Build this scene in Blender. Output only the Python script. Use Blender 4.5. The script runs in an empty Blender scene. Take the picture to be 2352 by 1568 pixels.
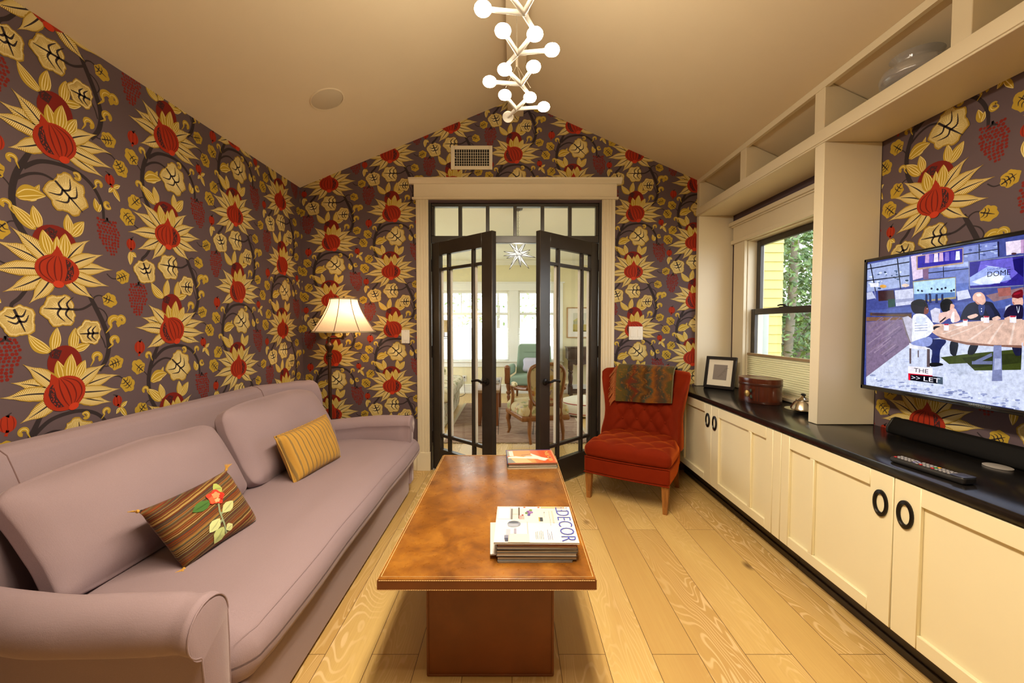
import bpy, bmesh, math, random
import numpy as np
from mathutils import Vector, Matrix, noise, geometry

# ------------------------------------------------------------------ camera, sky, exposure
SC = bpy.context.scene
COL = SC.collection
cam_data = bpy.data.cameras.new('camera')
cam_data.sensor_width = 36.0
cam_data.lens = 36.0 * 960.0 / 2352.0
cam_data.clip_start = 0.02
cam = bpy.data.objects.new('camera', cam_data)
COL.objects.link(cam)
cam.location = (0.0, 0.0, 1.25)
cam.rotation_euler = (math.pi / 2 - math.atan(35.0 / 960.0), 0.0, 0.0)
SC.camera = cam

world = bpy.data.worlds.new('sky')
SC.world = world
world.use_nodes = True
bg = world.node_tree.nodes['Background']
bg.inputs[0].default_value = (0.92, 0.97, 1.0, 1)
SKY = 5.6
bg.inputs[1].default_value = SKY

BULB_E = 500.0          # radiance of each chandelier bulb
LAMP_W = 4.8           # floor lamp bulb
STAR_W = 3.0
WARM = (1.0, 0.77, 0.48)

SC.cycles.max_bounces = 10
SC.cycles.caustics_reflective = False
SC.cycles.caustics_refractive = False
SC.view_settings.view_transform = 'Standard'
SC.view_settings.look = 'None'
SC.view_settings.gamma = 1.0
SC.view_settings.exposure = 0.0
try:
    SC.view_settings.use_curve_mapping = False
except Exception:
    pass

# ------------------------------------------------------------------ helpers
PI = math.pi


def lin(h):
    """'rrggbb' in sRGB -> linear rgba"""
    r = []
    for i in (0, 2, 4):
        v = int(h[i:i + 2], 16) / 255.0
        r.append(v / 12.92 if v <= 0.04045 else ((v + 0.055) / 1.055) ** 2.4)
    return (r[0], r[1], r[2], 1.0)


def col4(c):
    return lin(c) if isinstance(c, str) else (c[0], c[1], c[2], 1.0)


class NT:
    """small node-tree writer"""

    def __init__(self, name):
        self.m = bpy.data.materials.new(name)
        self.m.use_nodes = True
        self.t = self.m.node_tree
        self.t.nodes.clear()
        self.out = self.t.nodes.new('ShaderNodeOutputMaterial')

    def n(self, kind, ins=None, **props):
        nd = self.t.nodes.new('ShaderNode' + kind)
        for k, v in props.items():
            setattr(nd, k, v)
        for k, v in (ins or {}).items():
            s = nd.inputs[k]
            if isinstance(v, bpy.types.NodeSocket):
                self.t.links.new(v, s)
            else:
                s.default_value = v
        return nd

    def math(self, op, a, b=0.0, c=None):
        d = {0: a, 1: b}
        if c is not None:
            d[2] = c
        return self.n('Math', d, operation=op).outputs[0]

    def mix(self, f, a, b):
        nd = self.n('Mix', data_type='RGBA')
        for i, v in ((0, f), (6, a), (7, b)):
            s = nd.inputs[i]
            if isinstance(v, bpy.types.NodeSocket):
                self.t.links.new(v, s)
            else:
                s.default_value = v
        return nd.outputs[2]

    def ramp(self, f, stops):
        nd = self.n('ValToRGB', {0: f})
        cr = nd.color_ramp
        while len(cr.elements) > 1:
            cr.elements.remove(cr.elements[-1])
        cr.elements[0].position, cr.elements[0].color = stops[0][0], col4(stops[0][1])
        for p, c in stops[1:]:
            e = cr.elements.new(p)
            e.color = col4(c)
        return nd.outputs[0]

    def coords(self, which='Object'):
        return self.n('TexCoord').outputs[which]

    def mapped(self, scale=(1, 1, 1), rot=(0, 0, 0), loc=(0, 0, 0), which='Object'):
        return self.n('Mapping', {0: self.coords(which), 1: loc, 2: rot, 3: scale}).outputs[0]

    def noise(self, vec, scale=5.0, detail=3.0, rough=0.5, dist=0.0):
        return self.n('TexNoise', {'Vector': vec, 'Scale': scale, 'Detail': detail, 'Roughness': rough,
                                   'Distortion': dist}).outputs[0]

    def bump(self, h, strength=0.2, dist=0.01):
        return self.n('Bump', {'Height': h, 'Strength': strength, 'Distance': dist}).outputs[0]

    def pbr(self, color, rough=0.5, metal=0.0, spec=0.5, normal=None, sheen=0.0, sheen_tint=None, coat=0.0,
            trans=0.0, emis=None, emis_s=0.0):
        ins = {'Base Color': color if isinstance(color, bpy.types.NodeSocket) else col4(color),
               'Roughness': rough, 'Metallic': metal, 'Specular IOR Level': spec}
        if normal is not None:
            ins['Normal'] = normal
        if sheen:
            ins['Sheen Weight'] = sheen
            ins['Sheen Roughness'] = 0.30
            if sheen_tint:
                ins['Sheen Tint'] = col4(sheen_tint)
        if coat:
            ins['Coat Weight'] = coat
            ins['Coat Roughness'] = 0.08
        if trans:
            ins['Transmission Weight'] = trans
        if emis:
            ins['Emission Color'] = col4(emis)
            ins['Emission Strength'] = emis_s
        b = self.n('BsdfPrincipled', ins)
        self.t.links.new(b.outputs[0], self.out.inputs[0])
        return self.m


def simple(name, color, rough=0.5, metal=0.0, spec=0.5, vary=0.06, vscale=8.0, bump=0.0, bscale=200.0, sheen=0.0,
           coat=0.0):
    """plain colour with a slow procedural variation and an optional fine grain"""
    nt = NT(name)
    c = col4(color)
    v = nt.coords()
    f = nt.noise(v, vscale, 4.0)
    dark = tuple(x * (1 - vary) for x in c[:3]) + (1,)
    light = tuple(min(1, x * (1 + vary)) for x in c[:3]) + (1,)
    colr = nt.mix(f, dark, light)
    nrm = nt.bump(nt.noise(v, bscale, 2.0), bump, 0.002) if bump else None
    return nt.pbr(colr, rough, metal, spec, nrm, sheen=sheen, coat=coat)


def inked(name, rough=0.6, spec=0.3, emis=0.0, bump=0.0, gain=1.0):
    """printed colours taken from the mesh's own 'Col' attribute"""
    nt = NT(name)
    a = nt.n('Attribute', attribute_name='Col').outputs[0]
    if emis:
        f = nt.n('MapRange', {0: nt.noise(nt.coords(), 55.0, 5.0, 0.7), 1: 0.3, 2: 0.7, 3: 0.72, 4: 1.25}).outputs[0]
        a = nt.n('VectorMath', {0: nt.n('Gamma', {0: a, 1: 1.18}).outputs[0], 3: f}, operation='SCALE').outputs[0]
        e = nt.n('Emission', {0: a, 1: emis})
        g = nt.n('BsdfGlossy', {0: (0.012, 0.012, 0.012, 1), 1: 0.12})
        s = nt.n('AddShader', {0: e.outputs[0], 1: g.outputs[0]})
        nt.t.links.new(s.outputs[0], nt.out.inputs[0])
        return nt.m
    if gain != 1.0:
        a = nt.n('VectorMath', {0: a, 3: gain}, operation='SCALE').outputs[0]
    nrm = nt.bump(nt.noise(nt.coords(), 260.0, 2.0), bump, 0.001) if bump else None
    return nt.pbr(a, rough, 0.0, spec, nrm)


def clear_glass(name, tint=(1, 1, 1), refl=1.0, milk=0.0):
    nt = NT(name)
    f = nt.n('LayerWeight', {0: 0.5}).outputs[1]
    f = nt.math('MULTIPLY', nt.math('MULTIPLY_ADD', nt.math('POWER', f, 4.0), 0.5, 0.035), refl)
    t = nt.n('BsdfTransparent', {0: col4(tint)})
    g = nt.n('BsdfGlossy', {0: (1, 1, 1, 1), 1: 0.02})
    s = nt.n('MixShader', {0: f, 1: t.outputs[0], 2: g.outputs[0]})
    if milk:
        d = nt.n('BsdfDiffuse', {0: (0.75, 0.74, 0.78, 1)})
        s = nt.n('MixShader', {0: milk, 1: s.outputs[0], 2: d.outputs[0]})
    nt.t.links.new(s.outputs[0], nt.out.inputs[0])
    return nt.m


def cloth_light(name, color, trans=0.5):
    """thin cloth that lets light through (lamp shades, window shades)"""
    nt = NT(name)
    f = nt.noise(nt.coords(), 60.0, 3.0)
    c = col4(color)
    cc = nt.mix(f, tuple(x * 0.93 for x in c[:3]) + (1,), c)
    d = nt.n('BsdfDiffuse', {0: cc})
    t = nt.n('BsdfTranslucent', {0: cc})
    s = nt.n('MixShader', {0: trans, 1: d.outputs[0], 2: t.outputs[0]})
    nt.t.links.new(s.outputs[0], nt.out.inputs[0])
    return nt.m


def glow(name, color, strength):
    nt = NT(name)
    e = nt.n('Emission', {0: col4(color), 1: strength})
    nt.t.links.new(e.outputs[0], nt.out.inputs[0])
    return nt.m


class MB:
    """collects geometry for ONE mesh"""

    def __init__(self):
        self.v, self.f, self.mi, self.c = [], [], [], []
        self.mat, self.col = 0, (1, 1, 1, 1)

    def face(self, idx):
        self.f.append(tuple(idx))
        self.mi.append(self.mat)
        self.c.append(self.col)

    def poly(self, pts):
        s = len(self.v)
        self.v += [tuple(p) for p in pts]
        self.face(range(s, s + len(pts)))
        return self

    def box(self, x0, x1, y0, y1, z0, z1):
        s = len(self.v)
        self.v += [(x0, y0, z0), (x1, y0, z0), (x1, y1, z0), (x0, y1, z0), (x0, y0, z1), (x1, y0, z1), (x1, y1, z1),
                   (x0, y1, z1)]
        for q in ((0, 3, 2, 1), (4, 5, 6, 7), (0, 1, 5, 4), (1, 2, 6, 5), (2, 3, 7, 6), (3, 0, 4, 7)):
            self.face([s + i for i in q])
        return self

    def prism(self, pts, a, b, axis='z'):
        """2-D polygon extruded from a to b; pts are (x,y) for z, (x,z) for y, (y,z) for x"""
        f = {'z': lambda p, t: (p[0], p[1], t), 'y': lambda p, t: (p[0], t, p[1]),
             'x': lambda p, t: (t, p[0], p[1])}[axis]
        n, s = len(pts), len(self.v)
        self.v += [f(p, a) for p in pts] + [f(p, b) for p in pts]
        self.face(range(s + n - 1, s - 1, -1))
        self.face(range(s + n, s + 2 * n))
        for i in range(n):
            j = (i + 1) % n
            self.face((s + i, s + j, s + n + j, s + n + i))
        return self

    def lathe(self, prof, c=(0, 0, 0), seg=24, sx=1.0, sy=1.0, axis='z', caps=True):
        s, n = len(self.v), len(prof)
        for k in range(seg):
            a = 2 * PI * k / seg
            for r, z in prof:
                p = (r * math.cos(a) * sx, r * math.sin(a) * sy, z)
                if axis == 'y':
                    p = (p[0], p[2], p[1])
                elif axis == 'x':
                    p = (p[2], p[0], p[1])
                self.v.append((c[0] + p[0], c[1] + p[1], c[2] + p[2]))
        for k in range(seg):
            k2 = (k + 1) % seg
            for i in range(n - 1):
                self.face((s + k * n + i, s + k2 * n + i, s + k2 * n + i + 1, s + k * n + i + 1))
        if caps:
            if prof[0][0] > 1e-6:
                self.face([s + k * n for k in range(seg)][::-1])
            if prof[-1][0] > 1e-6:
                self.face([s + k * n + n - 1 for k in range(seg)])
        return self

    def cyl(self, c, r, h, seg=20, axis='z', r2=None):
        return self.lathe([(r, 0), (r if r2 is None else r2, h)], c, seg, axis=axis)

    def ball(self, c, rx, ry=None, rz=None, seg=16, rings=10):
        ry, rz = ry or rx, rz or rx
        prof = [(max(1e-7, math.sin(PI * i / rings)), -math.cos(PI * i / rings)) for i in range(rings + 1)]
        s = len(self.v)
        self.lathe(prof, (0, 0, 0), seg, caps=False)
        for i in range(s, len(self.v)):
            x, y, z = self.v[i]
            self.v[i] = (c[0] + x * rx, c[1] + y * ry, c[2] + z * rz)
        return self

    def tube(self, path, r, seg=10, closed=False, caps=True, flat=None):
        """r: number or list; flat=(a,b) gives an elliptic section"""
        P = [Vector(p) for p in path]
        n, s = len(P), len(self.v)
        R = r if isinstance(r, (list, tuple)) else [r] * n
        up = None
        for i in range(n):
            if closed:
                d = P[(i + 1) % n] - P[(i - 1) % n]
            else:
                d = P[min(i + 1, n - 1)] - P[max(i - 1, 0)]
            d = d.normalized() if d.length > 1e-9 else Vector((0, 0, 1))
            if up is None:
                up = Vector((0, 0, 1)) if abs(d.z) < 0.9 else Vector((1, 0, 0))
            a = d.cross(up)
            if a.length < 1e-6:
                a = d.cross(Vector((0, 1, 0)))
            a.normalize()
            b = a.cross(d).normalized()
            up = b
            fa, fb = flat or (1, 1)
            for k in range(seg):
                t = 2 * PI * k / seg
                self.v.append(tuple(P[i] + a * (R[i] * fa * math.cos(t)) + b * (R[i] * fb * math.sin(t))))
        for i in range(n if closed else n - 1):
            j = (i + 1) % n
            for k in range(seg):
                k2 = (k + 1) % seg
                self.face((s + i * seg + k, s + i * seg + k2, s + j * seg + k2, s + j * seg + k))
        if caps and not closed:
            self.face([s + k for k in range(seg)][::-1])
            self.face([s + (n - 1) * seg + k for k in range(seg)])
        return self

    def grid(self, fn, nu, nv, cu=False, cv=False):
        s = len(self.v)
        mu, mv = (nu if cu else nu + 1), (nv if cv else nv + 1)
        for i in range(mu):
            for j in range(mv):
                self.v.append(tuple(fn(i / nu, j / nv)))
        for i in range(nu):
            for j in range(nv):
                i2, j2 = (i + 1) % mu, (j + 1) % mv
                self.face((s + i * mv + j, s + i2 * mv + j, s + i2 * mv + j2, s + i * mv + j2))
        return self

    def rbox(self, h, r, m=8, k=4, fn=None):
        """soft box of half sizes h about the origin with rounding r; fn moves each point"""
        def axis(hh):
            rr = min(r, hh * 0.999)
            e = [hh - rr + rr * math.tan(PI / 4 * i / k) for i in range(1, k + 1)]
            mid = [-(hh - rr) + 2 * (hh - rr) * i / m for i in range(m + 1)]
            return [-x for x in e[::-1]] + mid + e
        A = [axis(x) for x in h]
        ids = {}

        def vid(p):
            q = tuple(round(x, 6) for x in p)
            if q not in ids:
                inner = [max(-(h[i] - min(r, h[i] * .999)), min(h[i] - min(r, h[i] * .999), p[i])) for i in range(3)]
                d = Vector([p[i] - inner[i] for i in range(3)])
                o = Vector(inner)
                if d.length > 1e-9:
                    o = o + d.normalized() * r if d.length > 1e-9 else o
                if fn:
                    o = Vector(fn(o.x, o.y, o.z))
                ids[q] = len(self.v)
                self.v.append(tuple(o))
            return ids[q]
        for ax in range(3):
            a, b = (ax + 1) % 3, (ax + 2) % 3
            for sgn in (-1, 1):
                for i in range(len(A[a]) - 1):
                    for j in range(len(A[b]) - 1):
                        q = []
                        for (ii, jj) in ((i, j), (i + 1, j), (i + 1, j + 1), (i, j + 1)):
                            p = [0, 0, 0]
                            p[ax], p[a], p[b] = sgn * h[ax], A[a][ii], A[b][jj]
                            q.append(vid(p))
                        if len(set(q)) == 4:
                            self.face(q if sgn > 0 else q[::-1])
        return self

    def xf(self, M, start=0):
        for i in range(start, len(self.v)):
            self.v[i] = tuple(M @ Vector(self.v[i]))
        return self

    def move(self, d, start=0):
        return self.xf(Matrix.Translation(d), start)


ROOT = {}      # object -> matrix of its top-level thing


def build(name, mb, mats, parent=None, local=False, smooth=True, angle=38, bevel=0.0, bseg=2, weld=False, colors=False,
          kind=None):
    me = bpy.data.meshes.new(name)
    vs = mb.v
    if parent is not None and not local:
        inv = ROOT[parent].inverted()
        vs = [tuple(inv @ Vector(p)) for p in vs]
    me.from_pydata(vs, [], mb.f)
    if not isinstance(mats, (list, tuple)):
        mats = [mats]
    for m in mats:
        me.materials.append(m)
    if len(mats) > 1:
        me.polygons.foreach_set('material_index', mb.mi)
    if colors:
        a = me.attributes.new('Col', 'FLOAT_COLOR', 'FACE')
        a.data.foreach_set('color', np.array(mb.c, dtype=np.float32).ravel())
    else:
        b = bmesh.new()
        b.from_mesh(me)
        if weld:
            bmesh.ops.remove_doubles(b, verts=b.verts, dist=1e-5)
        bmesh.ops.recalc_face_normals(b, faces=b.faces)
        if bevel:
            es = [e for e in b.edges if len(e.link_faces) == 2 and e.calc_face_angle(0) > 0.6]
            bmesh.ops.bevel(b, geom=es, offset=bevel, segments=bseg, affect='EDGES', profile=0.5, clamp_overlap=True)
        b.to_mesh(me)
        b.free()
    if smooth:
        me.polygons.foreach_set('use_smooth', [True] * len(me.polygons))
        me.set_sharp_from_angle(angle=math.radians(angle))
    o = bpy.data.objects.new(name, me)
    COL.objects.link(o)
    if parent is not None:
        o.parent = parent
        ROOT[o] = ROOT[parent]
    else:
        ROOT[o] = Matrix()
    if kind:
        o['kind'] = kind
    return o


def thing(name, label, cat, loc=(0, 0, 0), rz=0.0, group=None):
    o = bpy.data.objects.new(name, None)
    o.empty_display_size = 0.1
    COL.objects.link(o)
    o.location = loc
    o.rotation_euler = (0, 0, rz)
    ROOT[o] = Matrix.Translation(loc) @ Matrix.Rotation(rz, 4, 'Z')
    return tag(o, label, cat, group)


def tag(o, label, cat, group=None):
    o['label'] = label
    o['category'] = cat
    if group:
        o['group'] = group
    return o


def struct(name, mb, mats, **k):
    o = build(name, mb, mats, **k)
    o['kind'] = 'structure'
    return o


def dup(root, loc, rz, label=None, group=None):
    """a copy of a thing with copies of its parts and sub-parts"""
    r = root.copy()
    COL.objects.link(r)
    r.location = loc
    r.rotation_euler = (0, 0, rz)
    if label:
        r['label'] = label
    if group:
        r['group'] = group
    for ch in list(root.children):
        c = ch.copy()
        COL.objects.link(c)
        c.parent = r
        for g in list(ch.children):
            d = g.copy()
            COL.objects.link(d)
            d.parent = c
    return r


_txt = {}


def text_polys(s, size=1.0, thin=0.0):
    """filled outline of a word: list of (points, faces) in a flat x/y frame, left aligned on the baseline"""
    cu = bpy.data.curves.new('lettering', 'FONT')
    cu.body = s
    cu.size = size
    cu.resolution_u = 3
    cu.offset = -thin
    ob = bpy.data.objects.new('lettering', cu)
    COL.objects.link(ob)
    dg = bpy.context.evaluated_depsgraph_get()
    me = ob.evaluated_get(dg).to_mesh()
    vs = [(v.co.x, v.co.y) for v in me.vertices]
    fs = [tuple(p.vertices) for p in me.polygons]
    ob.evaluated_get(dg).to_mesh_clear()
    bpy.data.objects.remove(ob)
    bpy.data.curves.remove(cu)
    return vs, fs


def put_text(mb, s, fn, width=None, height=None, size=1.0, thin=0.0):
    """adds lettering; fn maps (x,y) in 0..width, 0..height to 3-D"""
    vs, fs = text_polys(s, size, thin)
    x0, x1 = min(p[0] for p in vs), max(p[0] for p in vs)
    y0, y1 = min(p[1] for p in vs), max(p[1] for p in vs)
    kx = width / (x1 - x0) if width else 1
    ky = height / (y1 - y0) if height else kx
    st = len(mb.v)
    mb.v += [tuple(fn((x - x0) * kx, (y - y0) * ky)) for x, y in vs]
    for f in fs:
        mb.face([st + i for i in f])


def spline(pts, n=6, closed=False):
    """Catmull-Rom through the points"""
    P = [Vector(p) for p in pts]
    out, m = [], len(P)
    for i in range(m if closed else m - 1):
        if closed:
            a, b, c, d = P[i - 1], P[i], P[(i + 1) % m], P[(i + 2) % m]
        else:
            a, b, c, d = P[max(i - 1, 0)], P[i], P[i + 1], P[min(i + 2, m - 1)]
        for k in range(n):
            t = k / n
            out.append(0.5 * ((2 * b) + (c - a) * t + (2 * a - 5 * b + 4 * c - d) * t * t
                              + (3 * b - a - 3 * c + d) * t ** 3))
    if not closed:
        out.append(P[-1])
    return out


def sstep(a, b, x):
    t = max(0.0, min(1.0, (x - a) / (b - a)))
    return t * t * (3 - 2 * t)


def nz(x, y, z):
    return noise.noise(Vector((x, y, z)))


# ------------------------------------------------------------------ materials
M = {}
M['cream'] = simple('cream_paint', (0.74, 0.665, 0.50), 0.38, vary=0.02, bump=0.02, bscale=90)
M['cabinet'] = simple('cabinet_cream_paint', (0.80, 0.735, 0.51), 0.36, vary=0.02, bump=0.015, bscale=90)
M['ceiling'] = simple('ceiling_paint', (0.68, 0.575, 0.405), 0.8, vary=0.02, bump=0.04, bscale=160)
M['plaster'] = simple('plain_wall_paint', (0.62, 0.50, 0.36), 0.8, vary=0.02)
M['black_wood'] = simple('dark_stained_wood', (0.028, 0.022, 0.018), 0.33, vary=0.3, vscale=14, bump=0.03, bscale=80)
M['black_iron'] = simple('black_iron', (0.015, 0.013, 0.012), 0.35, metal=0.6, vary=0.2)
M['black_plastic'] = simple('black_plastic', (0.012, 0.012, 0.013), 0.4, vary=0.1)
M['gloss_black'] = simple('gloss_black', (0.008, 0.008, 0.009), 0.12, vary=0.1)
M['speaker_cloth'] = simple('black_speaker_cloth', (0.004, 0.0035, 0.0035), 0.7, spec=0.15, vary=0.2, bump=0.3, bscale=900)
M['toe'] = simple('dark_toe_kick', (0.035, 0.022, 0.014), 0.45, vary=0.2)
M['white'] = simple('white_plastic', (0.82, 0.80, 0.74), 0.35, vary=0.02)
M['lamp_white'] = simple('lamp_white_plastic', (0.58, 0.56, 0.50), 0.4, vary=0.02)
M['white_paint'] = simple('white_trim_paint', (0.86, 0.86, 0.80), 0.4, vary=0.02)
M['yellow_paint'] = simple('pale_yellow_wall_paint', (0.80, 0.73, 0.47), 0.8, vary=0.03)
M['white_ceiling'] = simple('white_ceiling_paint', (0.86, 0.86, 0.78), 0.85, vary=0.02)
M['glass'] = clear_glass('window_glass')
M['vase_glass'] = clear_glass('vase_glass', (0.86, 0.87, 0.90), 2.0, 0.18)
M['bulb'] = glow('lit_bulb', (1.0, 0.84, 0.62), BULB_E)
M['bulb_side'] = glow('lit_frosted_globe', (1.0, 0.86, 0.64), 84.0)
M['star_glow'] = glow('lit_frosted_star', (1.0, 0.93, 0.80), 1.15)
M['chrome'] = simple('silver_plate', (0.78, 0.74, 0.68), 0.14, metal=1.0, vary=0.08, vscale=30)
M['bronze'] = simple('dark_bronze', (0.085, 0.048, 0.032), 0.32, metal=0.75, vary=0.3, vscale=20)
M['steel'] = simple('brushed_steel', (0.5, 0.48, 0.45), 0.3, metal=1.0)
M['shade'] = cloth_light('lamp_shade_silk', (0.90, 0.765, 0.61), 0.55)
M['shade_trim'] = simple('shade_trim', (0.42, 0.36, 0.24), 0.8)
M['rib'] = simple('shade_rib', (0.20, 0.11, 0.06), 0.7)
M['window_shade'] = cloth_light('cellular_shade_cloth', (0.80, 0.76, 0.56), 0.35)
M['white_shade'] = cloth_light('white_shade_cloth', (0.97, 0.97, 0.95), 0.8)
M['tan_rail'] = simple('tan_shade_rail', (0.34, 0.23, 0.12), 0.5)
M['dark_hole'] = simple('dark_opening', (0.01, 0.01, 0.01), 0.9)
M['frame_black'] = simple('black_picture_frame', (0.012, 0.01, 0.01), 0.3)
M['mat_board'] = simple('mat_board', (0.82, 0.77, 0.66), 0.85)
M['brass'] = simple('aged_brass', (0.55, 0.34, 0.10), 0.35, metal=0.9)
M['paper'] = simple('magazine_pages', (0.62, 0.57, 0.50), 0.7, vary=0.15, vscale=40)
M['print'] = inked('printed_cover', 0.38, 0.4, gain=0.74)
M['ink'] = inked('wallpaper_ink', 0.72, 0.25)
M['screen'] = inked('lit_screen', emis=1.12)
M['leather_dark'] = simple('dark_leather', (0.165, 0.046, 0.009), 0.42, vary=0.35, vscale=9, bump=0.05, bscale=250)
M['stitch'] = simple('pale_stitching', (0.62, 0.40, 0.16), 0.7, vary=0.2)
M['gold_cloth'] = None


def m_counter():
    nt = NT('black_stone_counter')
    f = nt.noise(nt.coords(), 30, 4)
    c = nt.ramp(f, [(0.3, (0.007, 0.006, 0.006)), (0.75, (0.014, 0.012, 0.011))])
    return nt.pbr(c, 0.17, 0, 0.45)


M['counter'] = m_counter()


def m_floor():
    nt = NT('oak_plank_floor')
    v = nt.mapped()
    xyz = nt.n('SeparateXYZ', {0: v})
    x, y = xyz.outputs[0], xyz.outputs[1]
    along = nt.n('CombineXYZ', {0: y, 1: x, 2: 0.0}).outputs[0]
    br = nt.n('TexBrick', {'Vector': along, 'Color1': (0, 0, 0, 1), 'Color2': (1, 1, 1, 1), 'Mortar': (0.5, 0.5, 0.5, 1),
                           'Scale': 1.0, 'Mortar Size': 0.0012, 'Mortar Smooth': 0.1, 'Bias': 0.0,
                           'Brick Width': 1.55, 'Row Height': 0.178}, offset=0.37, offset_frequency=2)
    rnd = br.outputs['Color']
    r1 = nt.n('SeparateColor', {0: rnd}).outputs[0]
    off = nt.math('MULTIPLY', r1, 37.0)
    # cathedral grain: level lines of a stretched noise
    gv = nt.n('CombineXYZ', {0: nt.math('MULTIPLY', x, 7.0), 1: nt.math('MULTIPLY', y, 1.05), 2: off}).outputs[0]
    g = nt.noise(gv, 0.9, 2.0, 0.45, 0.25)
    rings = nt.math('SINE', nt.math('MULTIPLY', g, 235.0))
    fine = nt.n('CombineXYZ', {0: nt.math('MULTIPLY', x, 160.0), 1: nt.math('MULTIPLY', y, 5.0), 2: off}).outputs[0]
    fg = nt.noise(fine, 1.0, 3.0, 0.6)
    patch = nt.noise(nt.n('CombineXYZ', {0: nt.math('MULTIPLY', x, 5.0), 1: y, 2: off}).outputs[0], 1.3, 3)
    base = nt.ramp(r1, [(0.0, (0.55, 0.37, 0.125)), (0.35, (0.65, 0.46, 0.165)), (0.7, (0.72, 0.53, 0.20)),
                        (1.0, (0.57, 0.385, 0.13))])
    base = nt.mix(nt.math('MULTIPLY', fg, 0.55), base, (0.42, 0.225, 0.07, 1))
    base = nt.mix(nt.ramp(patch, [(0.35, (0, 0, 0)), (0.75, (0.55, 0.55, 0.55))]), base, (0.47, 0.275, 0.09, 1))
    lime = nt.ramp(rings, [(0.40, (0, 0, 0)), (0.95, (0.55, 0.55, 0.55))])
    band = nt.ramp(nt.noise(gv, 0.35, 1.0), [(0.42, (0, 0, 0)), (0.6, (1, 1, 1))])
    lime = nt.math('MULTIPLY', nt.n('SeparateColor', {0: lime}).outputs[0], nt.n('SeparateColor', {0: band}).outputs[0])
    base = nt.mix(lime, base, (0.84, 0.64, 0.36, 1))
    kn = nt.n('TexVoronoi', {'Vector': nt.n('CombineXYZ', {0: nt.math('MULTIPLY', x, 3.2), 1: nt.math('MULTIPLY', y, 1.7),
                                                          2: off}).outputs[0], 'Scale': 1.0}).outputs[0]
    base = nt.mix(nt.ramp(kn, [(0.02, (0.9, 0.9, 0.9)), (0.09, (0, 0, 0))]), base, (0.085, 0.034, 0.010, 1))
    base = nt.mix(br.outputs['Fac'], base, (0.10, 0.05, 0.016, 1))
    h = nt.math('SUBTRACT', nt.math('MULTIPLY', rings, 0.12), br.outputs['Fac'])
    return nt.pbr(base, 0.36, 0, 0.45, nt.bump(h, 0.10, 0.002))


M['floor'] = m_floor()


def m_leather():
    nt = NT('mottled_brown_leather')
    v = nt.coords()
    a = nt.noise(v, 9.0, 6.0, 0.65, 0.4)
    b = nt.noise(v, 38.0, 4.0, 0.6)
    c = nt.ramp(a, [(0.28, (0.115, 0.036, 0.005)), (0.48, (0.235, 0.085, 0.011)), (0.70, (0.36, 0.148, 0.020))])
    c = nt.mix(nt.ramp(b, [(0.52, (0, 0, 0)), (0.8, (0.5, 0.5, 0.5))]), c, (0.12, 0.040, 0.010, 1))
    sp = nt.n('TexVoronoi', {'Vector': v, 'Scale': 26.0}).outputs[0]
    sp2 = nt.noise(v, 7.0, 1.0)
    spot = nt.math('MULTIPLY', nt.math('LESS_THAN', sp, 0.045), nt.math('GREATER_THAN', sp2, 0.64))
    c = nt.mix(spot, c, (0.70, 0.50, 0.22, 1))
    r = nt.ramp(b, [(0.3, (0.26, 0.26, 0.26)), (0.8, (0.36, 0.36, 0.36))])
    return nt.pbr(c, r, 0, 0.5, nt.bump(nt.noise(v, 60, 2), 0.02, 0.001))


M['leather'] = m_leather()


def weave(name, c, vary=0.10, scale=420.0, rough=0.9, sheen=0.25, big=0.14, tint=None):
    nt = NT(name)
    v = nt.coords()
    a = nt.noise(v, scale, 2.0, 0.6)
    s = nt.noise(nt.mapped((1, 10, 1)), 45.0, 2.0)
    b = nt.noise(v, 5.0, 3.0)
    c = col4(c)
    cc = nt.mix(a, tuple(x * (1 - vary) for x in c[:3]) + (1,), tuple(x * (1 + vary) for x in c[:3]) + (1,))
    cc = nt.mix(nt.math('MULTIPLY', b, big), cc, tuple(x * 0.6 for x in c[:3]) + (1,))
    h = nt.math('ADD', a, nt.math('MULTIPLY', s, 0.7))
    return nt.pbr(cc, rough, 0, 0.2, nt.bump(h, 0.22, 0.0015), sheen=sheen, sheen_tint=tint or tuple(min(1, x * 1.5) for x in c[:3]))


M['mauve'] = weave('mauve_linen', (0.305, 0.226, 0.252), sheen=0.3, tint=(1.0, 0.86, 0.84))
M['ribbing'] = weave('mauve_seam', (0.20, 0.125, 0.125))


def m_velvet():
    nt = NT('rust_red_velvet')
    v = nt.coords()
    a = nt.noise(v, 9.0, 4.0, 0.6)
    c = nt.mix(a, (0.135, 0.009, 0.0015, 1), (0.215, 0.019, 0.003, 1))
    h = nt.noise(v, 600.0, 2.0)
    return nt.pbr(c, 0.85, 0, 0.1, nt.bump(h, 0.25, 0.0012), sheen=1.0, sheen_tint=(1.0, 0.22, 0.03))


M['velvet'] = m_velvet()


def wood(name, dark, light, scale=1.0, rough=0.4, axis=2, coat=0.0):
    nt = NT(name)
    s = [22 * scale] * 3
    s[axis] = 2.0 * scale
    v = nt.mapped(tuple(s))
    a = nt.noise(v, 1.0, 4.0, 0.6, 0.6)
    b = nt.noise(nt.mapped(tuple(x * 6 for x in s)), 1.0, 2.0)
    c = nt.ramp(a, [(0.3, dark), (0.7, light)])
    c = nt.mix(nt.math('MULTIPLY', b, 0.35), c, col4(tuple(x * 0.6 for x in dark[:3])))
    return nt.pbr(c, rough, 0, 0.45, nt.bump(a, 0.05, 0.003), coat=coat)


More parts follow.
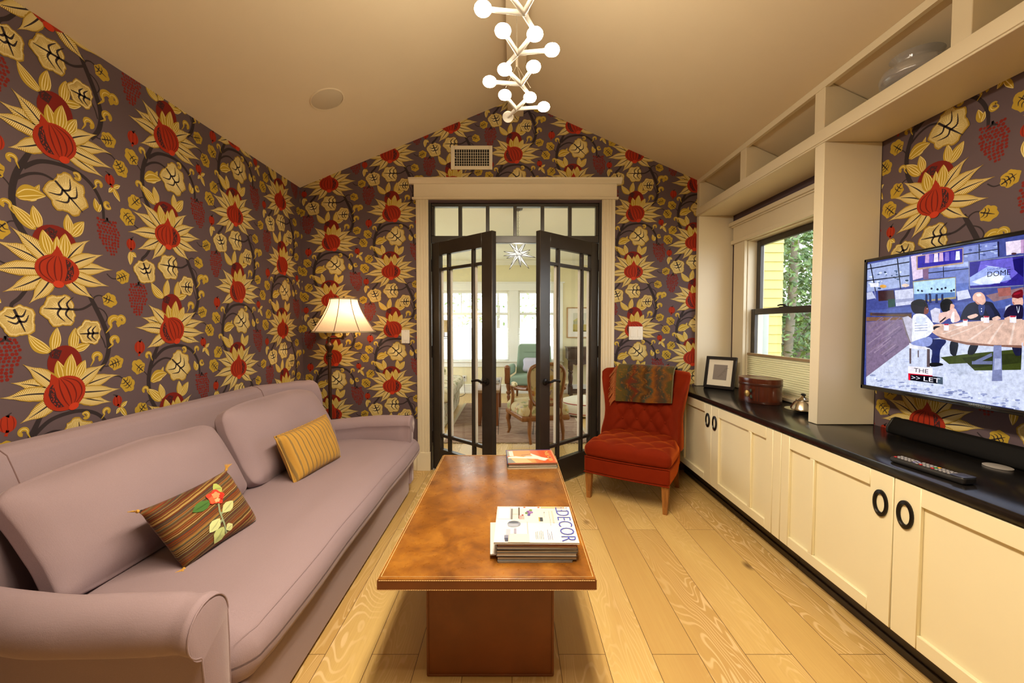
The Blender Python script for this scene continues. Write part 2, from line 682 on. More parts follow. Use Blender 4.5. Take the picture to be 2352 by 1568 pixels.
M['leg_wood'] = wood('gilded_walnut', (0.20, 0.070, 0.016), (0.44, 0.19, 0.045), 1.5, 0.35)
M['chair_wood'] = wood('warm_beech', (0.15, 0.055, 0.014), (0.28, 0.115, 0.032), 1.2, 0.35)
M['dark_oak'] = wood('dark_oak', (0.035, 0.018, 0.010), (0.085, 0.045, 0.025), 1.2, 0.4)
M['mahogany'] = wood('mahogany', (0.13, 0.040, 0.012), (0.26, 0.095, 0.030), 1.2, 0.3)
M['table_oak'] = wood('weathered_oak', (0.20, 0.11, 0.05), (0.36, 0.22, 0.11), 1.0, 0.45)
M['box_red'] = wood('red_lacquer', (0.055, 0.010, 0.004), (0.115, 0.022, 0.006), 1.0, 0.22, coat=0.3)
M['box_band'] = simple('dark_lacquer_band', (0.050, 0.014, 0.008), 0.25, vary=0.3)
M['pale_oak'] = wood('pale_oak_frame', (0.40, 0.21, 0.07), (0.55, 0.32, 0.12), 1.0, 0.4)
# ------------------------------------------------------------------ wallpaper: one printed repeat, laid over each wall
PAPER = (0.108, 0.074, 0.085)
OCHRE, CREAM_INK, OLIVE = (0.36, 0.225, 0.024), (0.72, 0.595, 0.28), (0.43, 0.285, 0.028)
STEM_INK, RED_INK, DEEP_RED, RIB_RED = (0.028, 0.019, 0.022), (0.335, 0.024, 0.005), (0.175, 0.010, 0.005), (0.125, 0.007, 0.003)
GRAPE_INK, SEED_INK, PALE_LINE = (0.185, 0.011, 0.006), (0.045, 0.012, 0.014), (0.74, 0.62, 0.28)
UNIT = 0.00047
random.seed(11)
INK = []      # (layer, colour, polygon)


def ink(layer, c, pts):
    INK.append((layer, c, [(p[0], p[1]) for p in pts]))


def ell(layer, c, cx, cy, rx, ry, rot=0.0, n=22):
    ca, sa = math.cos(rot), math.sin(rot)
    ink(layer, c, [(cx + rx * math.cos(t) * ca - ry * math.sin(t) * sa, cy + rx * math.cos(t) * sa + ry * math.sin(t) * ca)
                   for t in [2 * PI * i / n for i in range(n)]])


def stroke(layer, c, pts, w, n=5):
    """curved brush stroke with a width list"""
    P = spline([(p[0], p[1], 0) for p in pts], n)
    m = len(P) - 1
    W = [w, w] if not isinstance(w, (list, tuple)) else w
    L, R = [], []
    for i, p in enumerate(P):
        d = P[min(i + 1, m)] - P[max(i - 1, 0)]
        d = d.normalized() if d.length > 1e-9 else Vector((1, 0, 0))
        t = i / m * (len(W) - 1)
        k = min(int(t), len(W) - 2)
        ww = (W[k] + (W[k + 1] - W[k]) * (t - k)) / 2
        L.append((p.x - d.y * ww, p.y + d.x * ww))
        R.append((p.x + d.y * ww, p.y - d.x * ww))
    for i in range(m):
        ink(layer, c, [L[i], L[i + 1], R[i + 1], R[i]])


def petal(layer, bx, by, tx, ty, w, bend=0.0, curl=0.0):
    """long feathered petal: ochre rim, cream barbs, dark midrib"""
    b, t = Vector((bx, by)), Vector((tx, ty))
    d = t - b
    ln = d.length
    d.normalize()
    s = Vector((-d.y, d.x))

    def ax(u):
        return b + d * (ln * u) + s * (bend * ln * math.sin(PI * u) + curl * max(0, u - 0.85) * ln)

    def wd(u):
        return 1.13 * w * 0.5 * (0.55 + 0.45 * math.sin(PI * min(1, u * 1.15 + 0.08))) * (1 - sstep(0.50, 1.02, u) ** 1.3 * 0.98)
    N = 18
    up, dn = [], []
    for i in range(N + 1):
        u = i / N
        rip = 1 + 0.035 * math.sin(u * 40)
        up.append(ax(u) + s * wd(u) * rip)
        dn.append(ax(u) - s * wd(u) * rip)
    for i in range(N):
        ink(layer, OCHRE, [up[i], up[i + 1], dn[i + 1], dn[i]])
    nb = max(14, int(ln / 13))
    for i in range(nb):
        u0 = 0.02 + 0.90 * i / nb
        st = 0.90 / nb
        for sg in (-1, 1):
            ww = wd(min(1, u0 + 0.05))
            a0, a1 = ax(u0), ax(u0 + st * 0.74)
            f = 0.05
            e0, e1 = ax(min(1, u0 + f)), ax(min(1, u0 + f + st * 0.5))
            ink(layer + 1, CREAM_INK, [a0 + s * sg * ww * 0.06, a1 + s * sg * ww * 0.06, e1 + s * sg * ww * 0.84,
                                       e0 + s * sg * ww * 0.84])
    stroke(layer + 2, STEM_INK, [ax(0.0), ax(0.3), ax(0.55), ax(0.80)], [12, 13, 10, 3])


def round_leaf(layer, cx, cy, R, stem, tip, lobes=7, seed=0):
    """scalloped cream leaf with a dark vein tree running from the stem side to the tip"""
    rnd = random.Random(seed)
    a0 = math.atan2(stem[1] - cy, stem[0] - cx)
    n = 56
    pts, inn = [], []
    for i in range(n):
        t = 2 * PI * i / n
        r = R * (1 + 0.085 * math.cos(lobes * (t - a0)) + 0.02 * math.cos(19 * t))
        g = math.cos((t - a0))
        if g > 0.93:
            r *= 1 - 0.30 * (g - 0.93) / 0.07
        ta = math.cos(t - math.atan2(tip[1] - cy, tip[0] - cx))
        r *= 1 + 0.10 * max(0, ta) ** 6
        pts.append((cx + r * math.cos(t), cy + r * math.sin(t)))
    for i in range(n):
        ink(layer, OCHRE, [(cx, cy), pts[i], pts[(i + 1) % n]])
    c = Vector((cx, cy))
    inner = [tuple(c + (Vector(p) - c) * 0.80) for p in pts]
    for i in range(n):
        ink(layer + 1, CREAM_INK, [(cx, cy), inner[i], inner[(i + 1) % n]])
    for i in range(n):
        for k in (0, 0.5):
            p = Vector(pts[i]) * (1 - k) + Vector(pts[(i + 1) % n]) * k
            d = p - c
            s = Vector((-d.y, d.x)).normalized()
            ink(layer + 1, CREAM_INK, [c + d * 0.79 + s * 3.0, c + d * 0.93 + s * 2.0, c + d * 0.93 - s * 2.0, c + d * 0.79 - s * 3.0])
            i0 = 0.34 if (i + int(2 * k)) % 2 else 0.52
            ink(layer + 2, OCHRE, [c + d * i0 + s * 0.6, c + d * 0.82 + s * 1.7, c + d * 0.82 - s * 1.7, c + d * i0 - s * 0.6])
    b, t = Vector((stem[0], stem[1])), Vector((tip[0], tip[1]))
    d = t - b
    s = Vector((-d.y, d.x))
    stroke(layer + 3, STEM_INK, [b, b + d * 0.5, t], [19, 18, 5])
    for u, ln, sg in ((0.26, 0.40, 1), (0.30, 0.40, -1), (0.50, 0.40, 1), (0.54, 0.40, -1)):
        o = b + d * u
        stroke(layer + 3, STEM_INK, [o, o + s * sg * ln * 0.45 + d * 0.07, o + s * sg * ln - d * 0.14], [17, 16, 4], 4)


def small_leaf(layer, cx, cy, R, stem, n_v=3, seed=0, ang=None):
    rnd = random.Random(seed)
    a0 = math.atan2(stem[1] - cy, stem[0] - cx) if ang is None else ang
    n = 30
    P = []
    for i in range(n):
        t = 2 * PI * i / n
        r = R * (1 + 0.08 * math.cos(6 * (t - a0)) + 0.03 * math.sin(11 * t))
        r *= 1 + 0.16 * max(0, math.cos(t - a0 - PI)) ** 3
        P.append((cx + r * math.cos(t), cy + r * math.sin(t)))
    ink(layer, OLIVE, P)
    d = Vector((-math.cos(a0), -math.sin(a0)))
    s = Vector((-d.y, d.x))
    b = Vector((cx, cy)) - d * R * 0.95
    stroke(layer + 1, STEM_INK, [b, b + d * R, b + d * R * 1.75], [11, 10, 3])
    for k in range(n_v):
        u = 0.45 + 0.42 * k
        for sg in (-1, 1):
            o = b + d * R * u
            stroke(layer + 1, STEM_INK, [o, o + s * sg * R * 0.32 + d * R * 0.08, o + s * sg * R * 0.62 - d * R * 0.18], [8, 8, 3], 3)


def lobe(layer, base, tip, w, c=OLIVE, side=0.0, lines=2):
    """pointed olive leaf with pale inner lines"""
    b, t = Vector(base), Vector(tip)
    d = t - b
    s = Vector((-d.y, d.x)).normalized()
    ln = d.length

    def pt(u, k):
        return b + d * u + s * (side * ln * math.sin(PI * u) + k * w * 0.5 * math.sin(PI * u ** 0.8) ** 0.8)
    N = 12
    ink(layer, c, [pt(i / N, 1) for i in range(N + 1)] + [pt(i / N, -1) for i in range(N - 1, 0, -1)])
    for q in ([0.0] if lines == 1 else [-0.45, 0.0, 0.45] if lines == 3 else [-0.4, 0.4]):
        stroke(layer + 1, PALE_LINE, [pt(0.08, q), pt(0.35, q), pt(0.65, q), pt(0.92, q)], [5, 7, 6, 2], 3)
    stroke(layer + 1, PALE_LINE, [pt(0.1, 0.9), pt(0.5, 0.92), pt(0.97, 0.5)], [3, 6, 4], 3)


def bud(layer, cx, cy, rx, ry, stem, foot):
    ell(layer, RED_INK, cx, cy, rx, ry)
    for k in (-0.55, 0.0, 0.55):
        stroke(layer + 1, RIB_RED, [(cx + k * rx, cy - ry * 0.8), (cx + k * rx * 1.3, cy), (cx + k * rx, cy + ry * 0.8)], [3, 5, 3], 3)
    stroke(layer, RED_INK, [(cx, cy + ry * 0.7), ((cx + foot[0]) / 2, (cy + foot[1]) / 2 + ry * 0.4), foot], [22, 20, 24], 3)
    stroke(layer, STEM_INK, [stem, ((stem[0] + cx) / 2, (stem[1] + cy - ry) / 2), (cx, cy - ry * 0.8)], [6, 9, 30], 3)


def curl(layer, cx, cy, r, a=0.0, sg=1, tail=1.3):
    P = []
    for i in range(9):
        t = a + sg * i / 8 * 1.6 * PI
        rr = r * (1 - 0.55 * i / 8)
        P.append((cx + rr * math.cos(t), cy + rr * math.sin(t)))
    P.insert(0, (cx + r * math.cos(a) - sg * -r * tail * math.sin(a) * -1, cy + r * math.sin(a) - sg * r * tail * math.cos(a)))
    stroke(layer, OLIVE, P, [5, r * 0.95, r * 0.85, r * 0.75], 3)
    stroke(layer + 1, PALE_LINE, P[1:7], [2, 5, 3], 3)


def grape(layer, cx, cy, w, h, lean=0.0, seed=0):
    rnd = random.Random(seed)
    step = 30
    row = 0
    y = -h * 0.5
    while y < h * 0.5:
        f = (y + h * 0.5) / h
        half = w * 0.5 * (0.80 + 0.35 * f if f < 0.3 else 0.92 * (1 - ((f - 0.3) / 0.74) ** 1.7) + 0.04)
        x = -half + (row % 2) * step * 0.5
        while x <= half:
            r = rnd.uniform(11.0, 14.6)
            ell(layer + (row % 2), GRAPE_INK, cx + x + lean * y + rnd.uniform(-4, 4), cy + y + rnd.uniform(-4, 4), r, r, n=9)
            x += step
        y += step * 0.93
        row += 1
    top = (cx - lean * h * 0.5, cy - h * 0.5)
    stroke(layer + 2, STEM_INK, [(top[0], top[1] - 30), (top[0] - 8, top[1]), (top[0] - 40, top[1] + 18)], [16, 20, 6], 3)
    stroke(layer + 2, STEM_INK, [(top[0], top[1] - 30), (top[0] + 10, top[1]), (top[0] + 40, top[1] + 16)], [16, 20, 6], 3)


def pomegranate(layer, cx, cy, rx, ry, rot, seeds, stub_top, stub_bot):
    def P(x, y):
        return (cx + x * math.cos(rot) - y * math.sin(rot), cy + x * math.sin(rot) + y * math.cos(rot))
    ink(layer, RED_INK, [P(stub_top[0] - 48, stub_top[1] + 85), P(stub_top[0] - 20, stub_top[1] + 35), P(stub_top[0] - 4, stub_top[1]),
                         P(stub_top[0] + 12, stub_top[1] + 25), P(stub_top[0] + 44, stub_top[1] + 80)])
    ell(layer + 1, RED_INK, cx, cy, rx, ry, rot, 30)
    n = 6
    for k in range(n):
        x = -0.80 + 1.6 * k / (n - 1)
        if seeds * x > 0.35:
            continue
        stroke(layer + 2, RIB_RED, [P(x * rx * 0.25, -ry * 0.90), P(x * rx * 0.85, -ry * 0.45), P(x * rx, 0), P(x * rx * 0.85, ry * 0.45),
                                    P(x * rx * 0.25, ry * 0.88)], [3, 9, 12, 9, 3], 5)
    sx = seeds
    ink(layer + 3, SEED_INK, [P(sx * 0.36 * rx, -ry * 0.78), P(sx * 0.55 * rx, -ry * 0.66), P(sx * 0.72 * rx, -ry * 0.30), P(sx * 0.73 * rx, ry * 0.12),
                              P(sx * 0.60 * rx, ry * 0.58), P(sx * 0.28 * rx, ry * 0.72), P(sx * 0.36 * rx, ry * 0.40), P(sx * 0.42 * rx, 0),
                              P(sx * 0.38 * rx, -ry * 0.40)])
    for k in range(26):
        a = k / 25 * 1.3 - 0.65
        x = 0.57 - 0.30 * a * a + random.uniform(-0.10, 0.10)
        p = P(sx * x * rx, a * ry)
        ell(layer + 4, RED_INK, p[0], p[1], 5, 6, n=6)
    q = P(*stub_bot)
    ell(layer + 4, (0.50, 0.038, 0.010), q[0], q[1], 44, 30, rot, 14)


def back_fruit(layer, cx, cy, rx, ry, sx):
    ell(layer, DEEP_RED, cx, cy, rx, ry, 0, 26)
    ink(layer + 1, SEED_INK, [(cx + sx - 62, cy - ry * 0.62), (cx + sx - 20, cy - ry * 0.84), (cx + sx + 40, cy - ry * 0.72), (cx + sx + 10, cy - ry * 0.25),
                              (cx + sx - 50, cy - ry * 0.35)])
    for k in range(16):
        ell(layer + 2, DEEP_RED, cx + sx + random.uniform(-45, 22), cy - ry * random.uniform(0.38, 0.72), 5, 5, n=6)


def flower_open(ox, oy):
    """upright pomegranate flower, seeds on the right"""
    def o(*p):
        return [(ox + x, oy + y) for x, y in p]
    lobe(3, (ox - 150, oy - 300), (ox - 310, oy - 455), 100, lines=3)
    lobe(5, (ox - 125, oy - 315), (ox - 165, oy - 490), 88, lines=3)
    lobe(3, (ox + 120, oy - 305), (ox + 235, oy - 460), 100, lines=3)
    lobe(5, (ox + 105, oy - 315), (ox + 95, oy - 490), 84, lines=3)
    back_fruit(7, ox - 8, oy - 215, 172, 155, -20)
    T = [(-325, -285, 112, .06), (-428, -158, 112, .08), (-488, 62, 108, .05), (-390, 218, 108, -.05), (-222, 298, 105, -.06),
         (272, -312, 108, -.06), (398, -192, 108, -.05), (486, -62, 104, -.04), (445, 98, 104, .05), (294, 224, 110, .06)]
    for i, (x, y, w, b) in enumerate(T):
        petal(10 if i % 2 else 13, ox + x * .16, oy + y * .16, ox + x, oy + y, w, b * .6, 0.25 * (1 if i in (5,) else 0))
    lobe(17, (ox - 60, oy - 110), (ox - 105, oy - 312), 108, lines=3)
    lobe(17, (ox + 55, oy - 110), (ox + 68, oy - 318), 112, lines=3)
    lobe(19, (ox - 8, oy - 110), (ox + 2, oy - 282), 66, lines=2)
    pomegranate(21, ox, oy, 174, 126, 0.0, 1, (4, -205), (0, 122))


def flower_side(ox, oy):
    """tilted pomegranate flower, seeds on the left"""
    lobe(3, (ox - 95, oy - 355), (ox - 255, oy - 508), 96, lines=3, side=-0.10)
    lobe(5, (ox - 75, oy - 360), (ox - 40, oy - 565), 92, lines=3)
    lobe(3, (ox + 85, oy - 365), (ox + 228, oy - 412), 72, lines=2)
    lobe(5, (ox + 75, oy - 360), (ox + 105, oy - 562), 92, lines=3)
    back_fruit(7, ox + 12, oy - 255, 140, 155, -62)
    T = [(-302, -275, 118, .05), (-385, -138, 116, .08), (-460, -22, 108, .08), (-335, 185, 112, -.04),
         (360, -218, 122, -.05), (498, -112, 108, -.04), (504, 36, 108, .03), (410, 150, 108, .05)]
    for i, (x, y, w, b) in enumerate(T):
        petal(10 if i % 2 else 13, ox + x * .14, oy + y * .14, ox + x, oy + y, w, b * .6, 0.22 * (1 if i in (2, 5) else 0))
    lobe(17, (ox - 20, oy - 110), (ox - 52, oy - 285), 92, lines=2)
    lobe(17, (ox + 95, oy - 110), (ox + 178, oy - 272), 92, lines=3)
    lobe(19, (ox + 30, oy - 100), (ox + 62, oy - 335), 112, lines=3)
    pomegranate(21, ox, oy, 172, 146, -0.32, -1, (-40, -205), (22, 138))


RX, RY = 0, 0
LX, LY = 20, 1050
flower_open(RX, RY)
flower_side(LX, LY)


def r_(x, y):
    return (RX + x, RY + y)


def l_(x, y):
    return (LX + x, LY + y)


# below the open flower
stroke(0, STEM_INK, [r_(-235, 190), r_(-285, 260), r_(-335, 310), r_(-335, 365)], [26, 30, 26, 20])
round_leaf(13, *r_(-305, 425), 128, r_(-325, 345), r_(-255, 520), 5, 1)
stroke(0, STEM_INK, [r_(-360, 500), r_(-370, 560)], [12, 18])
grape(1, *r_(-395, 745), 220, 330, -0.06, 1)
round_leaf(13, *r_(10, 345), 138, r_(150, 330), r_(-120, 330), 6, 2)
stroke(0, STEM_INK, [r_(120, 335), r_(200, 320), r_(285, 268)], [16, 20, 22])
stroke(1, STEM_INK, [r_(255, 190), r_(305, 290), r_(375, 440), r_(418, 570), r_(424, 680), r_(395, 790), r_(325, 890)], [34, 44, 46, 46, 46, 44, 34])
stroke(0, STEM_INK, [r_(285, 275), r_(300, 215), r_(350, 190), r_(400, 205)], [14, 14, 12, 10])
stroke(0, STEM_INK, [r_(320, 300), r_(385, 330), r_(420, 390), r_(400, 440)], [10, 12, 12, 8])
small_leaf(3, *r_(446, 228), 66, r_(385, 205), 2, 3)
round_leaf(13, *r_(256, 530), 112, r_(330, 540), r_(160, 545), 6, 3)
stroke(0, STEM_INK, [r_(330, 540), r_(370, 600), r_(395, 680)], [12, 12, 12])
curl(5, *r_(500, 440), 62, 2.4, 1)
curl(7, *r_(560, 420), 44, 3.4, 1)
curl(5, *r_(492, 615), 46, 2.2, 1)
curl(5, *r_(315, 765), 46, 2.6, 1)
small_leaf(3, *r_(488, 830), 68, r_(425, 850), 3, 4)
stroke(0, STEM_INK, [r_(360, 850), r_(400, 855), r_(440, 845)], [12, 11, 9])
small_leaf(3, *r_(588, -8), 66, r_(540, 15), 3, 5)
stroke(0, STEM_INK, [r_(430, -20), r_(480, 18), r_(545, 14)], [10, 11, 10])
bud(5, *r_(-455, 180), 50, 56, r_(-425, 100), r_(-462, 245))
lobe(3, r_(-460, 250), r_(-470, 390), 62)
lobe(5, r_(-450, 260), r_(-400, 300), 46, lines=1)
# below the tilted flower
stroke(1, STEM_INK, [l_(-190, 160), l_(-235, 250), l_(-290, 370), l_(-320, 500), l_(-318, 630), l_(-285, 760), l_(-200, 900), l_(-150, 980)],
       [34, 44, 48, 48, 48, 46, 42, 34])
stroke(0, STEM_INK, [l_(-240, 300), l_(-130, 212), l_(0, 178), l_(140, 180), l_(270, 235), l_(355, 335), l_(395, 450), l_(398, 560)],
       [34, 34, 32, 32, 32, 32, 30, 24])
stroke(0, STEM_INK, [l_(-285, 400), l_(-200, 335), l_(-100, 305), l_(0, 330)], [24, 22, 20, 16])
stroke(0, STEM_INK, [l_(-310, 640), l_(-250, 640), l_(-240, 690), l_(-268, 722)], [10, 13, 13, 10])
round_leaf(13, *l_(72, 405), 170, l_(-15, 325), l_(205, 530), 7, 4)
grape(1, *l_(455, 715), 230, 330, 0.14, 2)
lobe(3, l_(-300, 530), l_(-130, 395), 88, side=0.22)
lobe(5, l_(-300, 540), l_(-85, 475), 120, side=-0.12)
curl(5, *l_(-318, 262), 36, 0.4, -1)
curl(5, *l_(165, 232), 34, 3.9, 1)
curl(5, *l_(365, 232), 36, 2.4, 1)
curl(5, *l_(440, 398), 36, 0.6, 1)
lobe(5, l_(345, 490), l_(318, 370), 60, lines=1)
lobe(7, l_(345, 490), l_(372, 410), 44, lines=1)
small_leaf(3, *l_(-435, 372), 72, l_(-385, 420), 2, 6)
stroke(0, STEM_INK, [l_(-390, 410), l_(-345, 455), l_(-325, 500)], [10, 11, 10])
small_leaf(3, *l_(-418, 815), 72, l_(-375, 770), 2, 7)
stroke(0, STEM_INK, [l_(-390, 790), l_(-345, 745), l_(-300, 735)], [10, 11, 10])
small_leaf(3, *l_(-500, 990), 80, l_(-440, 1050), 3, 8)
stroke(0, STEM_INK, [l_(-455, 1035), l_(-380, 1072), l_(-280, 1070)], [11, 12, 10])
small_leaf(3, *l_(585, 0), 74, l_(545, -50), 3, 9)
stroke(0, STEM_INK, [l_(430, -95), l_(500, -85), l_(550, -45)], [10, 12, 11])
bud(5, *l_(-415, 170), 60, 66, l_(-385, 90), l_(-430, 260))
bud(5, *l_(472, 150), 48, 52, l_(430, 85), l_(500, 215))
lobe(3, l_(500, 215), l_(570, 330), 50, lines=1)
lobe(5, l_(505, 215), l_(575, 170), 42, lines=1)
lobe(7, l_(500, 220), l_(455, 275), 40, lines=1)
curl(5, *l_(-370, 620), 36, 0.6, -1)

# triangulate the repeat once
_tri, _lay, _colr = [], [], []
for lay, c, pts in INK:
    if len(pts) == 3:
        ts = [(0, 1, 2)]
    elif len(pts) == 4:
        ts = [(0, 1, 2), (0, 2, 3)]
    else:
        ts = geometry.tessellate_polygon([[Vector((p[0], p[1], 0)) for p in pts]])
    for t in ts:
        _tri.append([(pts[i][0] * UNIT, -pts[i][1] * UNIT) for i in t])
        _lay.append(lay)
        _colr.append(c)
TRI = np.array(_tri, dtype=np.float64)
LAY = np.array(_lay)
PCOL = np.array([c + (1.0,) for c in _colr], dtype=np.float32)


def clip_poly(poly, planes):
    for (a, b, c) in planes:
        out = []
        n = len(poly)
        for i in range(n):
            p, q = poly[i], poly[(i + 1) % n]
            dp, dq = a * p[0] + b * p[1] + c, a * q[0] + b * q[1] + c
            if dp >= 0:
                out.append(p)
            if (dp > 0 > dq) or (dp < 0 < dq):
                t = dp / (dp - dq)
                out.append((p[0] + (q[0] - p[0]) * t, p[1] + (q[1] - p[1]) * t))
        poly = out
        if len(poly) < 3:
            return []
    return poly


def paper(mb, region, anchor, colstep, to3d):
    """prints the repeat inside a convex region (counter-clockwise u,v points); anchor: centre of one open flower"""
    planes = []
    for i in range(len(region)):
        (x0, y0), (x1, y1) = region[i], region[(i + 1) % len(region)]
        planes.append((-(y1 - y0), (x1 - x0), (y1 - y0) * x0 - (x1 - x0) * y0))
    us, vs = [p[0] for p in region], [p[1] for p in region]
    for i in range(-14, 15):
        for j in range(-9, 10):
            ox, oy = anchor[0] + i * colstep[0], anchor[1] + i * colstep[1] + j * colstep[2]
            if ox < min(us) - 0.45 or ox > max(us) + 0.45 or oy < min(vs) - 0.4 or oy > max(vs) + 1.15:
                continue
            T = TRI + np.array([ox, oy])
            ins = np.ones(len(T), bool)
            outm = np.zeros(len(T), bool)
            for a, b, c in planes:
                d = T[:, :, 0] * a + T[:, :, 1] * b + c
                ins &= (d >= 0).all(axis=1)
                outm |= (d < 0).all(axis=1)
            for k in np.nonzero(~outm)[0]:
                poly = [tuple(p) for p in T[k]]
                if not ins[k]:
                    poly = clip_poly(poly, planes)
                    if not poly:
                        continue
                off = 0.00012 * (1 + int(LAY[k]))
                mb.col = tuple(PCOL[k])
                mb.poly([to3d(p[0], p[1], off) for p in poly])
    mb.col = PAPER + (1,)


# ------------------------------------------------------------------ the room
XL, XR, YB, YF = -1.803, 1.87, 3.60, -1.30
APX, APZ = 0.0265, 3.169
ZL, ZR = 2.427, APZ - 0.4395 * (1.87 - APX)


def ceil_z(x):
    return APZ - 0.4056 * (APX - x) if x < APX else APZ - 0.4395 * (x - APX)


struct('floor', MB().box(-3.2, 3.2, YF - 0.1, 8.0, -0.12, 0.0), M['floor'])
cb = MB()
cb.prism([(XL - 0.12, ceil_z(XL - 0.12)), (APX, APZ), (APX, APZ + 0.12), (XL - 0.12, ceil_z(XL - 0.12) + 0.12)], YF - 0.1, YB + 0.12, 'y')
cb.prism([(APX, APZ), (2.0, ceil_z(2.0)), (2.0, ceil_z(2.0) + 0.12), (APX, APZ + 0.12)], YF - 0.1, YB + 0.12, 'y')
struct('ceiling', cb, M['ceiling'])
struct('trim_1', MB().box(-0.035, 0.096, YF, YB - 0.001, 3.019, 3.15), M['ceiling'], bevel=0.003)['label'] = 'beige ridge beam along the ceiling peak'

DX0, DX1, DZ = -0.712, 0.764, 2.302       # the double door opening
PC = PAPER + (1,)
# back wall (three slabs around the opening) with its paper
w = MB()
w.col = PC
w.prism([(XL - 0.12, 0), (DX0, 0), (DX0, ceil_z(DX0)), (XL - 0.12, ceil_z(XL - 0.12))], YB, YB + 0.12, 'y')
w.prism([(DX1, 0), (2.0, 0), (2.0, ceil_z(2.0)), (DX1, ceil_z(DX1))], YB, YB + 0.12, 'y')
w.prism([(DX0, DZ), (DX1, DZ), (DX1, ceil_z(DX1)), (APX, APZ), (DX0, ceil_z(DX0))], YB, YB + 0.12, 'y')
bk = (0.519, 0.246, 0.985)
tb = lambda u, v, o: (u, YB - o, v)
paper(w, [(XL, 0.45), (-0.79, 0.45), (-0.79, ceil_z(-0.79)), (XL, ZL)], (-1.555, 2.456), bk, tb)
paper(w, [(-0.79, 2.48), (0.86, 2.48), (0.86, ceil_z(0.86)), (APX, APZ), (-0.79, ceil_z(-0.79))], (-1.555, 2.456), bk, tb)
paper(w, [(0.86, 0.6), (1.62, 0.6), (1.62, ceil_z(1.62)), (0.86, ceil_z(0.86))], (-1.555, 2.456), bk, tb)
struct('wall_back', w, M['ink'], colors=True, smooth=False)
# left wall
w = MB()
w.col = PC
w.box(XL - 0.12, XL, YF, YB, 0, ZL)
paper(w, [(0.9, 0.55), (YB, 0.55), (YB, ZL), (0.9, ZL)], (2.207, 1.722), (0.54, 0.248, 0.996), lambda u, v, o: (XL + o, u, v))
struct('wall_left', w, M['ink'], colors=True, smooth=False)
# right wall with a window opening
WY0, WY1, WZ0, WZ1 = 2.45, 3.345, 0.765, 1.935
w = MB()
w.col = PC
w.box(XR, 2.0, YF, WY0, 0, ZR).box(XR, 2.0, WY1, YB + 0.12, 0, ZR).box(XR, 2.0, WY0, WY1, 0, WZ0).box(XR, 2.0, WY0, WY1, WZ1, ZR)
paper(w, [(-2.14, 0.743), (-0.83, 0.743), (-0.83, 2.18), (-2.14, 2.18)], (-1.868, 1.800), (0.54, 0.248, 0.985), lambda u, v, o: (XR - o, -u, v))
struct('wall_right', w, M['ink'], colors=True, smooth=False)
struct('wall_front', MB().prism([(XL - 0.12, 0), (2.0, 0), (2.0, ceil_z(2.0)), (APX, APZ), (XL - 0.12, ceil_z(XL - 0.12))], YF - 0.12, YF, 'y'),
       M['plaster'])

# casing of the double door with its stepped head
t = MB()
for sx, xa in ((-1, DX0), (1, DX1)):
    a, b = (xa - 0.104, xa) if sx < 0 else (xa, xa + 0.112)
    t.box(a, b, YB - 0.018, YB, 0, 2.335)
    for k in (0.012, 0.034, 0.062, 0.084):
        t.box(a + k, a + k + 0.012, YB - 0.024, YB - 0.017, 0, 2.335)
    t.box(a - 0.006, b + 0.006, YB - 0.028, YB, 0, 0.16)
t.box(-0.845, 0.900, YB - 0.034, YB, 2.322, 2.340)
t.box(-0.832, 0.888, YB - 0.022, YB, 2.340, 2.452)
t.prism([(YB, 2.452), (YB - 0.024, 2.452), (YB - 0.030, 2.462), (YB - 0.050, 2.478), (YB - 0.055, 2.482), (YB - 0.055, 2.497), (YB, 2.497)], -0.872, 0.926, 'x')
struct('trim_2', t, M['cream'], bevel=0.0015, bseg=1)['label'] = 'cream fluted casing with stepped head around the double doors'
j = MB()
j.box(DX0 - 0.002, DX0 + 0.02, YB, YB + 0.12, 0, DZ).box(DX1 - 0.02, DX1 + 0.002, YB, YB + 0.12, 0, DZ)
struct('trim_3', j, M['black_wood'])['label'] = 'dark jambs of the double doors'
struct('baseboard_back', MB().box(XL, DX0 - 0.105, YB - 0.018, YB, 0, 0.13).box(DX1 + 0.113, 1.45, YB - 0.018, YB, 0, 0.13), M['cream'], bevel=0.003)
struct('baseboard_left', MB().box(XL, XL + 0.018, YF, YB, 0, 0.13), M['cream'], bevel=0.003)

# transom with six panes
t = MB()
t.box(DX0 + 0.02, DX1 - 0.02, YB + 0.02, YB + 0.075, 1.966, 2.026)
t.box(DX0 + 0.02, DX1 - 0.02, YB + 0.02, YB + 0.075, 2.275, DZ)
t.box(DX0 + 0.02, DX0 + 0.045, YB + 0.02, YB + 0.075, 2.0262, 2.2748).box(DX1 - 0.045, DX1 - 0.02, YB + 0.02, YB + 0.075, 2.0262, 2.2748)
for k in range(1, 6):
    x = DX0 + 0.03 + (DX1 - DX0 - 0.06) * k / 6
    t.box(x - 0.015, x + 0.015, YB + 0.022, YB + 0.073, 2.02, 2.28)
tr = struct('window_4', t, M['black_wood'], bevel=0.003, bseg=1)
tr['label'] = 'dark six-pane transom window above the double doors'
build('glass', MB().box(DX0 + 0.04, DX1 - 0.04, YB + 0.046, YB + 0.050, 2.02, 2.28), M['glass'], tr)


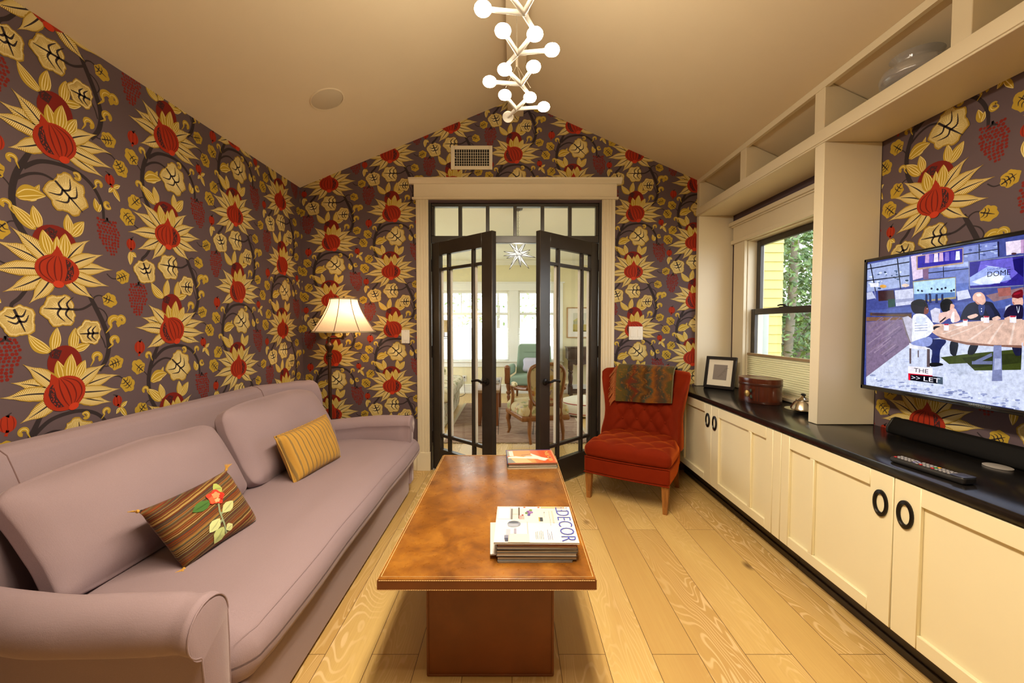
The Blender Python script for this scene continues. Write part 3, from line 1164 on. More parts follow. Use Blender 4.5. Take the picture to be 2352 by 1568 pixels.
# french door leaves, built closed from the hinge outwards and swung into the room
def leaf(name, hinge, ang, mir):
    Wd, Hd, Td = 0.738, 1.958, 0.045
    Mx = Matrix.Translation((hinge, YB + 0.012, 0)) @ Matrix.Rotation(ang, 4, 'Z')
    m = -1 if mir else 1

    def bx(b, a0, a1, z0, z1, y0=0.0, y1=Td):
        x0, x1 = sorted((m * a0, m * a1))
        b.box(x0, x1, y0, y1, z0, z1)
    X = [0.0, 0.100, 0.198, 0.222, 0.500, 0.524, 0.624, Wd]
    Z = [0.012, 0.200, 0.305, 0.330, 1.715, 1.740, 1.848, Hd]
    f = MB()
    bx(f, X[0], X[1], Z[0], Z[7])
    bx(f, X[6], X[7], Z[0], Z[7])
    bx(f, X[1], X[6], Z[0], Z[1])
    bx(f, X[1], X[6], Z[6], Z[7])
    for a in (2, 4):
        bx(f, X[a], X[a + 1], Z[1], Z[6], 0.006, Td - 0.006)
    for a in (2, 4):
        for (p, q) in ((1, 2), (3, 4), (5, 6)):
            bx(f, X[p], X[q], Z[a], Z[a + 1], 0.006, Td - 0.006)
    f.xf(Mx)
    d = struct(name, f, M['black_wood'], bevel=0.003, bseg=1)
    for (p, q) in ((1, 2), (3, 4), (5, 6)):
        for (a, c) in ((1, 2), (3, 4), (5, 6)):
            g = MB()
            bx(g, X[p], X[q], Z[a], Z[c], 0.020, 0.024)
            g.xf(Mx)
            build('glass_pane', g, M['glass'], d)
    # white strips imitating daylight on the muntin edges, living-room side of the panes
    for (p, q) in ((1, 2), (3, 4), (5, 6)):
        g = MB()
        e = X[p]
        bx(g, e + 0.0003, e + 0.014, Z[3], Z[4], Td - 0.020, Td - 0.005)
        g.xf(Mx)
        o = build('daylit_edge', g, M['white_paint'], d)
        o['label'] = 'white strip standing in for a daylit muntin edge'
    hx = 0.681
    h = MB()
    for yy, s in ((0.0, -1), (Td, 1)):
        h.lathe([(0.026, 0), (0.026, 0.006), (0.020, 0.010), (0.010, 0.012), (0.010, 0.040)] if s > 0 else
                [(0.026, 0), (0.026, -0.006), (0.020, -0.010), (0.010, -0.012), (0.010, -0.040)], (m * hx, yy, 0.83), 16, axis='y')
        pts = [(m * hx, yy + s * 0.040, 0.83), (m * (hx - 0.02), yy + s * 0.046, 0.832), (m * (hx - 0.05), yy + s * 0.046, 0.840),
               (m * (hx - 0.085), yy + s * 0.046, 0.836), (m * (hx - 0.115), yy + s * 0.044, 0.828)]
        h.tube(spline(pts, 4), [0.009] * 6 + [0.010] * 6 + [0.012] * 5, 10)
    h.xf(Mx)
    build('handle', h, M['black_iron'], d)['label'] = 'black lever handle'
    for z in (0.24, 0.98, 1.72):
        g = MB().cyl((0, -0.006, z), 0.008, 0.10, 10)
        g.box(-0.02 if not mir else -0.004, 0.004 if not mir else 0.02, -0.003, 0.03, z, z + 0.10)
        g.xf(Mx)
        build('hinge', g, M['black_iron'], d)
    return d


leaf('door_1', DX0 + 0.02, -math.radians(42.5), False)['label'] = 'left dark french door leaf, open into the room'
leaf('door_2', DX1 - 0.02, math.radians(43.5), True)['label'] = 'right dark french door leaf, open behind the red chair'

# right-hand window, casing and cellular shade
t = MB()
t.box(XR - 0.020, XR, WY1, WY1 + 0.165, 0.745, 1.950).box(XR - 0.020, XR, WY0 - 0.165, WY0, 0.745, 1.950)
t.box(XR - 0.026, XR - 0.002, WY1 - 0.005, WY1 + 0.03, 0.746, 1.936).box(XR - 0.026, XR - 0.002, WY0 - 0.03, WY0 + 0.005, 0.746, 1.936)
t.box(XR - 0.034, XR, WY0 - 0.19, WY1 + 0.19, 1.930, 1.962).box(XR - 0.024, XR, WY0 - 0.175, WY1 + 0.175, 1.962, 2.070)
t.box(XR - 0.034, XR, WY0 - 0.19, WY1 + 0.19, 2.070, 2.082)
t.box(XR - 0.048, XR, WY0 - 0.205, WY1 + 0.205, 2.082, 2.112)
t.box(XR - 0.025, XR + 0.02, WY0, WY1, 0.745, 0.768)
t.box(XR, 2.0, WY1 - 0.012, WY1 + 0.005, WZ0, WZ1).box(XR, 2.0, WY0 - 0.005, WY0 + 0.012, WZ0, WZ1).box(XR, 2.0, WY0, WY1, WZ1 - 0.012, WZ1 + 0.005)
t.box(XR, 2.0, WY0, WY1, WZ0 - 0.005, WZ0 + 0.012)
win = struct('window_1', t, M['cream'], bevel=0.002, bseg=1)
win['label'] = 'double-hung window with dark sashes and cream casing'


def sash(xa, xb, z0, z1, wst=0.050):
    s = MB()
    y0, y1 = WY0 + 0.013, WY1 - 0.013
    s.box(xa, xb, y0, y0 + wst, z0, z1).box(xa, xb, y1 - wst, y1, z0, z1).box(xa, xb, y0 + wst, y1 - wst, z0, z0 + 0.04)
    s.box(xa, xb, y0 + wst, y1 - wst, z1 - 0.045, z1)
    o = build('sash', s, M['black_wood'], win, bevel=0.003, bseg=1)
    build('glass', MB().box((xa + xb) / 2 - 0.002, (xa + xb) / 2 + 0.002, y0 + wst - 0.004, y1 - wst + 0.004, z0 + 0.035, z1 - 0.04), M['glass'], o)
    return o


lo = sash(1.902, 1.932, 0.779, 1.385)
sash(1.938, 1.968, 1.345, 1.921)
build('sash_lock', MB().cyl((1.912, 2.93, 1.385), 0.012, 0.012).tube([(1.912, 2.93, 1.40), (1.90, 2.97, 1.402), (1.905, 3.0, 1.398)], 0.006, 8)
      .box(1.905, 1.925, 2.88, 2.99, 1.385, 1.39), M['black_iron'], lo)
c = MB()
n = 16
zz = [0.778 + (1.022 - 0.778) * i / (2 * n) for i in range(2 * n + 1)]
fr = [(1.884 if i % 2 else 1.878, z) for i, z in enumerate(zz)]
bkp = [(1.893, z) for z in zz[::-1]]
c.prism(fr + bkp, WY0 + 0.014, WY1 - 0.014, 'y')
sh = build('cellular_shade', c, M['window_shade'], win, smooth=False)
build('shade_rail', MB().box(1.876, 1.896, WY0 + 0.014, WY1 - 0.014, 1.022, 1.040), M['tan_rail'], sh, bevel=0.002, bseg=1)
build('shade_cord', MB().tube([(1.872, WY1 - 0.006, 1.93), (1.868, WY1 + 0.012, 1.90), (1.868, WY1 + 0.014, 1.5), (1.868, WY1 + 0.016, 1.2)], 0.002, 6), M['white'], sh)
# picture on the television screen, millimetres from its lower left corner
TVS = [
 ('aebbe2',[(-3,592),(217,595),(222,463),(2,456)]),
 ('39506f',[(71,533),(69,532),(63,532),(58,533),(56,535),(58,537),(63,537),(69,536)]),
 ('dfe8f8',[(28,496),(25,493),(18,492),(11,494),(7,498),(10,501),(18,502),(25,499)]),
 ('dfe8f8',[(71,499),(69,496),(62,495),(55,497),(52,501),(55,504),(61,505),(68,503)]),
 ('4a5f86',[(81,467),(78,464),(71,463),(64,466),(61,469),(64,472),(71,473),(78,471)]),
 ('dfe8f8',[(182,531),(180,528),(177,527),(173,529),(171,532),(172,535),(176,536),(180,534)]),
 ('dfe8f8',[(212,484),(211,481),(208,481),(205,482),(204,485),(205,488),(208,488),(211,487)]),
 ('5c7399',[(158,506),(157,504),(153,504),(149,505),(147,508),(149,510),(153,510),(156,509)]),
 ('dfe8f8',[(209,486),(208,484),(205,483),(202,485),(201,487),(202,489),(205,490),(207,488)]),
 ('5c7399',[(165,521),(163,518),(159,518),(154,520),(152,523),(154,525),(158,526),(163,524)]),
 ('dfe8f8',[(110,531),(108,527),(104,527),(100,528),(98,532),(100,535),(104,536),(108,534)]),
 ('dfe8f8',[(39,503),(37,501),(31,500),(25,502),(23,505),(25,508),(31,509),(37,507)]),
 ('5c7399',[(162,534),(160,531),(157,529),(154,531),(153,535),(154,538),(157,539),(160,538)]),
 ('5c7399',[(151,511),(150,508),(146,507),(141,509),(139,512),(141,515),(145,516),(150,514)]),
 ('dfe8f8',[(87,499),(86,497),(82,497),(79,498),(78,500),(79,502),(82,502),(86,501)]),
 ('5c7399',[(69,481),(67,478),(64,477),(60,479),(59,482),(60,486),(64,487),(67,485)]),
 ('dfe8f8',[(84,540),(81,536),(75,536),(68,538),(66,542),(68,545),(74,546),(81,544)]),
 ('dfe8f8',[(210,492),(209,490),(207,490),(204,491),(203,493),(204,495),(206,496),(209,495)]),
 ('39506f',[(217,489),(215,486),(209,485),(203,487),(200,491),(202,494),(208,495),(215,493)]),
 ('5c7399',[(163,538),(160,536),(153,536),(146,538),(144,541),(146,543),(153,543),(160,541)]),
 ('5c7399',[(74,495),(72,493),(68,493),(63,494),(61,496),(63,498),(68,498),(72,497)]),
 ('dfe8f8',[(34,526),(30,524),(22,523),(14,526),(10,529),(14,532),(22,532),(30,530)]),
 ('5c7399',[(111,527),(109,526),(106,525),(102,526),(101,528),(102,530),(106,530),(109,529)]),
 ('5c7399',[(173,500),(171,497),(166,497),(160,499),(158,502),(160,504),(165,505),(171,503)]),
 ('4a5f86',[(139,520),(138,517),(135,516),(132,518),(130,521),(131,523),(135,524),(138,523)]),
 ('5c7399',[(179,514),(177,512),(172,512),(167,514),(165,516),(167,518),(172,518),(177,517)]),
 ('39506f',[(106,540),(105,537),(100,536),(95,538),(92,542),(94,544),(99,545),(104,543)]),
 ('15162e',[(14,592),(20,591),(54,455),(48,455)]),
 ('15162e',[(156,596),(162,596),(183,455),(178,456)]),
 ('15162e',[(-2,571),(218,573),(218,568),(-2,566)]),
 ('15162e',[(0,514),(220,513),(220,508),(0,509)]),
 ('e6d3ee',[(223,594),(274,595),(281,495),(237,488)]),
 ('8d6a8e',[(279,529),(305,529),(307,486),(284,487)]),
 ('8391cf',[(304,531),(459,526),(462,440),(413,445),(412,483),(305,488)]),
 ('b7c4ee',[(306,548),(456,543),(457,516),(307,532)]),
 ('15162e',[(303,513),(459,510),(459,507),(304,509)]),
 ('15162e',[(362,532),(365,532),(368,485),(365,486)]),
 ('8f9bd6',[(437,595),(551,592),(555,537),(439,535)]),
 ('b9c6f0',[(536,561),(535,559),(533,558),(530,559),(529,562),(530,564),(533,564),(535,563)]),
 ('6d7bbd',[(506,554),(504,552),(501,552),(497,554),(495,556),(497,558),(501,558),(504,557)]),
 ('b9c6f0',[(454,556),(452,553),(448,553),(443,555),(441,558),(443,562),(447,562),(452,560)]),
 ('b9c6f0',[(553,551),(551,549),(547,548),(542,550),(540,553),(542,556),(546,556),(551,554)]),
 ('6d7bbd',[(501,584),(499,581),(496,580),(493,582),(492,586),(493,589),(496,589),(499,587)]),
 ('6d7bbd',[(487,563),(485,560),(480,560),(475,562),(473,565),(475,567),(480,568),(485,566)]),
 ('b9c6f0',[(507,559),(505,557),(501,557),(496,559),(494,561),(496,563),(501,563),(505,562)]),
 ('b9c6f0',[(552,575),(550,572),(545,572),(540,574),(538,578),(540,581),(545,581),(550,579)]),
 ('5563a0',[(469,577),(467,574),(463,574),(458,576),(456,579),(458,582),(463,582),(467,580)]),
 ('b9c6f0',[(519,582),(518,579),(515,579),(512,581),(511,584),(512,586),(515,587),(518,585)]),
 ('5563a0',[(499,571),(498,568),(494,568),(491,570),(489,573),(491,576),(494,576),(498,574)]),
 ('6d7bbd',[(548,578),(546,577),(542,577),(537,579),(535,581),(537,582),(541,582),(546,581)]),
 ('b9c6f0',[(544,557),(543,555),(538,555),(533,557),(531,559),(533,561),(538,561),(542,559)]),
 ('5563a0',[(515,551),(514,548),(510,548),(506,549),(504,553),(505,555),(510,556),(514,554)]),
 ('15162e',[(438,567),(554,566),(554,563),(438,563)]),
 ('15162e',[(490,595),(493,595),(496,537),(493,536)]),
 ('2b2750',[(550,592),(556,592),(559,538),(554,538)]),
 ('efe0f3',[(576,586),(620,584),(622,539),(580,538)]),
 ('caa7cf',[(620,584),(629,584),(630,537),(622,538)]),
 ('5a3b46',[(610,539),(608,536),(602,536),(596,538),(594,541),(596,544),(602,544),(608,542)]),
 ('c2a58f',[(248,591),(437,592),(439,530),(253,530)]),
 ('3b2fae',[(255,587),(434,589),(436,536),(257,538)]),
 ('c9a9d8',[(289,591),(304,590),(307,553),(288,555)]),
 ('7f6fd0',[(306,590),(321,589),(324,553),(305,554)]),
 ('efe2f4',[(326,588),(341,587),(344,552),(325,553)]),
 ('d8b8da',[(347,587),(361,586),(364,551),(346,552)]),
 ('8a7ad6',[(370,585),(384,584),(387,549),(369,551)]),
 ('5a4fc0',[(392,584),(405,583),(408,548),(391,549)]),
 ('eef0ff',[(411,582),(424,581),(427,547),(410,548)]),
 ('5f6fb4',[(3,365),(237,373),(464,382),(635,402),(637,354),(417,344),(238,339),(30,352)]),
 ('9f7f86',[(521,402),(634,422),(636,394),(547,377)]),
 ('b06f6a',[(557,424),(597,425),(600,396),(562,394)]),
 ('d3d6ee',[(152,451),(240,452),(245,384),(161,379)]),
 ('a6aacb',[(156,409),(242,411),(243,398),(158,394)]),
 ('f5f6ff',[(19,497),(67,495),(69,476),(22,478)]),
 ('8f94b8',[(41,478),(46,477),(56,418),(51,418)]),
 ('4b2f35',[(65,456),(147,453),(156,408),(70,407)]),
 ('e7b25c',[(111,474),(106,468),(93,467),(79,471),(73,477),(78,483),(92,484),(105,480)]),
 ('f0d8c8',[(222,468),(217,463),(204,461),(191,465),(185,471),(191,476),(203,477),(216,474)]),
 ('225046',[(119,413),(156,413),(158,377),(123,374)]),
 ('c8cde8',[(2,453),(33,456),(54,423),(5,418)]),
 ('b0a37e',[(237,483),(414,482),(418,396),(248,390)]),
 ('bfe0fb',[(241,479),(412,479),(415,405),(248,397)]),
 ('6e8fc6',[(244,428),(414,422),(415,404),(248,397)]),
 ('1b2146',[(268,441),(267,438),(263,437),(260,439),(258,442),(259,446),(263,447),(266,445)]),
 ('1b2146',[(285,438),(284,434),(280,433),(277,435),(275,439),(276,442),(280,443),(283,441)]),
 ('1b2146',[(318,421),(317,418),(313,417),(310,418),(308,422),(310,425),(313,426),(317,425)]),
 ('1b2146',[(347,415),(346,412),(343,410),(339,412),(338,415),(339,419),(342,420),(346,418)]),
 ('1b2146',[(370,414),(369,411),(366,410),(362,411),(361,415),(362,418),(365,419),(368,418)]),
 ('1b2146',[(325,444),(324,441),(321,440),(317,441),(316,445),(317,448),(320,449),(324,447)]),
 ('1b2146',[(350,439),(349,435),(345,434),(342,436),(340,439),(342,443),(345,444),(348,442)]),
 ('1b2146',[(367,439),(365,436),(362,435),(359,437),(357,440),(359,443),(362,444),(365,443)]),
 ('1b2146',[(381,442),(380,439),(377,438),(374,439),(372,443),(374,446),(377,447),(380,445)]),
 ('1b2146',[(404,428),(403,425),(400,424),(396,426),(395,429),(396,432),(399,433),(402,432)]),
 ('1b2146',[(413,431),(412,428),(409,427),(406,428),(405,432),(406,435),(409,436),(412,434)]),
 ('2a3366',[(295,423),(304,423),(307,386),(296,385)]),
 ('2a3366',[(312,422),(320,422),(323,385),(312,384)]),
 ('2a3366',[(338,420),(346,420),(349,383),(338,383)]),
 ('2a3366',[(361,418),(369,418),(372,382),(362,382)]),
 ('8a8fae',[(458,536),(630,532),(634,426),(464,428)]),
 ('3a2f9a',[(462,532),(631,528),(634,429),(467,433)]),
 ('7a6fd8',[(500,529),(599,527),(616,470),(584,442),(485,457)]),
 ('a9b9f4',[(465,474),(526,509),(582,492),(598,452),(536,440),(467,442)]),
 ('e4ecff',[(472,456),(543,483),(579,465),(564,442),(499,444)]),
 ('fbfdff',[(536,457),(559,472),(574,455),(556,445)]),
 ('1d1670',[(600,520),(631,522),(633,454),(606,484)]),
 ('c8d2fb',[(513,513),(562,499),(550,497)]),
 ('6f83c9',[(416,455),(461,454),(463,406),(418,405)]),
 ('d8dcf4',[(420,424),(460,428),(472,396),(425,389)]),
 ('70553f',[(26,354),(238,344),(238,328),(26,340)]),
 ('463a5c',[(37,350),(238,348),(238,342),(37,344)]),
 ('8e6a52',[(5,333),(238,328),(239,316),(5,313)]),
 ('8d7a97',[(5,310),(239,320),(243,211),(15,38)]),
 ('7b6a8a',[(127,230),(195,279),(199,276),(131,226)]),
 ('a693ab',[(18,203),(94,255),(98,252),(21,198)]),
 ('9c88a2',[(83,257),(154,306),(158,303),(87,252)]),
 ('917d92',[(16,283),(92,333),(96,330),(19,279)]),
 ('84708f',[(125,251),(193,299),(197,297),(129,247)]),
 ('917d92',[(115,283),(184,330),(187,327),(118,278)]),
 ('84708f',[(69,264),(142,313),(146,310),(73,260)]),
 ('a693ab',[(64,179),(137,232),(141,229),(68,175)]),
 ('917d92',[(23,278),(98,327),(103,324),(27,273)]),
 ('a693ab',[(113,241),(182,290),(186,287),(116,237)]),
 ('a693ab',[(68,187),(140,239),(144,236),(71,183)]),
 ('9c88a2',[(23,158),(99,212),(103,209),(27,154)]),
 ('a693ab',[(96,155),(167,208),(171,205),(100,151)]),
 ('9c88a2',[(69,174),(141,226),(145,223),(72,169)]),
 ('9c88a2',[(59,271),(132,320),(136,317),(63,266)]),
 ('84708f',[(57,163),(130,217),(134,214),(61,159)]),
 ('9c88a2',[(84,158),(156,211),(160,208),(88,154)]),
 ('917d92',[(12,247),(89,298),(93,295),(16,242)]),
 ('917d92',[(29,173),(104,227),(108,224),(33,169)]),
 ('9c88a2',[(73,284),(145,332),(148,329),(76,280)]),
 ('9c88a2',[(65,251),(137,300),(141,297),(68,246)]),
 ('7b6a8a',[(112,148),(182,200),(185,198),(116,144)]),
 ('84708f',[(99,204),(169,254),(173,252),(103,200)]),
 ('917d92',[(85,158),(156,210),(160,208),(88,154)]),
 ('a693ab',[(54,162),(128,215),(132,213),(58,158)]),
 ('9c88a2',[(91,229),(161,279),(165,276),(94,225)]),
 ('d5dcf2',[(15,38),(240,214),(372,243),(641,232),(650,2),(17,0)]),
 ('8f98c4',[(238,23),(236,21),(230,20),(226,20),(226,22),(230,24),(236,24)]),
 ('b9c3e6',[(161,15),(158,11),(150,8),(144,10),(144,15),(150,18),(158,18)]),
 ('a3acd2',[(199,15),(197,11),(192,10),(187,11),(187,15),(191,18),(196,18)]),
 ('8f98c4',[(607,26),(605,24),(600,23),(596,24),(596,25),(600,27),(605,28)]),
 ('a3acd2',[(71,53),(65,49),(49,46),(37,47),(36,51),(49,55),(64,56)]),
 ('e6ecfb',[(631,32),(628,29),(621,27),(615,28),(615,31),(621,34),(628,35)]),
 ('a3acd2',[(107,10),(104,7),(98,5),(92,6),(92,9),(97,12),(104,12)]),
 ('8f98c4',[(603,31),(599,28),(591,26),(584,26),(583,29),(590,32),(599,33)]),
 ('e6ecfb',[(599,30),(596,28),(588,26),(582,26),(582,28),(588,31),(596,32)]),
 ('e6ecfb',[(233,36),(226,33),(212,30),(201,30),(201,33),(212,36),(226,37)]),
 ('8f98c4',[(341,13),(338,10),(330,8),(323,9),(323,12),(330,15),(338,15)]),
 ('e6ecfb',[(245,11),(240,8),(229,5),(219,6),(219,9),(229,12),(240,13)]),
 ('a3acd2',[(315,7),(313,6),(307,4),(303,5),(303,6),(307,8),(312,8)]),
 ('8f98c4',[(640,5),(638,2),(631,1),(626,1),(626,3),(631,5),(637,6)]),
 ('b9c3e6',[(125,41),(119,37),(107,35),(97,36),(96,39),(107,42),(119,43)]),
 ('b9c3e6',[(455,39),(453,37),(450,36),(447,37),(447,39),(450,40),(453,40)]),
 ('8f98c4',[(80,34),(77,32),(73,30),(69,31),(68,34),(72,36),(77,36)]),
 ('8f98c4',[(532,32),(531,30),(527,29),(525,30),(524,32),(527,33),(531,34)]),
 ('b9c3e6',[(599,17),(596,14),(588,12),(581,12),(581,15),(588,18),(595,19)]),
 ('a3acd2',[(631,8),(628,5),(622,3),(617,4),(617,7),(622,10),(628,10)]),
 ('e6ecfb',[(520,20),(518,17),(514,15),(510,17),(510,20),(514,23),(518,23)]),
 ('b9c3e6',[(388,41),(386,37),(381,36),(377,37),(377,41),(381,44),(386,44)]),
 ('8f98c4',[(414,24),(409,21),(398,19),(389,19),(389,21),(398,24),(409,25)]),
 ('a3acd2',[(330,29),(327,25),(321,24),(316,25),(316,28),(321,31),(327,31)]),
 ('a3acd2',[(275,14),(272,10),(267,9),(262,11),(262,14),(267,17),(272,17)]),
 ('a3acd2',[(571,31),(568,28),(562,26),(557,27),(557,30),(562,33),(568,33)]),
 ('e6ecfb',[(193,14),(190,12),(182,10),(175,10),(175,12),(181,15),(189,15)]),
 ('e6ecfb',[(420,36),(416,32),(407,30),(400,32),(400,35),(407,39),(416,39)]),
 ('e6ecfb',[(281,21),(276,19),(266,17),(258,17),(258,18),(266,21),(276,22)]),
 ('8f98c4',[(478,33),(473,30),(464,28),(456,28),(456,31),(464,33),(473,34)]),
 ('a3acd2',[(580,12),(576,8),(567,5),(559,6),(559,10),(566,13),(576,14)]),
 ('a3acd2',[(600,16),(597,13),(590,11),(585,12),(585,14),(590,17),(597,18)]),
 ('a3acd2',[(642,25),(641,23),(637,22),(634,23),(634,24),(637,25),(641,26)]),
 ('b9c3e6',[(408,11),(407,8),(403,7),(400,8),(400,11),(403,14),(406,14)]),
 ('b9c3e6',[(303,23),(298,20),(287,18),(278,18),(278,20),(287,22),(298,24)]),
 ('a3acd2',[(638,9),(637,7),(634,6),(632,7),(631,9),(634,10),(637,10)]),
 ('a3acd2',[(253,7),(251,4),(247,3),(244,4),(244,8),(247,10),(251,10)]),
 ('8f98c4',[(219,39),(213,36),(200,34),(189,34),(189,36),(200,39),(213,41)]),
 ('a3acd2',[(330,21),(328,18),(322,17),(318,18),(318,21),(322,23),(328,23)]),
 ('8f98c4',[(102,30),(97,27),(85,25),(75,25),(75,27),(85,30),(97,31)]),
 ('8f98c4',[(207,19),(205,17),(198,16),(193,16),(193,18),(198,19),(204,20)]),
 ('8f98c4',[(600,6),(598,3),(593,1),(589,3),(589,6),(593,9),(598,9)]),
 ('e6ecfb',[(628,6),(626,3),(621,2),(617,3),(617,5),(621,8),(626,8)]),
 ('a3acd2',[(244,27),(241,23),(232,21),(226,22),(225,26),(232,29),(241,29)]),
 ('8f98c4',[(494,17),(493,14),(489,12),(486,14),(486,18),(489,20),(493,20)]),
 ('b9c3e6',[(186,47),(179,44),(164,42),(152,42),(152,44),(164,47),(179,48)]),
 ('a3acd2',[(220,22),(215,20),(203,18),(194,18),(194,19),(203,22),(214,23)]),
 ('a3acd2',[(438,35),(436,31),(431,30),(427,31),(426,35),(431,37),(436,37)]),
 ('8f98c4',[(147,9),(140,5),(125,2),(113,3),(113,6),(125,10),(140,11)]),
 ('b9c3e6',[(175,19),(169,15),(154,12),(141,12),(141,16),(153,20),(168,21)]),
 ('b9c3e6',[(537,11),(535,8),(530,7),(526,8),(526,11),(530,13),(535,13)]),
 ('8f98c4',[(480,16),(475,13),(464,11),(455,10),(454,12),(464,15),(475,16)]),
 ('a3acd2',[(542,39),(538,35),(528,33),(519,34),(519,37),(527,40),(537,41)]),
 ('8f98c4',[(642,35),(639,32),(632,30),(626,31),(626,34),(632,36),(639,37)]),
 ('b9c3e6',[(583,36),(579,33),(570,31),(564,31),(563,33),(570,36),(579,37)]),
 ('8f98c4',[(457,24),(455,20),(448,19),(443,20),(443,23),(448,26),(454,26)]),
 ('a3acd2',[(576,12),(574,10),(570,9),(567,10),(567,12),(570,13),(574,14)]),
 ('b9c3e6',[(279,33),(273,29),(259,27),(248,27),(248,31),(259,34),(273,36)]),
 ('a3acd2',[(336,25),(330,23),(317,20),(307,20),(307,22),(317,25),(330,26)]),
 ('b9c3e6',[(303,6),(301,4),(297,3),(294,4),(294,5),(297,7),(301,7)]),
 ('8f98c4',[(279,20),(274,16),(260,14),(248,14),(248,17),(259,20),(273,22)]),
 ('e6ecfb',[(77,39),(74,34),(67,32),(62,34),(62,39),(67,43),(74,42)]),
 ('a3acd2',[(467,29),(464,27),(457,26),(451,26),(451,27),(457,29),(464,30)]),
 ('e6ecfb',[(69,17),(66,14),(58,12),(52,13),(52,16),(58,18),(65,19)]),
 ('a3acd2',[(456,40),(453,36),(446,34),(440,36),(439,40),(445,43),(453,43)]),
 ('b9c3e6',[(418,37),(414,34),(405,32),(398,32),(398,35),(405,38),(414,39)]),
 ('e6ecfb',[(520,39),(518,36),(513,35),(510,36),(509,39),(513,41),(518,41)]),
 ('8f98c4',[(467,37),(464,33),(459,32),(455,33),(455,36),(459,39),(464,39)]),
 ('8f98c4',[(429,30),(424,26),(413,23),(404,24),(403,28),(413,31),(424,32)]),
 ('8f98c4',[(487,20),(485,18),(480,16),(476,17),(476,19),(480,21),(485,22)]),
 ('8f98c4',[(424,23),(420,19),(412,17),(405,18),(405,22),(412,25),(420,25)]),
 ('a3acd2',[(403,13),(398,9),(386,7),(377,7),(377,10),(386,13),(398,15)]),
 ('b9c3e6',[(645,32),(643,31),(636,29),(631,29),(631,30),(636,32),(642,33)]),
 ('a3acd2',[(572,9),(568,7),(561,6),(554,5),(554,6),(560,8),(568,10)]),
 ('b9c3e6',[(575,33),(573,32),(568,31),(565,31),(565,32),(568,34),(573,34)]),
 ('b9c3e6',[(389,11),(385,7),(376,5),(368,6),(368,9),(375,13),(385,13)]),
 ('a3acd2',[(423,15),(418,13),(407,10),(398,10),(398,12),(407,15),(418,17)]),
 ('8f98c4',[(346,45),(344,42),(340,41),(336,42),(336,44),(340,47),(344,47)]),
 ('a3acd2',[(111,33),(107,29),(99,27),(92,28),(92,33),(99,36),(107,36)]),
 ('b9c3e6',[(633,10),(630,7),(623,5),(617,6),(617,9),(622,12),(630,12)]),
 ('c2cbe8',[(558,173),(556,171),(553,171),(550,172),(550,173),(553,175),(556,175)]),
 ('e9eefc',[(164,107),(160,105),(149,103),(140,104),(140,106),(148,108),(159,108)]),
 ('c2cbe8',[(383,126),(378,124),(364,123),(354,123),(354,124),(364,126),(377,127)]),
 ('e9eefc',[(559,124),(554,122),(540,120),(529,120),(529,122),(540,125),(553,126)]),
 ('e9eefc',[(444,157),(439,154),(428,153),(419,154),(419,156),(428,159),(439,159)]),
 ('c2cbe8',[(410,162),(409,160),(404,159),(400,160),(400,162),(404,164),(408,164)]),
 ('e9eefc',[(492,134),(485,132),(471,130),(459,130),(459,132),(470,134),(485,135)]),
 ('e9eefc',[(392,146),(387,144),(375,142),(365,143),(365,144),(375,146),(387,147)]),
 ('e9eefc',[(559,142),(558,139),(554,138),(551,140),(551,142),(554,144),(557,143)]),
 ('c2cbe8',[(269,113),(263,110),(250,108),(239,108),(239,111),(250,114),(263,115)]),
 ('e9eefc',[(541,163),(539,160),(534,159),(530,161),(529,164),(534,166),(539,166)]),
 ('e9eefc',[(461,135),(456,133),(445,131),(436,131),(436,133),(445,135),(456,136)]),
 ('c2cbe8',[(299,98),(292,95),(276,93),(263,93),(263,95),(276,98),(292,99)]),
 ('c2cbe8',[(233,143),(225,140),(204,138),(188,138),(188,140),(204,142),(224,143)]),
 ('c2cbe8',[(166,78),(157,74),(137,71),(121,71),(121,75),(137,78),(157,80)]),
 ('c2cbe8',[(256,134),(248,132),(228,129),(213,129),(212,132),(228,135),(248,136)]),
 ('c2cbe8',[(431,107),(427,104),(417,103),(410,103),(410,106),(417,108),(426,108)]),
 ('e9eefc',[(485,162),(483,161),(478,161),(475,161),(475,162),(478,163),(483,163)]),
 ('c2cbe8',[(349,111),(344,107),(332,105),(322,107),(322,110),(331,113),(343,114)]),
 ('e9eefc',[(375,105),(372,103),(366,102),(361,102),(361,105),(366,106),(372,107)]),
 ('c2cbe8',[(480,134),(476,131),(466,129),(459,131),(459,134),(466,137),(475,137)]),
 ('e9eefc',[(392,155),(389,153),(383,152),(378,153),(378,156),(383,157),(389,157)]),
 ('c2cbe8',[(470,162),(468,160),(463,159),(459,160),(459,161),(463,163),(468,163)]),
 ('e9eefc',[(477,123),(471,121),(457,119),(446,119),(446,121),(457,123),(471,124)]),
 ('e9eefc',[(532,149),(526,147),(513,146),(502,146),(502,147),(513,149),(526,150)]),
 ('e9eefc',[(529,116),(524,113),(511,111),(501,111),(501,114),(511,117),(524,118)]),
 ('e9eefc',[(557,153),(554,150),(549,149),(544,150),(544,153),(548,156),(554,155)]),
 ('c2cbe8',[(537,156),(534,155),(527,154),(521,154),(521,155),(527,157),(534,157)]),
 ('c2cbe8',[(420,116),(417,114),(410,112),(404,113),(404,116),(410,118),(417,118)]),
 ('e9eefc',[(352,124),(347,122),(333,120),(322,120),(322,123),(333,125),(346,126)]),
 ('4b5626',[(370,162),(469,182),(642,211),(645,139),(471,118),(405,137)]),
 ('39421f',[(451,166),(643,198),(644,163),(484,129)]),
 ('c8d0e6',[(395,136),(470,147),(498,121),(445,95)]),
 ('c9c6d8',[(195,326),(225,333),(248,317),(253,220),(240,218),(220,255)]),
 ('8d7f86',[(194,325),(200,326),(225,256),(242,218),(235,218),(218,253)]),
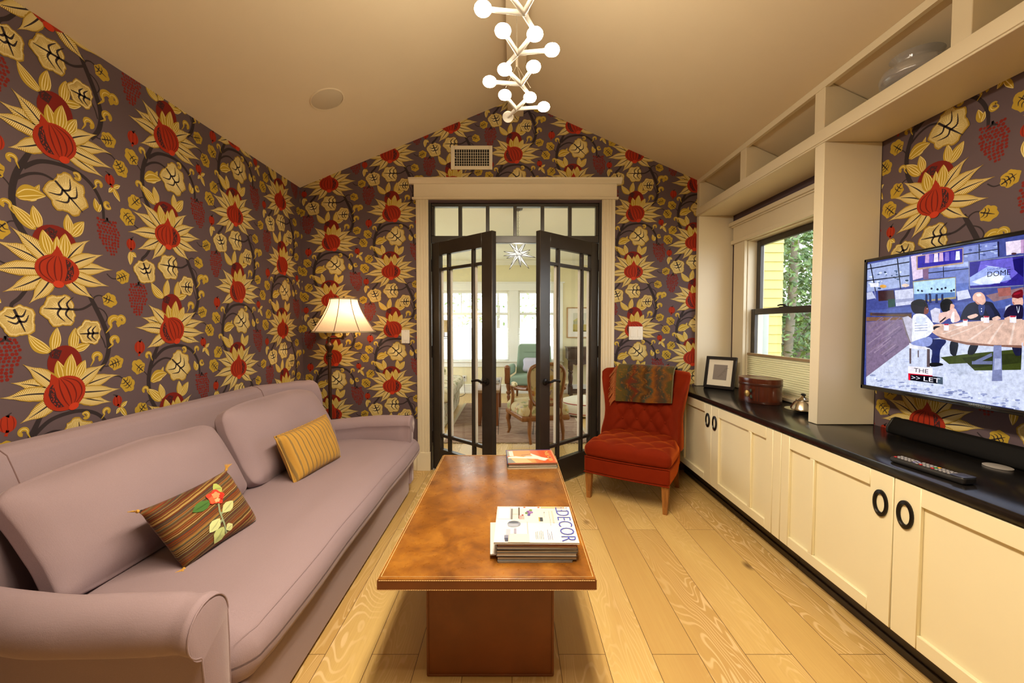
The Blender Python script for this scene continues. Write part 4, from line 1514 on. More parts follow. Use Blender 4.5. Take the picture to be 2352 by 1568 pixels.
 ('efeef8',[(234,214),(328,203),(325,190),(238,192)]),
 ('6b5a5e',[(236,191),(245,192),(247,125),(239,124)]),
 ('6b5a5e',[(274,185),(279,185),(280,155),(275,155)]),
 ('6b5a5e',[(314,193),(326,193),(329,118),(316,117)]),
 ('d9d7ea',[(322,353),(342,364),(362,359),(367,300),(333,305)]),
 ('d2d4ea',[(587,357),(602,365),(603,316),(586,316)]),
 ('26306a',[(320,232),(339,235),(362,236),(379,235),(388,233),(390,229),(390,223),(384,214),(375,204),(369,191),(367,171),(368,149),(366,133),(356,127),(344,129),(334,135),(333,151),(336,172),(335,189),(326,196),(313,199),(305,203),(305,213),(310,223)]),
 ('17171f',[(329,135),(341,138),(357,139),(370,139),(378,137),(383,134),(381,130),(368,126),(350,121),(335,120),(328,123),(326,130)]),
 ('1a1d33',[(407,226),(415,232),(427,234),(435,229),(437,213),(434,190),(430,174),(423,170),(415,173),(408,180),(405,194),(404,212)]),
 ('1a1d33',[(481,221),(490,226),(500,226),(507,222),(506,212),(501,197),(495,186),(487,180),(477,179),(471,182),(471,193),(475,209)]),
 ('23264a',[(612,222),(620,226),(633,225),(642,221),(645,213),(645,202),(643,193),(637,188),(630,186),(623,187),(617,197),(612,212)]),
 ('241a26',[(237,390),(243,396),(252,400),(262,403),(272,404),(283,403),(292,400),(300,394),(306,386),(311,377),(313,369),(313,361),(311,353),(308,347),(302,342),(295,339),(283,338),(268,340),(256,343),(249,348),(244,354),(240,362),(237,371),(236,381)]),
 ('8a5044',[(300,370),(305,370),(311,366),(315,361),(316,355),(315,347),(312,342),(307,339),(300,338),(296,340),(295,349),(297,362)]),
 ('f3f5fd',[(250,336),(262,342),(280,342),(295,339),(306,333),(315,324),(322,316),(329,308),(335,300),(339,292),(341,285),(342,279),(340,272),(335,265),(328,257),(320,249),(308,242),(295,235),(282,229),(269,223),(257,217),(248,220),(245,236),(246,261),(247,284),(246,304),(245,323)]),
 ('b9bed8',[(257,303),(312,306),(312,302),(257,299)]),
 ('b9bed8',[(257,292),(312,295),(313,291),(257,288)]),
 ('b9bed8',[(258,281),(313,284),(313,280),(258,277)]),
 ('b9bed8',[(258,270),(313,274),(313,269),(258,266)]),
 ('9aa6dd',[(248,220),(269,229),(298,239),(320,244),(330,241),(335,234),(336,226),(334,217),(327,208),(316,203),(297,202),(273,204),(254,207),(245,210),(242,214)]),
 ('f0cdbc',[(339,294),(350,297),(366,298),(377,297),(381,294),(382,289),(378,284),(367,280),(351,277),(340,276),(335,281),(335,289)]),
 ('2a2230',[(339,287),(347,289),(357,289),(365,288),(368,284),(368,279),(365,275),(358,272),(348,271),(340,272),(337,276),(337,282)]),
 ('191219',[(363,383),(367,389),(374,395),(381,398),(389,398),(397,396),(403,391),(407,386),(410,380),(410,372),(409,363),(405,352),(400,345),(392,342),(383,343),(375,345),(370,349),(367,355),(364,362),(362,369),(361,376)]),
 ('e9b9a6',[(402,375),(406,377),(412,375),(416,372),(417,367),(416,360),(414,355),(410,351),(405,349),(401,350),(400,357),(401,368)]),
 ('edc9c2',[(359,339),(366,343),(377,345),(388,346),(398,351),(408,357),(416,359),(422,355),(426,347),(430,339),(435,331),(439,321),(440,314),(435,308),(426,304),(418,303),(412,308),(406,316),(399,320),(387,313),(374,303),(365,299),(359,308),(357,325)]),
 ('3a2430',[(364,309),(370,314),(378,321),(384,325),(386,325),(387,323),(385,320),(379,314),(371,307),(365,303),(363,303),(362,305)]),
 ('fbf4fa',[(408,335),(410,341),(414,346),(417,344),(418,333),(419,316),(418,304),(415,301),(410,304),(406,308),(405,316),(406,326)]),
 ('1e2140',[(458,364),(466,372),(476,377),(488,379),(505,381),(524,380),(539,377),(547,373),(551,367),(555,358),(563,346),(571,332),(575,321),(571,315),(563,312),(549,310),(524,310),(491,310),(464,312),(450,311),(443,311),(440,316),(443,330),(449,349)]),
 ('3b4a86',[(502,368),(508,371),(516,371),(523,367),(524,356),(522,342),(520,332),(516,328),(511,328),(507,332),(504,343),(501,357)]),
 ('f0c3b2',[(481,400),(483,405),(486,410),(490,413),(496,415),(502,415),(508,414),(514,410),(519,404),(522,398),(524,391),(525,384),(525,378),(522,373),(518,368),(513,367),(507,370),(501,375),(495,380),(490,382),(486,383),(484,385),(482,389),(481,395)]),
 ('f3cdbf',[(466,326),(473,329),(485,333),(494,335),(499,333),(502,330),(501,326),(495,322),(486,318),(477,316),(471,318),(466,322)]),
 ('f3cdbf',[(548,317),(552,320),(559,323),(565,325),(570,322),(574,318),(575,314),(569,312),(560,310),(553,310),(550,311),(548,314)]),
 ('7d1128',[(605,396),(607,400),(610,405),(615,408),(621,411),(629,414),(635,412),(637,403),(637,390),(636,380),(633,376),(628,374),(623,375),(618,377),(612,382),(608,387),(606,390),(605,393)]),
 ('efc3b4',[(606,386),(610,387),(617,385),(623,383),(628,385),(633,386),(636,385),(638,377),(639,367),(637,360),(630,357),(621,358),(613,361),(608,368),(606,379)]),
 ('231a44',[(586,336),(588,344),(592,351),(596,356),(601,359),(606,361),(613,362),(621,363),(630,363),(637,359),(641,345),(642,326),(638,313),(624,309),(604,312),(588,316),(583,322),(584,329)]),
 ('efc3b4',[(586,316),(591,319),(598,322),(603,322),(605,321),(606,317),(605,314),(601,311),(595,308),(590,307),(587,309),(586,313)]),
 ('0f0b14',[(242,384),(247,388),(256,393),(265,396),(273,397),(282,395),(290,392),(296,387),(300,380),(301,375),(298,372),(290,371),(282,371),(275,373),(267,377),(260,380),(252,381),(245,382)]),
 ('6a3a34',[(302,372),(304,371),(307,369),(310,366),(311,364),(310,361),(309,359),(307,358),(305,359),(303,360),(301,364),(301,369)]),
 ('f5f0f6',[(311,361),(310,360),(308,360),(307,362),(308,363),(310,363)]),
 ('0c0810',[(367,380),(370,384),(377,388),(384,391),(390,390),(396,386),(399,383),(397,380),(392,376),(387,374),(379,374),(371,377)]),
 ('d79c8c',[(486,390),(487,389),(491,384),(495,380),(499,376),(504,372),(506,370),(504,369),(499,370),(495,373),(491,379),(487,386)]),
 ('fff0e6',[(494,408),(496,409),(500,410),(504,410),(507,408),(510,405),(511,403),(508,401),(503,399),(498,399),(496,401),(494,405)]),
 ('2a2f58',[(523,360),(525,365),(531,366),(537,364),(545,354),(552,341),(556,330),(554,324),(547,320),(541,322),(534,332),(527,348)]),
 ('e9ecff',[(514,353),(514,351),(512,351),(511,353),(512,355),(513,355)]),
 ('e9ecff',[(515,343),(514,341),(512,341),(511,344),(512,346),(514,346)]),
 ('a81a38',[(609,398),(610,400),(614,402),(619,404),(623,405),(628,405),(631,405),(630,402),(627,399),(622,397),(617,396),(612,397)]),
 ('c98f80',[(608,373),(610,373),(612,371),(614,369),(614,366),(613,363),(612,362),(610,365),(609,370)]),
 ('b03040',[(612,370),(611,369),(609,369),(608,370),(609,371),(611,371)]),
 ('dfe2f6',[(620,355),(620,357),(621,357),(622,355),(623,349),(624,341),(625,337),(626,341),(627,349),(628,355),(628,357),(629,357),(629,355),(629,347),(628,337),(626,332),(624,337),(622,347)]),
 ('dfe6fb',[(262,328),(267,332),(275,334),(284,333),(293,329),(301,323),(306,316),(306,308),(302,300),(296,295),(287,294),(277,296),(268,300),(263,309),(261,319)]),
 ('9a7264',[(334,263),(372,237),(468,217),(642,214),(642,225),(511,225),(421,234),(366,248)]),
 ('e3c2b2',[(332,264),(350,280),(380,292),(446,304),(549,310),(638,313),(642,223),(552,221),(467,227),(392,239),(351,251)]),
 ('f0d8cc',[(401,248),(508,294),(514,294),(412,247)]),
 ('f0d8cc',[(467,233),(550,298),(555,298),(477,231)]),
 ('f0d8cc',[(536,226),(581,303),(586,303),(545,224)]),
 ('f0d8cc',[(603,224),(615,307),(620,307),(611,223)]),
 ('f0d8cc',[(371,258),(465,294),(471,294),(382,256)]),
 ('fdf9ff',[(416,294),(451,301),(467,294),(433,288)]),
 ('8c93bd',[(557,219),(581,220),(588,94),(556,89)]),
 ('b9c0e2',[(562,172),(581,173),(583,135),(561,130)]),
 ('7c83a8',[(496,157),(552,192),(554,180),(509,151)]),
 ('7c83a8',[(488,156),(555,162),(555,150),(488,144)]),
 ('f7f4ff',[(380,298),(399,298),(400,271),(381,271)]),
 ('c23a52',[(380,298),(399,298),(398,292),(382,292)]),
 ('f7f4ff',[(521,326),(539,325),(540,301),(522,301)]),
 ('c23a52',[(521,326),(539,325),(538,320),(523,320)]),
 ('f7f4ff',[(451,315),(467,314),(468,289),(452,289)]),
 ('c23a52',[(451,315),(467,314),(465,309),(453,309)]),
 ('f7f4ff',[(602,325),(621,324),(622,300),(603,301)]),
 ('c23a52',[(602,325),(621,324),(619,319),(604,319)]),
 ('f7f4ff',[(522,314),(521,308),(517,306),(514,308),(512,314),(513,319),(517,321),(520,319)]),
 ('fbf6ff',[(235,113),(342,115),(342,85),(236,82)]),
 ('0c0a1c',[(245,80),(384,82),(385,53),(246,52)]),
 ('5a6a7c',[(361,82),(384,82),(385,53),(362,53)]),
 ('e0143a',[(236,82),(342,84),(343,81),(246,78),(247,52),(238,52)]),
]
# ------------------------------------------------------------------ built-in bookcase over the window and television
SX, SZ0, SZ1 = 1.575, 2.178, 2.248
bc = thing('bookcase', 'cream built-in shelving unit with cubbies running under the sloped ceiling', 'bookcase', (SX, 2.14, 0.743))
s = MB().box(SX, XR - 0.003, YF, YB - 0.002, SZ0, SZ1)
s.box(SX - 0.006, SX + 0.01, YF, YB - 0.002, SZ0 + 0.008, SZ1)
build('shelf', s, M['cream'], bc, bevel=0.002, bseg=1)
for (a, b) in ((3.555, 3.598), (2.140, 2.207), (0.755, 0.822)):
    u = MB().box(SX, XR - 0.003, a, b, 0.7435, SZ0 - 0.001)
    build('upright', u, M['cream'], bc, bevel=0.002, bseg=1)
for (a, b) in ((3.555, 3.598), (2.856, 2.926), (2.146, 2.216), (1.470, 1.540), (0.755, 0.822), (0.05, 0.12)):
    u = MB().prism([(SX, SZ1 + 0.001), (XR - 0.003, SZ1 + 0.001), (XR - 0.003, ceil_z(XR) - 0.004), (SX, ceil_z(SX) - 0.003)], a, b, 'y')
    build('divider', u, M['cream'], bc, bevel=0.002, bseg=1)
build('top_rail', MB().prism([(SX - 0.003, 2.452), (SX + 0.018, 2.452), (SX + 0.018, ceil_z(SX + 0.018) - 0.002), (SX - 0.003, ceil_z(SX - 0.003) - 0.002)], YF, YB - 0.002, 'y'),
      M['cream'], bc)
build('back_panel', MB().box(XR - 0.0028, XR - 0.0008, YF, YB - 0.002, SZ1, ceil_z(XR) - 0.004), M['cream'], bc)

# glass vase in a cubby
v = MB()
prof = [(0.05, 0.0), (0.10, 0.006), (0.145, 0.045), (0.152, 0.075), (0.14, 0.105), (0.105, 0.128), (0.085, 0.140), (0.088, 0.152), (0.108, 0.168),
        (0.110, 0.170), (0.104, 0.168), (0.082, 0.152), (0.079, 0.140), (0.10, 0.124), (0.134, 0.103), (0.146, 0.075), (0.139, 0.047), (0.095, 0.010), (0.0001, 0.006)]
v.lathe([(r * 0.80, q * 0.80) for r, q in prof], (1.702, 1.80, SZ1 + 0.001), 40, caps=False)
v.lathe([(0.0001, 0.0), (0.04, 0.0)], (1.702, 1.80, SZ1 + 0.001), 40, caps=False)
tag(build('glass_vase', v, M['vase_glass']), 'squat clear glass vase in a cubby under the ceiling', 'vase')

# ------------------------------------------------------------------ base cabinets and black counter
CX0, CZ1 = 1.372, 0.743
tag(build('countertop', MB().box(CX0, XR - 0.002, YF + 0.003, YB - 0.003, 0.712, CZ1), M['counter'], bevel=0.003), 'long black stone countertop over the cream cabinets', 'counter')


def cab_door(root, y0, y1, small_far, handle_y):
    z0, z1, xf = 0.146, 0.704, 1.380
    d = MB()
    sm = 0.142
    ya, yb = y0 + 0.002, y1 - 0.002
    outer, pull = 0.060, 0.098
    d.box(xf + 0.014, xf + 0.020, ya, yb, z0, z1)
    cuts = ([ya, ya + pull, yb - outer - sm - 0.028, yb - outer - sm, yb - outer, yb] if small_far
            else [ya, ya + outer, ya + outer + sm, ya + outer + sm + 0.028, yb - pull, yb])
    d.box(xf, xf + 0.0145, cuts[0], cuts[1], z0, z1).box(xf, xf + 0.0145, cuts[4], cuts[5], z0, z1)
    d.box(xf, xf + 0.0145, cuts[2], cuts[3], z0 + 0.05, z1 - 0.064)
    d.box(xf, xf + 0.0145, cuts[1], cuts[4], z0, z0 + 0.05).box(xf, xf + 0.0145, cuts[1], cuts[4], z1 - 0.064, z1)
    o = build('door', d, M['cabinet'], root, bevel=0.0022, bseg=1)
    h = MB()
    n = 28
    for k in range(n):
        for rr in (0, 1):
            pass
    ring = []
    ro, ri = (0.031, 0.050), (0.019, 0.034)
    st = len(h.v)
    for k in range(n):
        t = 2 * PI * k / n
        cs, sn = math.cos(t), math.sin(t)
        for (a, b, x) in ((ro[0], ro[1], xf), (ro[0], ro[1], xf - 0.006), (ri[0] + 0.004, ri[1] + 0.004, xf - 0.009), (ri[0], ri[1], xf - 0.004), (ri[0], ri[1], xf)):
            h.v.append((x, handle_y + a * cs, 0.590 + b * sn))
    for k in range(n):
        k2 = (k + 1) % n
        for i in range(4):
            h.face((st + k * 5 + i, st + k2 * 5 + i, st + k2 * 5 + i + 1, st + k * 5 + i + 1))
    build('handle', h, M['black_iron'], o)['label'] = 'black oval ring pull'
    return o


for (ya, ym, yb, hy, lab) in ((2.189, 2.872, 3.550, (2.822, 2.922), 'cream two-door base cabinet under the window'),
                              (0.86, 1.490, 2.121, (1.442, 1.540), 'cream two-door base cabinet under the television')):
    c = thing('base_cabinet', lab, 'cabinet', (1.60, (ya + yb) / 2, 0.0), group='cream base cabinets')
    build('body', MB().box(1.4002, XR - 0.004, ya - 0.001, yb + 0.001, 0.140, 0.711), M['cabinet'], c)
    build('toe_kick', MB().box(1.488, XR - 0.004, ya - 0.001, yb + 0.001, 0.0, 0.1395).box(1.478, 1.488, ya - 0.001, yb + 0.001, 0.0, 0.03), M['toe'], c, bevel=0.002, bseg=1)
    build('front_lip', MB().box(1.384, 1.4, ya, yb, 0.1405, 0.1450), M['toe'], c)
    cab_door(c, ya, ym, False, hy[0])
    cab_door(c, ym, yb, True, hy[1])
    if ya > 2:
        build('filler', MB().box(1.380, 1.4, 2.123, 2.187, 0.146, 0.704).box(1.4002, XR - 0.004, 2.1225, 2.1878, 0.14, 0.711), M['cabinet'], c, bevel=0.002, bseg=1)
        build('toe_kick', MB().box(1.488, XR - 0.004, 2.1225, 2.1878, 0.0, 0.1395).box(1.478, 1.488, 2.1225, 2.1878, 0.0, 0.03), M['toe'], c)
c = thing('base_cabinet', 'cream base cabinet nearest the camera, running out of the frame', 'cabinet', (1.60, 0.2, 0.0), group='cream base cabinets')
build('body', MB().box(1.4002, XR - 0.004, YF + 0.004, 0.858, 0.140, 0.711), M['cabinet'], c)
build('toe_kick', MB().box(1.488, XR - 0.004, YF + 0.004, 0.858, 0.0, 0.1395), M['toe'], c)
cab_door(c, 0.18, 0.858, True, 0.23)

# ------------------------------------------------------------------ television
tv = thing('television', 'large black flat television on the wallpapered wall showing a talk show', 'television', (1.80, 1.52, 1.26))
TY0, TY1, TZ0, TZ1, TX = 0.965, 2.080, 0.942, 1.578, 1.745
b = MB().box(TX + 0.004, TX + 0.050, TY0, TY1, TZ0, TZ1)
build('housing', b, M['gloss_black'], tv, bevel=0.006)
b = MB()
for (a0, a1, c0, c1) in ((TY0, TY1, TZ1 - 0.016, TZ1), (TY0, TY1, TZ0, TZ0 + 0.020), (TY0, TY0 + 0.014, TZ0, TZ1), (TY1 - 0.014, TY1, TZ0, TZ1)):
    b.box(TX - 0.004, TX + 0.006, a0, a1, c0, c1)
build('bezel', b, M['gloss_black'], tv, bevel=0.003)
build('wall_mount', MB().box(TX + 0.050, XR - 0.002, 1.3, 1.75, 1.1, 1.42), M['black_plastic'], tv)
scr = MB()
SY, SB = 2.066, 0.962


def sc(a, b, k):
    return (TX + 0.002 - k * 0.00002, SY - a, SB + b)


scr.col = lin('525ca0')
scr.poly([sc(0, 0, 0), sc(1.087, 0, 0), sc(1.087, 0.600, 0), sc(0, 0.600, 0)])
for x in ((0.62, 0.0, 1.087, 0.22, 'd5dcf2'), (0.62, 0.22, 1.0, 0.31, 'e3c2b2'), (0.72, 0.30, 0.9, 0.45, '231a44')):
    scr.col = lin(x[4])
    scr.poly([sc(x[0], x[1], 1), sc(x[2], x[1], 1), sc(x[2], x[3], 1), sc(x[0], x[3], 1)])
for k, (cc, pts) in enumerate(TVS):
    scr.col = lin(cc)
    P = [(max(0, min(640, p[0])) / 1000, max(0, min(600, p[1])) / 1000) for p in pts]
    for t3 in geometry.tessellate_polygon([[Vector((p[0], p[1], 0)) for p in P]]):
        scr.poly([sc(P[i][0], P[i][1], k + 2) for i in t3])
K = len(TVS) + 4
for (s_, x, y, ww, hh, cc) in (('THE', 0.262, 0.0905, 0.062, 0.0175, '3a1c30'), ('>>', 0.252, 0.0590, 0.038, 0.014, 'e8e4f4'), ('LET', 0.306, 0.0575, 0.068, 0.0175, 'f2effc'),
                               ('#TheTalk', 0.238, 0.031, 0.098, 0.012, 'eef2fd'),
                               ('DOME', 0.528, 0.468, 0.071, 0.019, '10103a'), ('UNDER THE', 0.528, 0.4905, 0.071, 0.007, '5a5f9c')):
    scr.col = lin(cc)
    put_text(scr, s_, lambda a, b: sc(x + a, y + b, K), ww, hh)
build('screen', scr, M['screen'], tv, colors=True, smooth=False)
lg = MB()
put_text(lg, 'SAMSUNG', lambda a, b: (TX - 0.0045, 1.585 - a, TZ0 + 0.0085 + b), 0.075, 0.0075)
build('maker_mark', lg, M['steel'], tv)

# things on the counter
sb = MB()
prof = [(0.0, 0.0), (0.062, 0.0), (0.070, 0.008), (0.070, 0.030), (0.045, 0.070), (0.030, 0.076), (0.008, 0.072), (0.0, 0.06)]
sb.prism([(1.845 - 0.062 + p[0] * 0.9 - 0.0, 0.7435 + p[1]) if 0 else (1.850 - p[0], 0.7435 + p[1]) for p in prof], 1.02, 1.962, 'y')
st_ = thing('soundbar', 'long black soundbar lying on the counter under the television', 'soundbar', (1.815, 1.5, CZ1))
build('body', sb, M['speaker_cloth'], st_, bevel=0.004)
build('end_cap', MB().prism([(1.850 - p[0] * 1.02, 0.7435 + p[1] * 1.02) for p in prof], 1.9621, 1.974, 'y'), M['black_plastic'], st_, bevel=0.003)

rm = thing('remote_control', 'black remote control with rows of coloured buttons on the black counter', 'remote control', (1.448, 1.432, CZ1 + 0.0005), rz=0.0)
a_ = Vector((1.437, 1.552, 0)); b_ = Vector((1.458, 1.310, 0))
dv = (b_ - a_).normalized()
RM = Matrix(((dv.x, -dv.y, 0, 1.448), (dv.y, dv.x, 0, 1.432), (0, 0, 1, CZ1 + 0.0005), (0, 0, 0, 1)))
L_ = (b_ - a_).length
r = MB().rbox((L_ / 2, 0.025, 0.0105), 0.0095, 6, 3, lambda x, y, z: (x, y, z + 0.0105 + (0.006 * sstep(0.085, 0.12, x) if z > 0 else 0)))
r.xf(RM)
build('body', r, M['black_plastic'], rm)
g = MB().rbox((0.020, 0.0235, 0.002), 0.0018, 3, 2, lambda x, y, z: (x + 0.099, y, z + 0.0245))
g.xf(RM)
build('glossy_tip', g, simple('blue_grey_gloss', (0.06, 0.07, 0.12), 0.15), rm)
bt = MB().rbox((0.0045, 0.0035, 0.0016), 0.0012, 1, 2)
bm_ = [simple('grey_button', (0.30, 0.29, 0.30), 0.4), simple('red_button', (0.5, 0.02, 0.02), 0.4), simple('green_button', (0.03, 0.28, 0.05), 0.4), simple('amber_button', (0.7, 0.35, 0.03), 0.4),
       simple('blue_button', (0.05, 0.08, 0.5), 0.4), simple('violet_grey_button', (0.22, 0.21, 0.42), 0.4)]
protos = {}
for i in range(15):
    x = -0.105 + i * 0.0125
    ks = (-1, 0, 1)
    if i == 5:
        ks = (-0.6, 0.6)
    for k in ks:
        mi = 0
        if i == 10:
            mi = {-1: 1, 0: 2, 1: 3}[k]
        if i in (0, 7):
            mi = 1 if k == -1 else 0
        if i in (5,):
            mi = 5
        p = RM @ Vector((x, k * 0.0135, 0.0222))
        if mi not in protos:
            q = MB(); q.v = list(bt.v); q.f = list(bt.f); q.mi = list(bt.mi); q.c = list(bt.c)
            R3 = RM.to_3x3().to_4x4()
            q.xf(R3)
            o = build('button', q, bm_[mi], rm, local=True)
            protos[mi] = o
        else:
            o = protos[mi].copy()
            COL.objects.link(o)
            o.parent = rm
        o.location = ROOT[rm].inverted() @ p

gr = MB().lathe([(0.0001, 0.0), (0.042, 0.0), (0.042, 0.002), (0.038, 0.0035), (0.0001, 0.0035)], (1.752, 1.490, CZ1 + 0.0005), 36, sx=0.8, caps=False)
tag(build('cable_grommet', gr, simple('matt_grey_metal', (0.30, 0.28, 0.27), 0.45)), 'flat oval grey cable cover set in the counter beside the soundbar', 'cable cover')

# framed sketch leaning beside the window
def slab(cn, ux, uy, un, a0, a1, b0, b1, n0, n1, mb):
    s = len(mb.v)
    mb.box(a0, a1, b0, b1, n0, n1)
    for i in range(s, len(mb.v)):
        p = mb.v[i]
        mb.v[i] = tuple(cn + ux * p[0] + uy * p[1] + un * p[2])


pf = thing('picture_frame', 'small black frame with a grey sketch leaning on the counter by the window', 'picture frame', (1.68, 3.38, CZ1))
c0 = Vector((1.598, 3.470, CZ1 + 0.001))
c1 = Vector((1.752, 3.285, CZ1 + 0.001))
ux = (c1 - c0).normalized()
W_ = (c1 - c0).length
out = Vector((ux.y, -ux.x, 0)).normalized()        # faces the room
if out.x > 0:
    out = -out
uy = (Vector((0, 0, 1)) * math.cos(0.22) - out * math.sin(0.22)).normalized()
un = ux.cross(uy).normalized()
if un.dot(out) < 0:
    un = -un
H_ = 0.262
f = MB()
for (a0, a1, b0, b1) in ((0, W_, 0, 0.024), (0, W_, H_ - 0.024, H_), (0, 0.024, 0.024, H_ - 0.024), (W_ - 0.024, W_, 0.024, H_ - 0.024)):
    slab(c0, ux, uy, un, a0, a1, b0, b1, -0.012, 0.012, f)
build('frame', f, M['frame_black'], pf, bevel=0.0015, bseg=1)
f = MB(); slab(c0, ux, uy, un, 0.022, W_ - 0.022, 0.022, H_ - 0.022, -0.006, 0.002, f)
build('mat', f, M['mat_board'], pf)
f = MB()
f.col = (0.27, 0.235, 0.22, 1)
slab(c0, ux, uy, un, 0.066, W_ - 0.066, 0.072, H_ - 0.066, 0.0018, 0.0028, f)
f.col = (0.06, 0.05, 0.05, 1)
for k in range(9):
    t = k / 8
    s = len(f.v)
    slab(c0, ux, uy, un, 0.105 + 0.055 * t, 0.118 + 0.055 * t + 0.006 * (k % 3), 0.095 + 0.075 * t, 0.0965 + 0.075 * t, 0.0028, 0.0032, f)
build('sketch', f, inked('sketch_ink', 0.8), pf, colors=True, smooth=False)
f = MB(); slab(c0, ux, uy, -un, W_ / 2 - 0.02, W_ / 2 + 0.02, 0.01, 0.2, 0.012, 0.018, f)
build('easel_back', f, M['frame_black'], pf)

# oval lacquered box
bxr = thing('lacquer_box', 'oval red lacquered wooden box with a brass clasp on the counter under the window', 'box', (1.655, 2.86, CZ1))
OA, OB = 0.100, 0.142
cen = (1.668, 2.80, CZ1 + 0.0005)
rotz = Matrix.Translation(cen) @ Matrix.Rotation(0.35, 4, 'Z')


def oval(prof):
    m = MB().lathe(prof, (0, 0, 0), 56, caps=False)
    for i, p in enumerate(m.v):
        m.v[i] = (p[0] * OA, p[1] * OB, p[2])
    return m.xf(rotz)


build('body', oval([(0.0001, 0.0), (1.0, 0.0), (1.0, 0.112), (0.0001, 0.112)]), M['box_red'], bxr)
build('lid', oval([(1.012, 0.1125), (1.022, 0.114), (1.022, 0.158), (1.012, 0.162), (0.965, 0.1605), (0.0001, 0.1605)]), M['box_red'], bxr)
for z0, z1 in ((0.0006, 0.016),):
    build('band', oval([(1.001, z0), (1.008, z0 + 0.001), (1.008, z1), (1.001, z1)]), M['box_band'], bxr)
build('rim', oval([(1.0225, 0.116), (1.027, 0.117), (1.027, 0.130), (1.0225, 0.131)]), M['box_band'], bxr)
def on_oval(t, k=1.012):
    return rotz @ Vector((OA * k * math.cos(t), OB * k * math.sin(t), 0))
for t in (3.50, 3.62):
    s = MB()
    p0, p1 = on_oval(t - 0.028), on_oval(t + 0.028)
    q0, q1 = on_oval(t - 0.028, 0.99), on_oval(t + 0.028, 0.99)
    s.prism([(p0.x, p0.y), (p1.x, p1.y), (q1.x, q1.y), (q0.x, q0.y)], CZ1 + 0.016, CZ1 + 0.113)
    build('strap', s, M['box_band'], bxr)
pc = on_oval(3.05, 1.0)
nrm_ = Vector((pc.x - cen[0], pc.y - cen[1], 0)).normalized()
cl = MB().lathe([(0.0001, 0.006), (0.012, 0.005), (0.021, 0.002), (0.022, 0.0), (0.0001, 0.0)], (0, 0, 0), 20, caps=False)
cl.xf(Matrix.Translation((pc.x, pc.y, CZ1 + 0.060)) @ nrm_.to_track_quat('Z', 'Y').to_matrix().to_4x4())
build('clasp', cl, M['brass'], bxr)
lf = MB().ball((pc.x - 0.002, pc.y - 0.045, CZ1 + 0.085), 0.004, 0.012, 0.014, 10, 6).ball((pc.x - 0.002, pc.y - 0.05, CZ1 + 0.045), 0.004, 0.012, 0.014, 10, 6)
build('painted_leaf', lf, simple('dark_green_paint', (0.02, 0.035, 0.02), 0.4), bxr)

# silver dish on its saucer
PX, PY = 1.735, 2.475
tag(build('silver_saucer', MB().lathe([(0.0001, 0.004), (0.045, 0.004), (0.075, 0.010), (0.094, 0.016), (0.095, 0.0175), (0.074, 0.0125), (0.045, 0.007), (0.0001, 0.007)], (PX, PY, CZ1 - 0.003), 44, caps=False), M['chrome']),
    'silver saucer under the lidded silver bowl', 'saucer')
sv = thing('silver_bowl', 'small lidded silver bowl with dark finial beside the bookcase upright', 'bowl', (PX, PY, CZ1 + 0.005))
build('body', MB().lathe([(0.0001, 0.0), (0.040, 0.0), (0.062, 0.006), (0.066, 0.014), (0.060, 0.028), (0.048, 0.050), (0.036, 0.062), (0.0001, 0.062)], (PX, PY, CZ1 + 0.0045), 40, caps=False), M['chrome'], sv)
build('lid', MB().lathe([(0.038, 0.0625), (0.040, 0.066), (0.030, 0.074), (0.016, 0.082), (0.010, 0.088), (0.0001, 0.089)], (PX, PY, CZ1 + 0.0045), 32, caps=False), M['chrome'], sv)
build('finial', MB().ball((PX, PY, CZ1 + 0.1), 0.009, 0.020, 0.008, 14, 8).cyl((PX, PY, CZ1 + 0.09), 0.006, 0.012), M['black_iron'], sv)

# ------------------------------------------------------------------ coffee table
ct = thing('coffee_table', 'long brown leather-covered coffee table on a block pedestal in front of the sofa', 'coffee table', (-0.077, 1.865, 0))
TX0, TX1, TY0_, TY1_ = -0.411, 0.257, 1.248, 2.480
build('table_top', MB().box(TX0, TX1, TY0_, TY1_, 0.443, 0.480), M['leather'], ct, bevel=0.004)
e = MB()
for (x0, x1, y0, y1) in ((TX0, TX1, TY0_ - 0.0015, TY0_ + 0.001), (TX0, TX1, TY1_ - 0.001, TY1_ + 0.0015), (TX0 - 0.0015, TX0 + 0.001, TY0_, TY1_), (TX1 - 0.001, TX1 + 0.0015, TY0_, TY1_)):
    e.box(x0, x1, y0, y1, 0.447, 0.474)
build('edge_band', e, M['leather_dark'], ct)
st = MB()
def stitches(p, q, n, r=0.0013):
    p, q = Vector(p), Vector(q)
    for i in range(n):
        a, b = p.lerp(q, (i + 0.12) / n), p.lerp(q, (i + 0.88) / n)
        st.tube([a, b], r, 5)
for z in (0.4755, 0.4462):
    stitches((TX0 + 0.004, TY0_ - 0.002, z), (TX1 - 0.004, TY0_ - 0.002, z), 95)
    stitches((TX1 + 0.002, TY0_, z), (TX1 + 0.002, TY1_, z), 150)
    stitches((TX0 - 0.002, TY0_, z), (TX0 - 0.002, TY1_, z), 150)
z = 0.4802
st.tube([(TX0 + 0.008, TY0_ + 0.010, z), (TX1 - 0.008, TY0_ + 0.010, z), (TX1 - 0.008, TY1_ - 0.01, z), (TX0 + 0.008, TY1_ - 0.01, z)], 0.0013, 6, closed=True)
build('stitching', st, M['stitch'], ct)
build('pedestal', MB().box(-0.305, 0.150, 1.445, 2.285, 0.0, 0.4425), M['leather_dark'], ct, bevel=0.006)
e = MB()
for x in (-0.297, 0.142):
    e.tube([(x, 1.4435, 0.012), (x, 1.4435, 0.435)], 0.0011, 5)
e.tube([(-0.297, 1.4435, 0.012), (0.142, 1.4435, 0.012)], 0.0011, 5)
